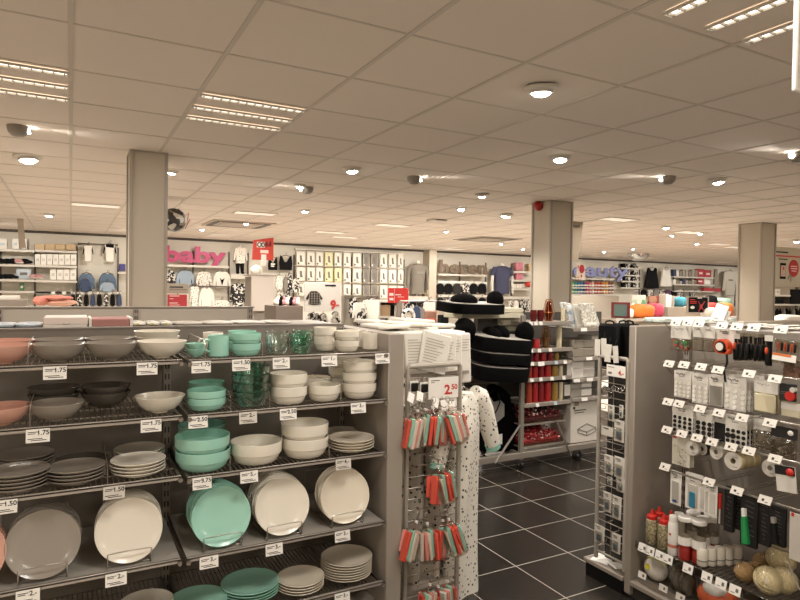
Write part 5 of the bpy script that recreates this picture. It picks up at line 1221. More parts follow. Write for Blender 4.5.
for k,(px,wh) in enumerate(((678,'left'),(687,'right'))):
    y, z = yz(px,585,RX+.08)
    thing('clear_bag',f'crinkled clear bag on the bottom shelf, {wh} of the two','bag',[('film',MB().ell((0,0,0),(.05,.045,.07),14,10,fn=lambda p: 1+.12*math.sin(9*p.x+7*p.z)).mesh('film',M_crink)),('filling',MB().ell((0,0,-.01),(.036,.032,.05),12,8).mesh('filling',mat('grey_filling','8f877c',.7)))],(RX+.09,y,zb_+.072),group='clear bags on the bottom shelf')
y, z = yz(716,597,RX+.09)
thing('net_bag','orange net bag with a white label on the bottom shelf','bag',[('bag',MB().ell((0,0,0),(.07,.10,.07),22,14,fn=lambda p: 1+.03*math.sin(14*p.y+11*p.z)).mesh('bag',mat('orange_net','c25a35',.6,noise=.3,nscale=90))),('label',MB().ell((-.02,0,.045),(.05,.06,.035),16,8).mesh('label',M_card))],(RX+.09,y-.01,zb_+.072))
# front corner wire of the basket at the far right
ob('basket_wire', MB().tube([atX(770,546,RX+.1),atX(800,556,RX+.05)],.004,6).tube([atX(787,560,RX-.0),atX(800,590,RX-.0)],.004,6).mesh('basket_wire', M_steel), rg)
# ---- on top of the right gondola: pale printed packs, leaning white cards
M_glassy = speck_mat('pale_green_printed',['cfd6cb','a9b8ac','d8dbd0','bcc7bb'],26,.35)
for k,(px0,px1,py0,py1,y) in enumerate(((643,668,313,323,2.12),(664,688,314,324,2.0),(684,712,312,324,1.9))):
    x = RB+.03
    a, b = atX(px0,py0,x), atX(px1,py1,x)
    thing('flat_pack',f'pale green printed pack on the right shelving top, {["nearest the end panel","middle","right"][k]}','pack',[('pack',MB().box(x,x+.22,b.y,a.y,1.444,1.444+.03+.006*k,c=.008).mesh('pack',M_glassy))],group='pale packs on the right shelving top')
for k,(px0,px1,py0,py1) in enumerate(((708,720,303,318),(716,724,309,320))):
    x = RB-.0+.02*k; a, b = atX(px0,py0,x), atX(px1,py1,x)
    thing('leaning_card',f'white card leaning on the right shelving top, {["larger rear","smaller front"][k]} one','card',[('card',MB().box(-(a.y-b.y)/2,(a.y-b.y)/2,0,.004,0,a.z-1.444).mesh('card',M_white)),('print',MB().box(-(a.y-b.y)*.3,(a.y-b.y)*.3,-.001,0,.03,.034).box(-(a.y-b.y)*.3,(a.y-b.y)*.1,-.001,0,.045,.049).mesh('print',M_printgrey))],(x,(a.y+b.y)/2,1.444),(R(-14),R(14),R(-90)),'white cards on the right shelving top')
ob('top_rail', MB().tube([(RX,2.03,1.475),(RX,.6,1.475)],.004,6).tube([(RX,2.03,1.475),(RB,2.06,1.44)],.003,6).mesh('top_rail', M_steel), rg)
# ================================================================== END DISPLAY of the right gondola: grid rack facing the aisle, bags on top
GYa, GYb = 2.245, 2.44
rack = thing('grid_rack','beige wire grid rack of blister packs beside the right shelving','rack',grid_rack(GYb-GYa,.13,1.262,25,.011,(.5,)),(RX,GYb,0),(0,0,R(-90)))
eb = bpy.data.objects.new('end_display', None); LINK(eb); tag(eb,'dark plinth and back of the end display under the black totes','display stand')
ob('plinth', MB().box(RX+.0,RB+.36,RYE+.05,2.515,0,.075).mesh('plinth', M_black), eb)
ob('back_wall', MB().box(RX+.12,RB+.36,2.30,2.33,.101,1.22).mesh('back_wall', mat('dark_panel','2a2622',.6)), eb)
ob('back_wall', MB().box(RX+.09,RX+.12,RYE+.05,2.46,.101,1.24).mesh('back_wall', MATS['dark_panel']), eb)
ob('lip', MB().box(RX-.01,RB+.36,2.512,2.525,.076,.10,c=.002).mesh('lip', M_taupe), eb)
a = atX(590,556,RX+.02)
thing('paper_sheet','white folded sheet on the plinth under the right grid rack','paper',MB().box(-.07,.07,-.05,.05,0,.004).mesh('paper_sheet',M_white),(RX+.07,2.45,.102),(0,0,R(20)))
thing('paper_sheet','crumpled white sheet on the plinth below the rack packs','paper',MB().box(-.05,.05,-.04,.04,0,.01,c=.003).mesh('paper_sheet',M_white),(RX+.07,2.34,.102),(0,R(6),R(-15)))
# small white price card 4 on that rack
x = RX-.02; y0,z0 = yz(607,364,x); y1,z1 = yz(625.5,378.5,x)
w, h = y0-y1, z0-z1
m = MB(); text_mb(m,'4.-',h*.55,T((w*.28,-.003,-h*.62)),bold=.001)
thing('price_card','white card with a red price 4 on the right grid rack','price card',[('card',MB().box(-w/2,w/2,-.002,0,-h,0).mesh('card',M_white)),('price',m.mesh('price',M_red)),('heading',MB().box(-w*.42,-w*.1,-.003,-.002,-h*.22,-h*.16).box(-w*.4,-w*.22,-.003,-.002,-h*.8,-h*.62).mesh('heading',M_printgrey))],(x,(y0+y1)/2,z0),(0,0,R(-90)))
# blister packs
bl = lambda w,h,i:[('blister',MB().box(-w*.35,w*.35,-.014,-.0005,-h*.9,-h*.35,c=.005).mesh('blister',M_blister)),('item',MB().box(-w*.2,w*.2,-.008,-.001,-h*.85,-h*.5,c=.003).mesh('item',mat('grey_blue_item','5c6d7c',.5))),('print',scribble(w,h))]
gl_ = 'blister packs on the right grid rack'
spots_ = [(604,613,455,474,'upper row, left'),(614,624,457,478,'upper row, right'),(607,612,477,485,'low edge of the upper row'),(616,624,478,492,'below the upper right one'),(603,611,492,512,'middle row, left'),(612,621,496,519,'middle row, right'),(594,604,525,543,'lowest row, left'),(611,620,534,553,'lowest row, right'),
   (608,614,405,421,'small one under the price card'),(614,624,420,442,'with round badge, upper middle'),(601,613,427,436,'wide one left of the round badge'),(619,623,405,418,'narrow one right under the price card')]
for (a,b,c_,d_,wh) in spots_: pack('blister_pack','pack','white-backed blister pack on the right rack, '+wh,a,b,c_,d_,M_card,-.014,.003,bl if 'wide' not in wh else (lambda w,h,i:[('print',scribble(w,h))]),1,gl_)
rnd = random.Random(9)
for k in range(16):
    px = 603+rnd.uniform(0,22); py = 388+k*10.2; y, z = yz(px,py,RX)
    o = ob('hook', HKM, rack); o.location = ((GYb-y), 0, z); o.scale = (1,.55,1)
for k in range(7):
    px = 604+k*3; y, z = yz(px,386+1.2*(k%3),RX-.02)
    thing('key_ring',f'bright metal key ring in the row under the price card, {ORD[k]} from the left','key ring',MB().tube([(0,.012*math.cos(t),.012*math.sin(t)-.012) for t in [2*PI*j/12 for j in range(12)]],.003,5,closed=True).mesh('key_ring',M_chrome),(RX-.012,y,z),(0,0,rnd.uniform(-.3,.3)),'metal key rings on the right rack')
# black totes with white swing tags, on top of the end display
M_tote = mat('black_tote','080707',.8,spec=.15,bump=.1,bscale=80)
for k,(px0,px1,x) in enumerate(((597,617,RX+.03),(610,632,RX+.08),(617,636,RX+.15))):
    a, b = atX(px0,323,x), atX(px1,368,x)
    hh = MB(); ym = (a.y+b.y)/2; hw_ = (a.y-b.y)*.22
    hh.tube([(x+.02,ym+hw_,a.z-.01),(x+.02,ym+hw_*.8,a.z+.012),(x+.02,ym,a.z+.018),(x+.02,ym-hw_*.8,a.z+.012),(x+.02,ym-hw_,a.z-.01)],.005,6)
    n = 10; lo = atX(px0,368,x).z
    bd = MB().box(x,x+.045,b.y,a.y,lo,a.z,c=.014)
    thing('tote_bag',f'black cloth tote hanging over the right grid rack, {["left front","middle","right rear"][k]}','bag',[('cloth',bd.mesh('cloth',M_tote)),('handle',hh.mesh('handle',M_tote))],group='black totes over the right grid rack')
for k,(px0,px1,py0,py1,rt) in enumerate(((595.5,600,339,356,0),(600,607,338,356,2),(606,611.5,344,362.5,3),(611,619,345.5,363.5,12))):
    x = RX+.0-.006*k; y0,z0 = yz(px0,py0,x); y1,z1 = yz(px1,py1,x); w, h = y0-y1, z0-z1
    thing('swing_tag',f'white swing tag on the black totes, {ORD[k]} from the left','tag',[('card',MB().box(-w*.42,w*.42,-.001,.001,-h,0,c=.0005).mesh('card',M_card)),('cord',MB().tube([(0,0,-.004),(.003,.004,.02),(0,.012,.035)],.001,4).mesh('cord',M_print))],(x,(y0+y1)/2,z0),(0,R([0,-3,4,-8][k]),R(-90+[25,-10,20,-15][k])),'white swing tags on the black totes')
# small red-framed sign standing behind the totes
x = RX+.25; a, b = atX(613.5,302,x), atX(627.5,318.5,x); w, h = a.y-b.y, a.z-b.z
thing('framed_sign','small red-framed sign with grey-green sheet behind the black totes','sign',[('frame',MB().box(-w/2,w/2,0,.012,-h,0,c=.002).mesh('frame',mat('dark_red_frame','6a1f1f',.45))),('sheet',MB().box(-w*.34,w*.34,-.002,0,-h*.88,-h*.14).mesh('sheet',mat('grey_green_sheet','566b62',.6))),('print_lines',MB().box(-w*.25,w*.1,-.003,-.002,-h*.3,-h*.27).box(-w*.25,w*.2,-.003,-.002,-h*.45,-h*.42).box(-w*.25,w*.05,-.003,-.002,-h*.6,-h*.57).mesh('print_lines',M_printgrey)),('foot',MB().box(-.02,.02,0,.02,-h-.1,-h).mesh('foot',M_fix))],(x,(a.y+b.y)/2,a.z),(0,0,R(-60)))
# ================================================================== THE FAR HALF OF THE SHOP
WY = 14.30
M_shelfw = mat('white_wall_shelf','e6dfd2',.5); M_postd = mat('dark_wall_rail','5a5148',.5); M_wood = mat('pale_wood','bda98a',.6)
M_denim = mat('denim_blue','5f7287',.85,noise=.15,nscale=25); M_denimd = mat('dark_denim','3b4660',.85,noise=.15,nscale=25); M_ldenim = mat('light_denim','97a5b2',.85)
M_bk = mat('black_garment','121112',.9,spec=.2); M_wh = mat('white_garment','e9e3d8',.85); M_gr = mat('grey_garment','8a837a',.9); M_dotw = dots_mat('black_dotted_white','e8e1d5','2a2625',24,.24); M_bw = speck_mat('black_white_garment',['e6e0d6','e6e0d6','1c1a1a','b9b2a8'],26,.85)
M_bwd = speck_mat('mostly_dark_garment',['1c1a1a','1c1a1a','2c2927','d8d2c8'],28,.85)
M_lcar = mat('white_carton_small','ece6dc',.55); M_beige = mat('beige_carton','cbb08a',.6); M_lbl = mat('pale_blue_label','c2ccd2',.5)
def span(px0,px1,py0,py1,y):
    a, b = atY(px0,(py0+py1)/2,y), atY(px1,(py0+py1)/2,y); c = (px0+px1)/2
    return a.x, b.x, atY(c,py0,y).z, atY(c,py1,y).z
def cat_box(name,cat,lab,px0,px1,py0,py1,m,y=WY,d=.12,grp=None,mark=None,zb=None,c=.006):
    x0,x1,z1,z0 = span(px0,px1,py0,py1,y); z0 = z0 if zb is None else zb
    parts = [('body',MB().box(x0,x1,y,y+d,z0,z1,c=c).mesh('body',m))]
    if mark: parts.append(('mark',MB().box(x0+(x1-x0)*.25,x0+(x1-x0)*.75,y-.004,y,z0+(z1-z0)*.35,z0+(z1-z0)*.6).mesh('mark',mark)))
    return thing(name,lab,cat,parts,group=grp)
def shelf_w(lab,px0,px1,py,m=None,y=WY-.1,d=None,edge=.03,grp='wall shelves'):
    x0,x1,z,_ = span(px0,px1,py,py,y)
    thing('wall_shelf',lab,'shelf',[('board',MB().box(x0,x1,y,WALLY-.03,z-edge,z,c=.004).mesh('board',m or M_shelfw)),('edge_strip',MB().box(x0,x1,y-.008,y-.001,z-edge-.012,z+.004).mesh('edge_strip',M_fix))],group=grp)
    return z
def rail(px, lab, py0=232, py1=312):
    x = atY(px,270,WALLY-.03).x
    thing('wall_rail',lab,'rail',MB().box(x-.018,x+.018,WALLY-.03,WALLY-.001,.1,2.42).mesh('wall_rail',M_postd),group='dark slotted wall rails')
for px, l in ((0.5,'at the left photo edge'),(35,'left of the beige cartons'),(77,'left of the denim jackets'),(118,'right of the denim jackets'),(193,'behind the pink letters'),(229,'left of the toddler figure'),(248,'right of the toddler figure'),(294,'left of the underwear packs'),(352,'amid the underwear packs'),(404,'right of the underwear packs'),(460,'behind the brown letters'),(486,'right of the brown letters'),(512,'right of the blue shirt torso'),(590,'behind the lilac letters'),(640,'left of the black long top'),(674,'right of the white long top'),(736,'right of the white long shirt')):
    rail(px,'dark slotted wall rail '+l)
# ---- outline of garments (front view), unit box: x -.5...5, z 0 (shoulder) ... -1 (hem)
OUT = dict(
 top=[(-.12,0),(-.30,-.03),(-.40,-.10),(-.50,-.52),(-.42,-.55),(-.31,-.30),(-.30,-1),(.30,-1),(.31,-.30),(.42,-.55),(.50,-.52),(.40,-.10),(.30,-.03),(.12,0),(.05,-.05),(-.05,-.05)],
 long=[(-.12,0),(-.32,-.03),(-.42,-.10),(-.50,-.80),(-.41,-.82),(-.31,-.35),(-.31,-1),(.31,-1),(.31,-.35),(.41,-.82),(.50,-.80),(.42,-.10),(.32,-.03),(.12,0),(.05,-.04),(-.05,-.04)],
 tee=[(-.14,0),(-.34,-.04),(-.50,-.30),(-.36,-.36),(-.31,-.24),(-.31,-1),(.31,-1),(.31,-.24),(.36,-.36),(.50,-.30),(.34,-.04),(.14,0),(.07,-.06),(-.07,-.06)],
 strap=[(-.24,0),(-.30,-.02),(-.34,-.25),(-.5,-.98),(-.2,-1),(.2,-1),(.5,-.98),(.34,-.25),(.30,-.02),(.24,0),(.14,-.14),(-.14,-.14)],
 blob=[(-.22,0),(-.42,-.14),(-.5,-.55),(-.46,-1),(.46,-1),(.5,-.55),(.42,-.14),(.22,0)],
 skirt=[(-.3,0),(-.5,-1),(.5,-1),(.3,0)],
 jkt=[(-.1,0),(-.30,-.08),(-.43,-.3),(-.5,-.85),(-.37,-.9),(-.31,-.5),(-.30,-1),(.30,-1),(.31,-.5),(.37,-.9),(.5,-.85),(.43,-.3),(.30,-.08),(.1,0),(.04,-.06),(-.04,-.06)],
 bra=[(-.42,.0),(-.5,-.55),(-.46,-1),(.46,-1),(.5,-.55),(.42,0),(.34,-.02),(.12,-.45),(-.12,-.45),(-.34,-.02)])
_gm = {}
def garment(name,cat,lab,px0,px1,py0,py1,kind,m,y=WY,t=.07,grp=None,hanger=True,extra=None,sway=0):
    x0,x1,z1,z0 = span(px0,px1,py0,py1,y); w,h = x1-x0,z1-z0
    key = (kind,round(w/h,1),m.name,t)
    pts = [(x*w,z*h) for x,z in OUT[kind]]
    parts = [('cloth',MB().prism(pts,-t/2,t/2,puff=.07).mesh('cloth',m))]
    if hanger: parts.append(('hanger',MB().tube([(-w*.28,0,-h*.05),(0,0,.01),(w*.28,0,-h*.05)],.008,5).tube([(0,0,.01),(0,0,.05),(.02,0,.065),(.035,0,.045)],.005,5).mesh('hanger',M_postd)))
    if extra: parts += extra(w,h,t)
    return thing(name,lab,cat,parts,((x0+x1)/2,y,z1),(0,0,R(sway)),grp)
# ---- A: shoe shelves at the far left
gA = 'goods on the shoe shelves'
for py,l in ((249.5,'top shelf of the shoe wall'),(264.5,'second shelf of the shoe wall'),(279.5,'third shelf of the shoe wall'),(291,'lowest shelf of the shoe wall')): shelf_w(f'white {l} at the far left',-6,34.5,py)
for i,(a,b) in enumerate(((-2,7),(12,19),(22.5,27))): cat_box('shoe_box','box',f'white shoe box on the top shoe shelf, {ORD[i]} from the left',a,b,238.5,249,M_lcar,grp=gA,mark=M_lbl)
def shoe(px,py,m,lab,y=WY-.05,s=1.0,rz=0):
    p = atY(px,py,y)
    sole = MB().ell((0,0,.015),(.14,.05,.018),14,6,fn=lambda p:1-.15*max(0,-p.x))
    up = MB().ell((-.03,0,.05),(.10,.045,.06),14,8).ell((.06,0,.035),(.08,.042,.035),12,8)
    thing('shoe',lab,'shoe',[('upper',up.mesh('upper',m)),('sole',sole.mesh('sole',M_wh if m is not M_bk else M_bk))],p,(0,0,R(rz)),gA,s)
for i,px in enumerate((2,8,14,20,26)): shoe(px,263.5,M_bk if i != 3 else mat('rose_shoe','b98a86',.6),f'small {"black" if i != 3 else "rose"} shoe on the second shoe shelf, {ORD[i]} from the left',rz=[20,-30,40,10,-20][i],s=.9)
for i,px in enumerate((2,7,12)): shoe(px,278.5,M_bk,f'black baby shoe on the third shoe shelf, {ORD[i]} from the left',rz=[30,-20,10][i],s=.85)
for i,px in enumerate((35,40)): shoe(px,278.5,mat('rose_shoe','b98a86',.6),f'pale rose shoe right of the pale blue card, {["left","right"][i]} one',rz=[10,40][i],s=.8)
cat_box('display_card','card','pale blue card among the black shoes',16,31,268,279,M_lbl,mark=M_printgrey,d=.03)
cat_box('green_tin','tin','small green and white tin on the lowest shoe shelf',19.5,24,283,290.5,mat('tin_green','4c7a52',.5),mark=M_wh,d=.09)
cat_box('display_block','plinth','grey low display block with pale clothes at the left edge',-4,26,300,306,mat('grey_tray','8d8378',.6),y=9.0,d=.5,zb=0)
cat_box('folded_clothes','clothes','pale folded clothes on the grey tray',-2,18,296,300,M_wh,y=9.05,d=.4)
# hanging mobile string at the far left
p = atY(19,221,12.0)
thing('hanging_banner','thin grey ribbon banner hanging from the ceiling, far left','banner',[('cord',MB().tube([(0,0,CZ-p.z),(0,0,.3)],.004,5).mesh('cord',M_fix)),('ribbon',MB().prism([(-.04,.3),(.04,.3),(.10,-.45),(-.0,-.45)],-.006,.006).mesh('ribbon',mat('ribbon_grey','b5a999',.7)))],p)
# ---- B: cartons
for py,l in ((250.5,'top'),(265.5,'second'),(280.5,'third'),(291.5,'lowest')): shelf_w(f'white {l} shelf of white cartons',35,77,py)
for i in range(4): cat_box('beige_carton','box',f'beige carton on the top carton shelf, {ORD[i]} from the left',34.6+10.4*i,44.4+10.4*i,244,250,M_beige,grp='beige cartons')
for i in range(7): cat_box('white_carton','box',f'white carton on the second carton shelf, {ORD[i]} from the left',34.8+6*i,40.4+6*i,254,265,M_lcar,grp='white cartons',mark=M_fix)
for i in range(4): cat_box('white_carton','box',f'white carton on the third carton shelf, {ORD[i]} from the left',50+6.7*i,56.2+6.7*i,268.5,280,M_lcar,grp='white cartons',mark=M_fix)
# ---- C: tops and denim
gC = 'garments beside the cartons'
x0,x1,z,_ = span(78,118,244,244,WY)
thing('clothes_bar','thin wall bar carrying two white and black baby tops','bar',MB().tube([(x0,WY+.05,z),(x1,WY+.05,z)],.012,8).box(x0,x0+.02,WY+.05,WALLY-.001,z-.02,z+.02).box(x1-.02,x1,WY+.05,WALLY-.001,z-.02,z+.02).mesh('clothes_bar',M_postd))
sd = lambda w,h,t:[('dark_sleeve',MB().prism([(-.40*w,-.10*h),(-.5*w,-.52*h),(-.42*w,-.55*h),(-.32*w,-.28*h)],-t*.6,t*.6).mesh('dark_sleeve',M_bk)),('dark_sleeve',MB().prism([(.40*w,-.10*h),(.5*w,-.52*h),(.42*w,-.55*h),(.32*w,-.28*h)],-t*.6,t*.6).mesh('dark_sleeve',M_bk))]
garment('baby_shirt','top','white baby top with black sleeves, left on the bar',82.5,93.5,245,262,'top',M_wh,grp=gC,extra=sd)
garment('baby_shirt','top','white baby top with black shoulders, right on the bar',103,116.5,243.5,262,'top',M_wh,grp=gC,extra=lambda w,h,t:sd(w,h,t)+[('yoke',MB().prism([(-.3*w,-.03*h),(-.28*w,-.2*h),(.28*w,-.24*h),(.3*w,-.03*h)],-t*.6,t*.6).mesh('yoke',M_bk))])
garment('denim_jacket','jacket','blue denim jacket, left of the two hung ones',77.5,95.5,273,291,'jkt',M_denim,grp=gC)
garment('denim_jacket','jacket','dark blue jacket in front of the left denim jacket',79,91,279,292,'jkt',M_denimd,y=WY-.12,grp=gC)
garment('denim_jacket','jacket','blue denim jacket, right of the two hung ones',98,117,273,291,'jkt',M_denim,grp=gC)
garment('denim_jacket','jacket','light denim jacket in front of the right denim jacket',99,115,282,292,'jkt',M_ldenim,y=WY-.12,grp=gC)
shelf_w('long grey wall bar under the denim jackets',35,125,292,m=M_board)
for i in range(8):
    px = 73+6.6*i; garment('dark_garment','garment',f'dark garment hung low under the denim jackets, {ORD[i]} from the left',px-2.8,px+2.8,294,307,'jkt',[M_bk,M_bwd,M_bk,M_denimd][i%4],y=WY-.15,grp='dark garments under the denim jackets')
for i,px in enumerate((53,64,73,82,90,99,110,119)):
    cat_box('shelf_label','label',f'pale shelf label on the long grey wall bar, {ORD[i]} from the left',px-2,px+2,291.8,294.5,M_wh,y=WY-.12,d=.008,grp='labels on the long grey bar',c=0)
cat_box('purple_purse','bag','small purple bag beside the big near pillar',119.5,125.5,264,271,mat('purple_bag','4d4a86',.7),grp=None)
shelf_w('short white shelf beside the near pillar under the purple bag',118.5,127,272)
# coral folded garments on a table
x0,x1,z1,z0 = span(30,77,296,309,8.6)
cl = mat('coral_cloth','dd8f7e',.85,noise=.2,nscale=9); cl2 = mat('pale_coral_cloth','e3b09b',.85)
thing('display_table','low display table carrying coral clothes behind the shelving','table',[('top',MB().box(x0-.3,x1+.2,8.4,9.4,1.15,1.19,c=.005).mesh('top',M_shelfw)),]+[('leg',MB().box(a-.03,a+.03,b-.03,b+.03,0,1.15).mesh('leg',M_board)) for a in (x0-.25,x1+.15) for b in (8.45,9.35)])
for i,(a,b,c_,d_,m_,l) in enumerate(((31,50,296.5,306,cl,'left coral garment of the folded heap'),(40,72,295.5,301,cl,'upper coral garment of the folded heap'),(44,76,299,306.5,cl2,'lower pale coral garment of the folded heap'))):
    xa,xb,za,zb = span(a,b,c_,d_,8.6+.05*i)
    thing('folded_garment',l+' on the display table','clothes',MB().ell(((xa+xb)/2,8.85,(za+zb)/2),((xb-xa)/2,.22,(za-zb)/2),18,10,fn=lambda p:(1+.10*math.sin(8*p.x+5*p.y))).mesh('folded_garment',m_),group='coral garments on the display table')
# ---- D: 'baby' in pink letters
def wall_letters(txt,px0,px1,py0,py1,m,lab,y=WY-.04,dep=.02,bold=.02,size=1):
    mb = MB(); text_mb(mb,txt,size,Matrix.Identity(4),ext=dep,bold=bold)
    xs = [v.x for v in mb.v]; zl = [v.z for v in mb.v]; x0,x1,z1,z0 = span(px0,px1,py0,py1,y)
    s = (x1-x0)/(max(xs)-min(xs)); q = (z1-z0)/(max(zl)-min(zl)); zm = min(zl); xm = min(xs)
    for v in mb.v: v.x = (v.x-xm)*s; v.z = (v.z-zm)*q
    return thing('wall_lettering',lab,'sign',mb.mesh('wall_lettering',m),(x0,y,z0))
wall_letters('baby',164,226,246.5,267.5,mat('pink_letters','b23c68',.5),'big pink wall letters reading baby',bold=.035)
shelf_w('white shelf under the pink wall letters',166,229,265.5)
gD = 'baby clothes under the pink letters'
garment('baby_jacket','jacket','black baby jacket hung beside the near pillar',166,176,270,285,'jkt',M_bwd,grp=gD)
garment('baby_jacket','jacket','light denim shirt under the pink letters',175,195,270,286,'jkt',M_ldenim,grp=gD)
garment('baby_jacket','top','white black-dotted top under the pink letters',195,212.5,271,287,'jkt',M_dotw,grp=gD)
garment('baby_jacket','top','white top with a dark print under the last pink letter',212,231.5,271,288,'jkt',M_wh,grp=gD,extra=lambda w,h,t:[('print',MB().prism([(-.12*w,-.4*h),(0,-.85*h),(.12*w,-.4*h),(.04*w,-.5*h),(-.04*w,-.5*h)],-t*.62,-t*.5).mesh('print',M_bk))])
garment('baby_suit','sleepsuit','white dotted baby suit, left below the dotted top',189,200,286,307,'long',M_dotw,y=WY-.3,grp=gD,sway=8)
garment('baby_suit','sleepsuit','white baby suit, right below the dotted top',198,215,287,309,'jkt',M_wh,y=WY-.35,grp=gD,sway=-6)
garment('baby_suit','top','white dotted cap-like garment low below the print top',213,230,300,309,'blob',M_dotw,y=WY-.3,grp=gD)
garment('baby_jacket','jacket','black hooded jacket with white print below the toddler figure',229,247,283,307,'long',M_bwd,y=WY-.25,grp=gD,sway=10)
garment('baby_jacket','top','white garment right of the black hooded jacket',242,253,289,306,'jkt',M_bw,y=WY-.1,grp=gD)
x0,x1,z,_ = span(196,230,286.5,286.5,WY-.2)
thing('clothes_bar','dark wall bar between the two rows of baby clothes','bar',MB().tube([(x0,WY-.15,z),(x1,WY-.15,z)],.015,8).box(x0,x0+.02,WY-.15,WALLY-.001,z-.02,z+.02).box(x1-.02,x1,WY-.15,WALLY-.001,z-.02,z+.02).mesh('clothes_bar',M_postd))
# toddler figure
fig = [('shirt',None)]
x0,x1,z1,z0 = span(232.5,247.5,247,264,WY)
h = z1-z0; w = x1-x0
zf = atY(240,274,WY).z
tod = [('torso',MB().prism([(a*w,b*h) for a,b in OUT['long']],-.07,.07,puff=.08).mesh('torso',M_dotw)),
       ('leg',MB().tube([(-.05,0,-h*.95),(-.055,0,zf-z1+.03)],.045,10,radii=[.055,.035]).mesh('leg',M_bk)),('leg',MB().tube([(.05,0,-h*.95),(.055,0,zf-z1+.03)],.045,10,radii=[.055,.035]).mesh('leg',M_bk)),
       ('foot',MB().ell((-.06,-.03,zf-z1+.03),(.04,.07,.03),10,6).mesh('foot',M_bk)),('foot',MB().ell((.06,-.03,zf-z1+.03),(.04,.07,.03),10,6).mesh('foot',M_bk)),('neck',MB().cyl((0,0,-.03),(0,0,.05),.035,n=12).mesh('neck',M_wh))]
thing('toddler_mannequin','headless toddler figure in dotted top and black leggings on a wall shelf','mannequin',tod,((x0+x1)/2,WY,z1))
shelf_w('thick white shelf under the toddler figure',231,253,274.5,edge=.09)
# grey and red signs at the near pillar
def board(name,lab,px0,px1,py0,py1,y,m,lines,rz=0,grp=None,cat='sign',post=True,frame=None,t=.02):
    x0,x1,z1,z0 = span(px0,px1,py0,py1,y); w,h = x1-x0,z1-z0
    parts = [('panel',MB().box(-w/2,w/2,0,t,-h,0,c=.003).mesh('panel',m))]
    for (a,b,c_,d_,mm) in lines: parts.append(('print',MB().box(a*w-w/2,b*w-w/2,-.003,-.0005,-d_*h,-c_*h).mesh('print',mm)))
    if frame: parts.append(('frame',MB().tube([(-w/2,.005,0),(w/2,.005,0),(w/2,.005,-h),(-w/2,.005,-h)],.012,6,closed=True).mesh('frame',frame)))
    if post: parts.append(('post',MB().cyl((0,t+.012,-z1+.001),(0,t+.012,-h*.3),.014,n=10).mesh('post',M_steel)))
    return thing(name,lab,cat,parts,((x0+x1)/2,y,z1),(0,0,R(rz)),grp)
M_sgr = mat('warm_grey_sign','a79c8e',.6); M_pkred = mat('pinkish_red_sign','b3383f',.5); M_wp = mat('pale_print','efd9cf',.6)
board('header_sign','warm grey header sign with a dark line of print beside the near pillar',167.5,189,283.5,293.5,9.5,M_sgr,((.1,.72,.3,.42,M_print),(.1,.9,.58,.64,M_printgrey)))
board('red_sign','pinkish red sign with faint pale print under the grey header sign',167.5,187,294.5,308,9.45,M_pkred,((.1,.6,.08,.14,M_wp),(.1,.3,.3,.34,M_wp),(.1,.52,.6,.66,M_wp),(.1,.62,.76,.8,M_wp)))
# tall red promotional sign and its white stand
x0,x1,z1,z0 = span(253.5,273.5,240,260,9.8); w,h = x1-x0,z1-z0
M_rs = mat('orange_red_board','c83c2c',.45)
thing('red_sign','tilted orange-red sign with white block high over the white stand','sign',[('panel',MB().prism([(-w/2,-.03*h),(w/2,.15*h),(w/2,-h),(-w/2-.02,-h)],0,.02).mesh('panel',M_rs)),
  ('white_block',MB().box(-w*.34,w*.06,-.003,0,-h*.38,-h*.1).mesh('white_block',M_white)),('print',MB().tube([(-.22*w+.09*w*math.cos(t),-.006,-.24*h+.1*h*math.sin(t)) for t in [2*PI*i/14 for i in range(14)]],.01,5,closed=True).tube([(-.03*w+.07*w*math.cos(t),-.006,-.24*h+.1*h*math.sin(t)) for t in [2*PI*i/14 for i in range(14)]],.01,5,closed=True).mesh('print',M_printgrey)),
  ('dark_stroke',MB().box(w*.1,w*.15,-.003,0,-h*.36,-h*.08).box(w*.33,w*.38,-.003,0,-h*.30,-h*.04).tube([(w*.16,-.004,-h*.1),(w*.2,-.004,-h*.3),(w*.28,-.004,-h*.3),(w*.33,-.004,-h*.08)],.01,5).mesh('dark_stroke',mat('dark_red_print','6b1712',.5))),('white_block',MB().box(-w*.16,w*.24,-.003,0,-h*.66,-h*.5).mesh('white_block',M_wp)),
  ('white_foot',MB().box(-w*.12,w*.14,-.004,.02,-h*1.3,-h*.72).mesh('white_foot',M_white))],((x0+x1)/2,9.8,z1))
x0,x1,z1,z0 = span(251.5,275,276,311,9.7)
thing('display_stand','plain white display stand under the tilted red sign','display stand',[('front',MB().box(x0,x0+(x1-x0)*.93,9.7,9.74,z0,z1,c=.004).mesh('front',mat('blank_white_panel','cfc4b9',.6))),('side',MB().box(x0+(x1-x0)*.93,x1,9.7,10.2,z0-.1,z1,c=.004).mesh('side',M_fix)),('body',MB().box(x0+.02,x1-.03,9.75,10.2,0,z1-.01).mesh('body',M_board)),('cap',MB().box(x0-.01,x1+.01,9.69,10.21,z1,z1+.025,c=.003).mesh('cap',M_sgr))])
x0_,x1_,z1_,z0_ = span(250,264,268,276,9.9)
thing('plush_heap','white soft toy pieces on the white stand','toy',MB().ell(((x0_+x1_)/2,9.95,z1+.09),((x1_-x0_)*.4,.1,.09),14,8).ell((x0_+.1,9.9,z1+.07),(.07,.07,.06),10,8).mesh('plush_heap',M_wh))
cat_box('brown_counter','counter','taupe brown counter right of the white stand',276,303,306,332,mat('taupe_brown','6d5f55',.6),y=8.5,d=.6,zb=0)
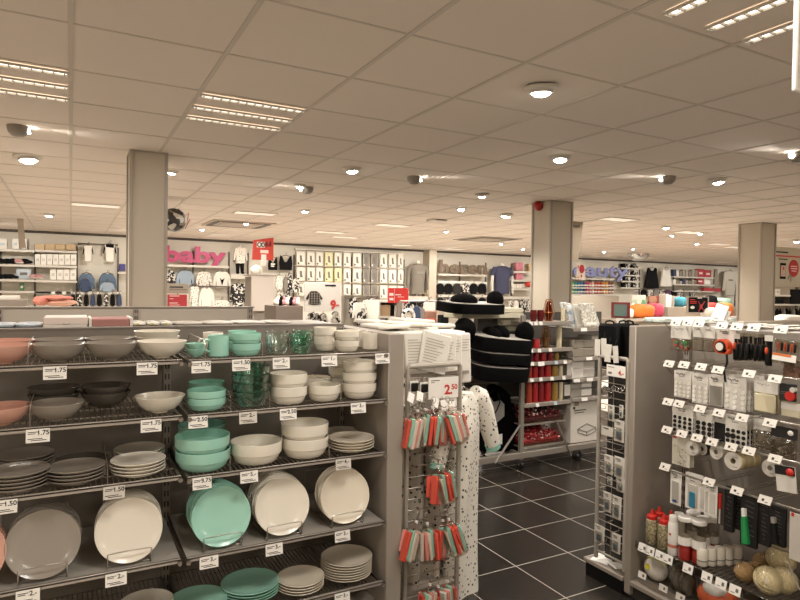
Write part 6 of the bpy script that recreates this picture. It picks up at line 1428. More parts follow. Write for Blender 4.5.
for i in range(7):
    px = 277.5+3.4*i; p = atY(px,304,8.7)
    z = atY(288,306,8.5).z
    thing('small_toy','small black, white and pink toy on the brown counter, '+ORD[i]+' from the left','toy',MB().ell((0,0,.045),(.05,.05,.05),10,8).ell((.02,0,.10),(.03,.03,.03),8,6).mesh('small_toy',[M_wh,M_bk,mat('rose_toy','c9868a',.8)][i%3]),(p.x,8.75,z),group='small toys on the brown counter')
# bras and hanging baby goods
garment('bra_top','top','black top with white letters beside the red sign',268,277.5,257,270,'bra',M_bk,grp='black tops beside the red sign',extra=lambda w,h,t:[('print',MB().box(-w*.25,w*.2,-t*.62,-t*.5,-h*.6,-h*.5).box(-w*.25,w*.1,-t*.62,-t*.5,-h*.75,-h*.66).mesh('print',M_wh))])
garment('bra_top','top','black bra top hung left of the underwear packs',279,292.5,255.5,270,'bra',M_bk,grp='black tops beside the red sign')
for i,(a,b,c_,d_,m_) in enumerate(((275,283,275,290,M_dotw),(283,288,277,294,M_gr),(287,292,273,295,M_bwd),(291,300,278,293,M_bw),(276,283,291,303,M_bw),(284,291,290,302,M_bwd))):
    garment('baby_garment','garment',f'small {["dotted","grey","dark","black and white","patterned low","dark low"][i]} baby garment left of the sign priced nine',a,b,c_,d_,'jkt',m_,y=WY-.2,grp='garments left of the sign priced nine')
# ---- E: wall of underwear packs
cols = [(296.5,305.5),(307,315),(316,323.5),(325,333),(334.5,342),(343.5,351),(353,361.5),(363,369.5),(371,378),(380,387.5),(389,396.5),(398,403.5)]
rows = [(251.5,265.5,'top'),(267,281,'middle'),(283,296,'bottom')]
M_pk = [mat('pack_white','e6dfd2',.5),mat('pack_cream','ded6b0',.5),mat('pack_grey','7d766d',.5)]
for ri,(y0,y1,rn) in enumerate(rows):
    for ci,(a,b) in enumerate(cols):
        m_ = M_pk[1] if (ri,ci) in ((1,3),(1,4),(0,3)) else M_pk[2] if ci in (7,8) else M_pk[0]
        s = (a-296)*.004
        x0,x1,z1,z0 = span(a,b,y0+ci*.25,y1+ci*.25,WY)
        w,h = x1-x0,z1-z0
        ink = M_print if m_ is not M_pk[2] else M_wh
        parts = [('pack',MB().box(0,w,0,.05,-h,0,c=.006).mesh('pack',m_)),('figure_print',MB().prism([(w*.36,-h*.3),(w*.48,-h*.26),(w*.58,-h*.3),(w*.62,-h*.6),(w*.7,-h*.74),(w*.4,-h*.72)],-.004,-.0005).mesh('figure_print',M_printgrey)),('size_mark',MB().box(w*.14,w*.3,-.004,-.0005,-h*.9,-h*.78).mesh('size_mark',ink)),('frame_line',MB().tube([(w*.05,-.002,-h*.04),(w*.95,-.002,-h*.04),(w*.95,-.002,-h*.97),(w*.05,-.002,-h*.97)],.006,4,closed=True).mesh('frame_line',M_fix if m_ is not M_pk[1] else mat('yellow_line','d8d08a',.5)))]
        thing('underwear_pack',f'{["white","cream","grey"][M_pk.index(m_)]} underwear pack, {rn} row, {ORD[ci]} from the left','pack',parts,(x0,WY,z1),group='underwear packs on the wall')
for ri,py in enumerate((251,266.7,282.5)):
    x0,x1,z,_ = span(295,404,py+1,py+1,WY+.08)
    thing('pack_bar',f'thin wall bar holding the {["top","middle","bottom"][ri]} row of underwear packs','bar',MB().box(x0,x1,WY+.06,WALLY-.031,z+.0,z+.03).mesh('pack_bar',M_shelfw),group='bars of the underwear wall')
# sign priced nine with a checked coat
x0,x1,z1,z0 = span(304.5,341,282.5,311.5,8.0); w,h = x1-x0,z1-z0
mb9 = MB(); text_mb(mb9,'9',h*.42,T((w*.78,-.005,-h*.78)),bold=.006,ext=.001); mb9.box(w*.86,w*.945,-.006,-.004,-h*.80,-h*.76); 
coat = MB().prism([(w*.17,-h*.30),(w*.33,-h*.30),(w*.40,-h*.38),(w*.49,-h*.56),(w*.45,-h*.60),(w*.40,-h*.54),(w*.44,-h*.75),(w*.25,-h*.77),(w*.10,-h*.75),(w*.13,-h*.54),(w*.07,-h*.60),(w*.03,-h*.56),(w*.11,-h*.38)],-.006,-.002)
M_check = mat('checked_coat','2b221d',.8)
ck = MB()
for k in range(5): ck.box(w*(.12+.07*k),w*(.13+.07*k),-.0075,-.006,-h*.74,-h*.34)
for k in range(5): ck.box(w*.12,w*.42,-.0075,-.006,-h*(.38+.085*k)-h*.008,-h*(.38+.085*k))
thing('price_sign','white sign with a checked coat and red price nine','sign',[('panel',MB().box(0,w,0,.015,-h,0,c=.003).mesh('panel',mat('sign_white','d6cec4',.55))),('price',mb9.mesh('price',M_red)),('coat_picture',coat.mesh('coat_picture',M_check)),('check_lines',ck.mesh('check_lines',M_sgr)),('heading',MB().box(w*.55,w*.85,-.003,0,-h*.13,-h*.07).mesh('heading',M_print)),('post',MB().cyl((w*.35,.03,-z1+.001),(w*.35,.03,-h*.5),.014,n=10).mesh('post',M_steel)),('holder',MB().box(w*.28,w*.4,-.004,.02,-h*1.06,-h).mesh('holder',M_white))],(x0,8.0,z1))
for i,(a,b,c_,d_,m_) in enumerate(((305,322,313,328,M_bwd),(318,328,314,328,M_bw),(330,340,312,324,M_bw))):
    garment('baby_garment','garment',f'{["dark patterned","pale patterned","small pale"][i]} garment hung under the sign priced nine',a,b,c_,d_,'jkt',m_,y=8.2,grp='garments under the sign priced nine')
# clothes rack between the signs
x0,x1,z1,z0 = span(343,378,296,325,8.8)
rk = bpy.data.objects.new('clothes_rack',None); LINK(rk); tag(rk,'low metal clothes rack with black and white baby clothes right of the sign priced nine','rack')
ob('bar',MB().tube([(x0,8.8,z1),(x1,8.8,z1)],.015,8).mesh('bar',M_steel),rk)
for x in (x0,x1): ob('leg',MB().box(x-.02,x+.02,8.78,8.82,0,z1).mesh('leg',M_board),rk)
ob('panel',MB().box(x0,x1,8.84,8.86,.3,z1-.02).mesh('panel',M_sgr),rk)
for i,(a,b,c_,d_,k,m_) in enumerate(((349,357,297,318,'long',M_bwd),(352,364,302,322,'long',M_wh),(362,372,300,318,'top',M_dotw),(366,376,298,318,'long',M_bw),(357,366,312,326,'blob',M_bwd))):
    garment('baby_garment','garment',f'{["dark leftmost","white long-sleeved","white dotted","black and white rightmost","dark low"][i]} garment on the low clothes rack',a,b,c_,d_,k,m_,y=8.72-.03*i,grp='garments on the low clothes rack',sway=-10+6*i)
# beige shelf cabinet with red sign on it
x0,x1,z1,z0 = span(378.5,400.5,300.5,330,8.2)
cb = bpy.data.objects.new('shelf_cabinet',None); LINK(cb); tag(cb,'beige open shelf cabinet under the square red sign','cabinet')
for a,b in ((x0,x0+.03),(x1-.03,x1)): ob('side',MB().box(a,b,8.2,8.7,0,z1).mesh('side',M_shelfw),cb)
for z in (z1,z1-.24,z1-.5,z1-.8,.1): ob('shelf',MB().box(x0+.03,x1-.03,8.2,8.7,z-.03,z).mesh('shelf',M_shelfw),cb)
ob('back',MB().box(x0+.03,x1-.03,8.66,8.69,.1,z1-.03).mesh('back',M_sgr),cb)
for i,(fx,fw,dz,m_,l) in enumerate(((.06,.55,.03,M_beige,'beige box on the upper shelf'),(.66,.12,.03,M_bk,'black book on the upper shelf'),(.8,.12,.03,M_wh,'pale book on the upper shelf'),(.1,.22,.29,mat('rose_pack','b98a84',.6),'rose pack on the lower shelf'),(.38,.2,.29,mat('brick_pack','a34a42',.6),'brick red pack on the lower shelf'),(.66,.24,.29,M_fix,'grey pack on the lower shelf'))):
    xa = x0+(x1-x0)*fx; zz = z1-.24 if dz < .1 else z1-.5
    thing('cabinet_box',l+' of the beige cabinet','box',MB().box(xa,xa+(x1-x0)*fw,8.25,8.6,zz+.001,zz+.17,c=.005).mesh('cabinet_box',m_),group='goods in the beige cabinet')
board('red_sign','square red sign with a paler block at left, over the beige cabinet',388.5,408.5,288,303,7.9,M_red,((.04,.24,.34,.52,M_wp),(.04,.24,.66,.82,M_wp),(.29,.30,.05,.98,M_wp),(.34,.62,.42,.48,M_wp),(.46,.78,.58,.61,M_wp)))
# round wreath, dark jackets and shirt displays right of the cabinet
x0,x1,z1,z0 = span(400,437,301,325,7.75)
rk2 = bpy.data.objects.new('clothes_rack',None); LINK(rk2); tag(rk2,'low metal clothes rack with shirts and a ring cushion before the pier','rack')
ob('bar',MB().tube([(x0,7.75,z1),(x1,7.75,z1)],.013,8).mesh('bar',M_steel),rk2)
for x in (x0,x1): ob('leg',MB().box(x-.02,x+.02,7.73,7.77,0,z1).mesh('leg',M_board),rk2)
p = atY(408.5,316,7.70)
thing('round_pillow','grey and white ring cushion right of the beige cabinet','cushion',[('ring',MB().tube([(.085*math.cos(2*PI*i/20),0,.085*math.sin(2*PI*i/20)) for i in range(20)],.032,10,closed=True).mesh('ring',M_bw)),('loop',MB().tube([(0,0,.11),(0,0,.16),(0,.05,z1-p.z+.012)],.004,5).mesh('loop',M_bk))],p)
for i,(a,b,c_,d_,k,m_,l) in enumerate(((413,420,306,324,'blob',M_denimd,'dark blue garment right of the ring cushion'),(417,425,308,325,'blob',M_gr,'striped grey garment right of the dark blue one'),(423,436,301,322,'long',M_wh,'white shirt hanging before the pier'),(400,412,300,312,'blob',M_bwd,'dark garment behind the ring cushion'),(405,414,304,312,'blob',M_dotw,'white dotted garment above the ring cushion'))):
    garment('garment','garment',l,a,b,c_,d_,k,m_,y=7.7+.12*i,grp='garments right of the beige cabinet',sway=-20+10*i)
x0,x1,z1,_ = span(424,452,324,324,6.85)
thing('display_plinth','taupe display plinth under the boxes left of the black cushions','plinth',[('top',MB().box(x0,x1,6.8,7.5,z1-.03,z1,c=.004).mesh('top',M_taupe)),('body',MB().box(x0+.03,x1-.03,6.83,7.47,0,z1-.03).mesh('body',M_board))])
zpl = z1
for i,(a,b,c_,d_,m_,l) in enumerate(((427,441,311,318,mat('brown_photo_box','8d6a58',.6),'brown picture box below the white shirt'),(428,438,319,323,mat('brick_box','b2402c',.5),'flat brick red box below the white shirt'),(440,450,306,324,mat('beige_box_big','bfae98',.6),'beige box between the white shirt and the black cushions'),(441,449,315,324,M_bk,'dark round bag before the beige box'))):
    cat_box('display_box','box' if i < 3 else 'bag',l,a,b,c_,d_,m_,y=7.25-.11*i,d=.1,c=.01,zb=zpl,grp='boxes left of the black cushions')
# ---- torso figures
def torso(lab,px0,px1,py0,py1,shirt,skin,sleeve,y=WY-.05,logo=False):
    x0,x1,z1,z0 = span(px0,px1,py0,py1,y); w,h = x1-x0,z1-z0
    N = 20; rows_ = [(-.02,.10,.09),(-.06,.30,.11),(-.12,.34,.13),(-.35,.32,.15),(-.6,.28,.13),(-.8,.29,.13),(-.93,.30,.13)]
    vs = []; 
    for (t,a,b) in rows_: vs += [(a*w*math.copysign(abs(math.cos(2*PI*j/N))**.8,math.cos(2*PI*j/N)), b*w*math.sin(2*PI*j/N)*1.4, t*h) for j in range(N)]
    fs = [(r*N+j,r*N+(j+1)%N,(r+1)*N+(j+1)%N,(r+1)*N+j) for r in range(len(rows_)-1) for j in range(N)]+[tuple(range(N))[::-1],tuple(range((len(rows_)-1)*N,len(rows_)*N))]
    parts = [('shirt',MB()._add(vs,fs).mesh('shirt',shirt)),('neck',MB().cyl((0,0,-.03*h),(0,0,.06*h),.085*w,n=16).mesh('neck',skin)),('stand',MB().cyl((0,0,-h),(0,0,-.9*h),.05,n=12).mesh('stand',M_chrome))]
    for s in (-1,1):
        pts = [(s*.30*w,0,-.1*h),(s*.40*w,0,-.2*h),(s*.43*w,-.01,-.34*h),(s*.445*w,-.02,-.6*h),(s*.45*w,-.04,-.93*h)]
        if sleeve == 'short': parts += [('arm',MB().tube(pts[1:],.04,10,radii=[.055*w,.058*w,.05*w,.035*w]).mesh('arm',skin)),('sleeve',MB().tube(pts[:3],.08*w,12,radii=[.085*w,.09*w,.082*w]).mesh('sleeve',shirt))]
        else: parts += [('sleeve',MB().tube(pts[:4]+[(s*.45*w,-.03,-.8*h)],.08*w,12,radii=[.085*w,.085*w,.075*w,.065*w,.055*w]).mesh('sleeve',shirt)),('hand',MB().ell((s*.452*w,-.03,-.88*h),(.035*w,.04*w,.07*h),10,8).mesh('hand',skin))]
    if logo: parts.append(('print',MB().box(-.16*w,.16*w,-.225*w,-.215*w,-.34*h,-.26*h).mesh('print',M_gr)))
    return thing('torso_mannequin',lab,'mannequin',parts,((x0+x1)/2,y,z1))
M_sk = mat('white_mannequin','e6dfd4',.5)
torso('white torso figure in a grey sweatshirt beside the pier',406.5,428.5,263,296,mat('grey_sweatshirt','7f776c',.9),M_sk,'long',logo=True)
shelf_w('thick white shelf under the grey sweatshirt torso',407,432,296.5,edge=.1)
cat_box('wooden_box','box','small wooden box beside the grey sweatshirt torso',425,430.5,292.5,296.3,M_beige)
cat_box('dark_niche','garment','row of black folded clothes under the sweatshirt shelf',409,432,301,307,M_bk,y=WY-.1)
torso('white torso figure in a dark blue T-shirt by the brown letters',490.5,513,265.5,296,mat('navy_shirt','46475f',.9),M_sk,'short')
shelf_w('long white shelf under the blue shirt torso',487,531,296.5,edge=.07)
cat_box('name_plate','label','small dark name plate at the blue torso stand',497,505,292,294.5,M_print,d=.02,y=WY-.15)
# ---- F: menswear
wall_letters('heren',439,487,260.5,273.8,mat('brown_letters','6f5f4e',.6),'big brown wall letters reading heren',bold=.035)
shelf_w('white shelf under the brown wall letters',438.5,487,274.5)
gF = 'dark garments in the menswear bay'
for i in range(6):
    px = 440+8.4*i; garment('dark_sweater','sweater',f'dark sweater on a hanger under the brown letters, {ORD[i]} from the left',px-4.4,px+4.4,283.5,294,'jkt',[M_bk,M_bk,mat('charcoal_knit','2a2926',.9),M_bwd,M_bk,M_bk][i],y=WY-.1,grp=gF)
    garment('dark_sweater','sweater',f'dark garment in the lower menswear row, {ORD[i]} from the left',px-4.2,px+4.2,297.5,313,'jkt',[M_bk,M_bwd,M_bw,M_bk,M_bwd,M_bk][i],y=WY-.2,grp=gF)
for i,py in enumerate((282.5,296)): 
    x0,x1,z,_ = span(438.5,487,py,py,WY-.1); thing('clothes_bar',f'{["upper","lower"][i]} pale clothes bar of the menswear bay','bar',MB().box(x0,x1,WY-.1,WY-.06,z-.03,z+.03).box(x0,x0+.03,WY-.06,WALLY-.001,z-.02,z+.02).box(x1-.03,x1,WY-.06,WALLY-.001,z-.02,z+.02).mesh('clothes_bar',M_shelfw),group='menswear bars')
M_pinkp = mat('pink_pack','d98a98',.5)
for i,py in enumerate((271.5,280,288.5)): shelf_w(f'{["top","middle","lowest"][i]} narrow shelf beside the middle pillar',513,534,py,edge=.04)
for r_,(py0,py1) in enumerate(((262.5,270.5),(272.5,279.5))):
    for k in range(3): cat_box('pink_pack','pack',f'pink pack on the {["top","middle"][r_]} narrow shelf, {ORD[k]} from the left',516.5+2.4*k,518.6+2.4*k,py0,py1,M_pinkp,grp='pink packs by the middle pillar')
cat_box('brown_pack','pack','brown pack on the top narrow shelf against the middle pillar',529,533,264,271,M_beige)
p = atY(529,284,WY-.05); thing('red_bowl','red rounded object on the lowest narrow shelf','ornament',MB().ell((0,0,0),(.15,.1,.1),16,10).mesh('red_bowl',mat('red_gloss','c93525',.35)),p)
for k in range(4): cat_box('white_pack','pack',f'white pack on the lowest narrow shelf, {ORD[k]} from the left',513.5+3*k,516+3*k,284,288,M_wh,grp='white packs on the lowest narrow shelf')
for k,(a,b,m_) in enumerate(((508,513,M_bw),(513,518,M_wh),(519,526,M_bwd),(526,533,M_bw))): garment('garment','garment',f'garment below the blue torso shelf, {ORD[k]} from the left',a,b,299.5,312,'jkt',m_,y=WY-.1,grp='garments below the blue torso shelf')
# ---- G: hanging banner, round sign, beauty wall
x = PILL[1][0]+PILL[1][2]
q0,q1 = atY(571.5,218,7.0), atY(582.5,262,7.0)
w,h = q1.x-q0.x, q0.z-q1.z
mb = MB(); text_mb(mb,'mpdl',h*.1,T((w*.42,-.004,-h*.18)),bold=.001)
thing('hanging_banner','tall grey banner hanging right of the middle pillar','banner',[('panel',MB().prism([(0,0),(w,0),(w*.8,-h*.62),(w*.62,-h),(0,-h)],-.002,.012).mesh('panel',mat('grey_banner','a2937f',.6))),('lettering',mb.mesh('lettering',M_print)),('cord',MB().tube([(w*.1,.004,0),(w*.1,.004,CZ-q0.z)],.003,5).tube([(w*.9,.004,0),(w*.9,.004,CZ-q0.z)],.003,5).mesh('cord',M_fix))],(q0.x,7.0,q0.z))
x0,x1,z1,z0 = span(577,585.5,263,280,9.0); w,h = x1-x0,z1-z0
thing('hanging_sign','small pale hanging sign with a red oval before the lilac letters','sign',[('panel',MB().box(0,w,0,.01,-h,0,c=.002).mesh('panel',M_card)),('red_oval',MB().ell((w*.55,-.003,-h*.35),(w*.30,.006,h*.26),20,8).mesh('red_oval',mat('crimson','b3263a',.5))),('print',MB().box(w*.05,w*.18,-.004,0,-h*.3,-h*.15).box(w*.05,w*.2,-.004,0,-h*.9,-h*.85).box(w*.45,w*.6,-.004,0,-h*.85,-h*.68).mesh('print',M_red)),('cord',MB().tube([(w*.5,.005,0),(w*.5,.005,CZ-z1)],.003,5).mesh('cord',M_fix))],(x0,9.0,z1))
wall_letters('beauty',560,628,263.5,280.5,mat('lilac_letters','7f82ac',.6),'big lilac wall letters reading beauty, partly behind the middle pillar',bold=.025,y=WY-.24)
shelf_w('white shelf under the lilac wall letters',566,622,277.5,edge=.06)
bc = ['57a04a','6aa84f','2f8f94','27768c','2d6f9a','3a4f8a','c44a5a','d05a66','c9b7a8','b9402f','c24a33','a83a30','d98a3a','d49a3a','8a3a30','8d6a50']
bm = MB().lathe([(0,0),(.06,0),(.066,.01),(.066,.16),(.03,.2),(.03,.24),(0,.24)],12)
for r_,(py,nm) in enumerate(((287.2,'upper'),(293.6,'lower'))):
    for k in range(16):
        px = 569.5+2.85*k; p = atY(px,py,WY-.05)
        me = bm.mesh('bottle',mat('bottle_'+bc[k],bc[(k+r_*2)%16],.35)); 
        o = thing('bath_bottle',f'bright coloured bath bottle on the {nm} beauty shelf, {(ORD+["fifteenth","sixteenth"])[k]} from the left','bottle',[('bottle',me),('label',MB().lathe([(.067,.05),(.067,.11)],12).mesh('label',M_wh))],p,(0,0,0),'bright bath bottles',.75)
for i,py in enumerate((287.6,294)): shelf_w(f'{["upper","lower"][i]} white shelf of bright bath bottles',567,616,py,edge=.03)
cat_box('sales_counter','counter','pale grey counter front below the bright bath bottles',568,619,295.5,312,mat('pale_counter','b9ae9f',.6),y=12.6,d=.5,zb=0)
for r_,py in enumerate((268,275,281,287.5)):
    shelf_w(f'{ORD[r_]} thin shelf from the top right of the lilac letters',621,640,py,edge=.03)
    for k in range(6): cat_box('cosmetic_pack','cosmetics',f'small dark cosmetic on the {ORD[r_]} thin shelf, {ORD[k]} from the left',623+2.7*k,625+2.7*k,py-4.6+(k%2),py,[M_bk,M_bwd,M_bw][k%3],grp='small dark cosmetics')
# dome mirror and photo ball
p = atZ(638,256,CZ)
thing('dome_mirror','silver half-dome security mirror on the ceiling before the beauty wall','mirror',[('dome',MB().lathe([(.46,0),(.44,-.12),(.36,-.24),(.22,-.32),(0,-.35)],32).mesh('dome',mat('mirror_silver','c9c9c6',.06,metal=1))),('rim',MB().lathe([(.47,.0),(.49,0),(.49,-.03),(.46,-.03)],32).mesh('rim',M_fix))],(p.x*.93,p.y*.93,CZ-.005),scale=.62)
p = atY(174,220,8.0)
pb = MB().ell((0,0,0),(.15,.15,.15),9,7)
thing('photo_ball','black and white faceted ball hanging right of the near pillar','ornament',[('ball',pb.mesh('ball',speck_mat('photo_facets',['1c1a19','cfc9c0','3a3633','1c1a19','8a837a'],14,.3),10)),('cord',MB().tube([(0.05,0,.14),(.1,0,CZ-p.z)],.003,5).mesh('cord',M_fix)),('red_ribbon',MB().tube([(.12,0,.04),(.17,-.01,.10),(.15,0,-.06),(.19,0,.02),(.13,0,-.10)],.006,5).mesh('red_ribbon',mat('pink_ribbon','b5706a',.6)))],p)
# ---- H: right part of the back wall
garment('long_tunic','top','long black sleeveless top on the back wall',644.5,659,267.5,288.5,'strap',M_bk,grp='tops on the back wall right')
garment('long_tunic','top','long white sleeveless top right of the black one',660,671.5,267.5,287,'strap',M_wh,grp='tops on the back wall right')
garment('long_shirt','shirt','long pale grey shirt with a small print beside the right pillar',722.5,737,270.5,296,'long',mat('pale_grey_shirt','c4bcae',.85),grp='tops on the back wall right',extra=lambda w,h,t:[('print',MB().box(-w*.14,w*.14,-t*.62,-t*.5,-h*.40,-h*.35).mesh('print',M_printgrey))])
garment('long_shirt','shirt','narrow taupe scarf left of the pale grey shirt',713.5,717.5,269,289,'skirt',M_fr,hanger=False,grp='tops on the back wall right')
M_rp = mat('crimson_pack','b03a40',.5)
for r_,py in enumerate((277,284.5,291)): shelf_w(f'{["upper","middle","lower"][r_]} shelf of small packs on the right back wall',674,714,py,edge=.03)
for r_,(y0,y1) in enumerate(((269.5,277),(279.5,284.5))):
    for k in range(8):
        a = 673.5+3.1*k; cat_box('small_pack','pack',f'small pack on the {["upper","middle"][r_]} right wall shelf, {ORD[k]} from the left',a,a+2.6,y0+(k%3)*.7,y1,[M_denimd,M_wh,M_fr,M_sgr][(k+r_)%4] if k < 4 else [M_sgr,M_fr][k%2],grp='small packs on the right wall')
for k,(a,b,c_,d_) in enumerate(((697.5,704,269,277),(704.5,711.5,270,277.5),(696.5,704,278,284.4))): cat_box('red_pack','pack',f'crimson pack on the right back wall, {["left upper","right upper","lower"][k]} of three',a,b,c_,d_,M_rp,mark=M_wp,grp='crimson packs')
cat_box('white_pack','pack','blank white pack right of the lower crimson pack',704.5,710.5,278,284.4,M_lcar)
x0,x1,z,_ = span(639,697,289.5,289.5,WY)
thing('clothes_bar','wall bar of the low garment row beneath the long sleeveless tops','bar',[('bar',MB().tube([(x0,WY,z),(x1,WY,z)],.012,8).mesh('bar',M_postd)),('bracket',MB().box(x0,x0+.02,WY,WALLY-.001,z-.02,z+.02).mesh('bracket',M_postd)),('bracket',MB().box(x1-.02,x1,WY,WALLY-.001,z-.02,z+.02).mesh('bracket',M_postd))])
for k in range(9): garment('small_garment','garment',f'{ORD[k]} garment from the left in the low row beneath the sleeveless tops',641+6*k,646.5+6*k,289.5,297,'blob',[M_bk,M_bw,M_gr,M_bwd,mat('plum_cloth','5a3d52',.9)][k%5],hanger=False,grp='low row of small garments')
cat_box('red_stack','clothes','flat heap of crimson cloth beside the right wall packs',704,721,288,291.6,M_rp)
# mid-shop tables right of the middle pillar
x0,x1,z1,z0 = span(612,752,318,330,8.5)
thing('display_table','long pale display table behind the black totes','table',[('top',MB().box(x0,x1,8.4,9.6,z1-.05,z1,c=.006).mesh('top',M_sgr)),('front_panel',MB().box(x0+.05,x1-.05,8.5,8.53,0,z1-.05).mesh('front_panel',M_sgr)),('side_panel',MB().box(x0+.05,x0+.09,8.53,9.5,0,z1-.05).mesh('side_panel',M_sgr))])
zt2 = z1
x0,x1,zri,_ = span(668,745,307,307,9.05)
thing('display_riser','pale riser block on the long display table under teal and mint cloths','riser',MB().box(x0,x1,9.05,9.55,zt2,zri,c=.006).mesh('display_riser',M_sgr))
def lump(lab,px0,px1,py0,py1,m,y,name='folded_garment',cat='clothes',grp='bright garments on the long display table',f=7):
    xa,xb,za,zb = span(px0,px1,py0,py1,y)
    if 8.2 < y < 9.5: zb = zt2 if y < 9.05 else zri
    thing(name,lab,cat,MB().ell(((xa+xb)/2,y+.1,(za+zb)/2),((xb-xa)/2,.16,(za-zb)/2*1.02),18,10,fn=lambda p:(1/max(abs(p.x)**4+abs(p.z)**4+abs(p.y)**4,.01)**.2)*(1+.05*math.sin(f*p.x+4*p.z))).mesh(name,m),group=grp)
M_or = mat('bright_orange_cloth','e0762c',.7); M_hp = mat('hot_pink_cloth','d4506a',.7); M_rc = mat('red_cloth','b92f24',.8)
lump('bright orange garment on the long display table',632,656,304.5,318,M_or,8.6); lump('hot pink cloth right of the orange garment',653,664,303.5,314,M_hp,8.7)
lump('black and white cloth left of the orange garment',628,638,303,317,M_bw,8.75); lump('white cloth behind the totes',622,634,308,320,M_wh,8.5)
cat_box('picture_stand','stand','green and white picture stand behind the orange garment',632,646,295,304,speck_mat('green_white_print',['b9d0b0','e6e2d8','6aa06a','e6e2d8'],6,.5),y=9.5,d=.05)
cat_box('picture_stand','stand','brown and cream picture stand behind the hot pink cloth',649,665,296,305,speck_mat('brown_cream_print',['8d3f3a','d8c9b8','8d3f3a','a97b60'],5,.5),y=9.5,d=.05)
for k in range(3): cat_box('white_stack','box',f'white carton tower right of the hot pink cloth, {["left","middle","right"][k]}',666+3*k,668.6+3*k,294+k,312,[M_wh,M_lcar,M_sgr][k],y=9.3,d=.2,grp='white carton towers')
lump('brown cloth behind the teal one',672,682,296,306,mat('brown_cloth','8a5a3c',.85),9.4); lump('teal cloth left of the black poster',679,687,297,308,mat('teal_cloth','3f8fa3',.7),9.2)
x0,x1,z1,z0 = span(687,709,296.5,313,8.4); w,h = x1-x0,z1-z0
thing('poster_stand','black framed poster with red lines and a pink shape','sign',[('frame',MB().box(0,w,0,.02,-h,0,c=.003).mesh('frame',M_sgr)),('poster',MB().box(w*.07,w*.93,-.003,0,-h*.95,-h*.06).mesh('poster',M_bk)),('print',MB().box(w*.12,w*.34,-.005,-.003,-h*.22,-h*.17).box(w*.12,w*.42,-.005,-.003,-h*.33,-h*.28).box(w*.12,w*.42,-.005,-.003,-h*.43,-h*.38).mesh('print',M_red)),('figure',MB().tube([(w*.5,-.005,-h*.3),(w*.62,-.005,-h*.62),(w*.52,-.005,-h*.9)],.012,5).tube([(w*.78,-.005,-h*.3),(w*.64,-.005,-h*.62),(w*.76,-.005,-h*.9)],.012,5).ell((w*.62,-.006,-h*.62),(w*.07,.006,h*.14),10,6).mesh('figure',M_rp)),('pale_shape',MB().ell((w*.24,-.005,-h*.66),(w*.1,.006,h*.09),12,6).mesh('pale_shape',M_wh)),('hole_card',MB().box(w*.46,w*.66,-.005,-.003,-h*.12,-h*.05).mesh('hole_card',M_wh))],(x0,8.4,z1))
lump('red cloth right of the black poster',709,727,303,309,M_rc,8.6); lump('orange cloth at the right end of the long table',726,733,303,310,M_or,8.6); lump('crumpled white paper right of the black poster',708,722,308,319,M_wh,8.3,'crumpled_paper','paper',None,11)
lump('mint and white cloth beside the right pillar',722,732,298,303,mat('mint_cloth','a9cdb6',.8),9.2); lump('black cloth above the red cloth',712,717,295.5,303,M_bk,9.3)
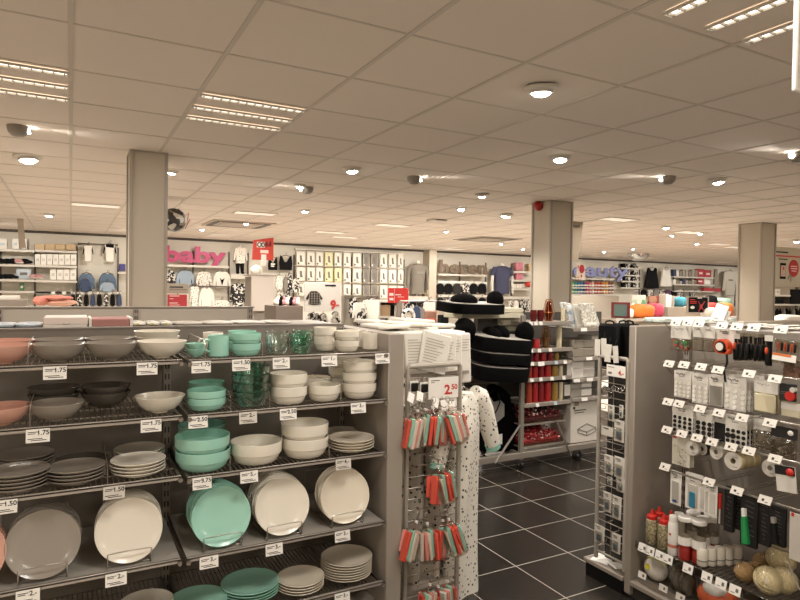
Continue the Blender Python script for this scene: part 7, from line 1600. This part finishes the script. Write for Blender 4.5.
# ---- I: right of the right pillar: tall panel with phone picture and shelves
xw = 9.9
q0,q1 = atY(774,246.5,6.4), atY(812,287.5,6.4); w,h = q1.x-q0.x, q0.z-q1.z
M_sb = mat('pale_sign_board','bdb39c',.6)
thing('wall_panel_sign','large pale panel with a phone and a red speech disc, right edge','sign',[('panel',MB().box(0,w,0,.04,-h,0,c=.004).mesh('panel',M_sb)),('phone',MB().box(w*.16,w*.30,-.008,0,-h*.80,-h*.40,c=.004).mesh('phone',M_bk)),('phone_screen',MB().box(w*.17,w*.29,-.010,-.008,-h*.74,-h*.46).mesh('phone_screen',mat('phone_rose','c9a596',.5))),('phone_mark',MB().box(w*.215,w*.25,-.012,-.010,-h*.57,-h*.50).mesh('phone_mark',M_red)),('speech_disc',MB().cyl((w*.5,-.008,-h*.52),(w*.5,0,-h*.52),w*.125,n=28).mesh('speech_disc',mat('speech_red','b52a2a',.5))),
 ('pale_lines',MB().box(w*.42,w*.58,-.011,-.008,-h*.48,-h*.46).box(w*.42,w*.58,-.011,-.008,-h*.54,-h*.52).box(w*.44,w*.56,-.011,-.008,-h*.60,-h*.58).mesh('pale_lines',M_wp)),('hand',MB().tube([(w*.36,-.006,-h*.80),(w*.41,-.006,-h*.70),(w*.44,-.006,-h*.76),(w*.42,-.006,-h*.86)],.016,6).mesh('hand',M_sgr)),
 ('print',MB().box(w*.0,w*.35,-.004,0,-h*.145,-h*.11).box(w*.12,w*.34,-.004,0,-h*.315,-h*.29).mesh('print',M_print)),('red_print',MB().box(w*.05,w*.95,-.004,0,-h*.24,-h*.205).mesh('red_print',M_red))],(q0.x,6.4,q0.z))
def bay(name,lab,px0,px1,pys,y,d,m):
    xa,xb,_,_ = span(px0,px1,300,300,y); zs_b = [atY((px0+px1)/2,p_,y).z for p_ in pys]
    r = bpy.data.objects.new(name,None); LINK(r); tag(r,lab,'shelving unit')
    for z in zs_b: ob('shelf',MB().box(xa,xb,y,y+d,z-.03,z,c=.004).mesh('shelf',m),r)
    for x in (xa,xb): ob('upright',MB().box(x-.02,x+.02,y+d-.04,y+d,0,max(zs_b)+.3).mesh('upright',M_postd),r)
    ob('back',MB().box(xa,xb,y+d,y+d+.02,.1,max(zs_b)+.3).mesh('back',M_sgr),r)
    return zs_b
zz = bay('shelving_unit','pale shelving under the panel with the phone',775,815,(295,304,316),6.3,.35,M_shelfw)
cat_box('black_screen','screen','black screen at the right photo edge',792,812,289.5,304,M_bk,y=6.28,d=.04)
cat_box('white_carton','box','white cube carton on the top shelf under the phone panel',775.5,780.5,289,295,M_lcar,y=6.35,mark=M_fix)
cat_box('black_case','box','flat black case on the middle shelf under the phone panel',775.5,784,299.5,304,M_bk,y=6.35)
bmm = MB().lathe([(0,0),(.03,0),(.034,.01),(.034,.09),(.015,.12),(.015,.14),(0,.14)],12)
for k in range(8):
    px = 777+3.2*k; p = atY(px,316,6.42)
    thing('small_bottle',f'small dark bottle on the lowest shelf under the phone panel, {ORD[k]} from the left','bottle',[('bottle',bmm.mesh('bottle',[M_bk,clear_mat('smoky_glass','8d877f',.4),M_fr][k%3])),('cap',MB().cyl((0,0,.135),(0,0,.165),.013,n=10).mesh('cap',M_sgr))],p,(0,0,0),'small bottles under the phone panel')
lump('cream cloth at the right photo edge above the tools',785,806,315,326,M_wh,5.6,f=5)
# a mid shelving row of white goods before the right pillar foot hides the floor
cat_box('low_counter','counter','low taupe counter behind the right shelving, only its edge visible',690,812,322.5,345,M_sgr,y=5.0,d=.3,zb=0)
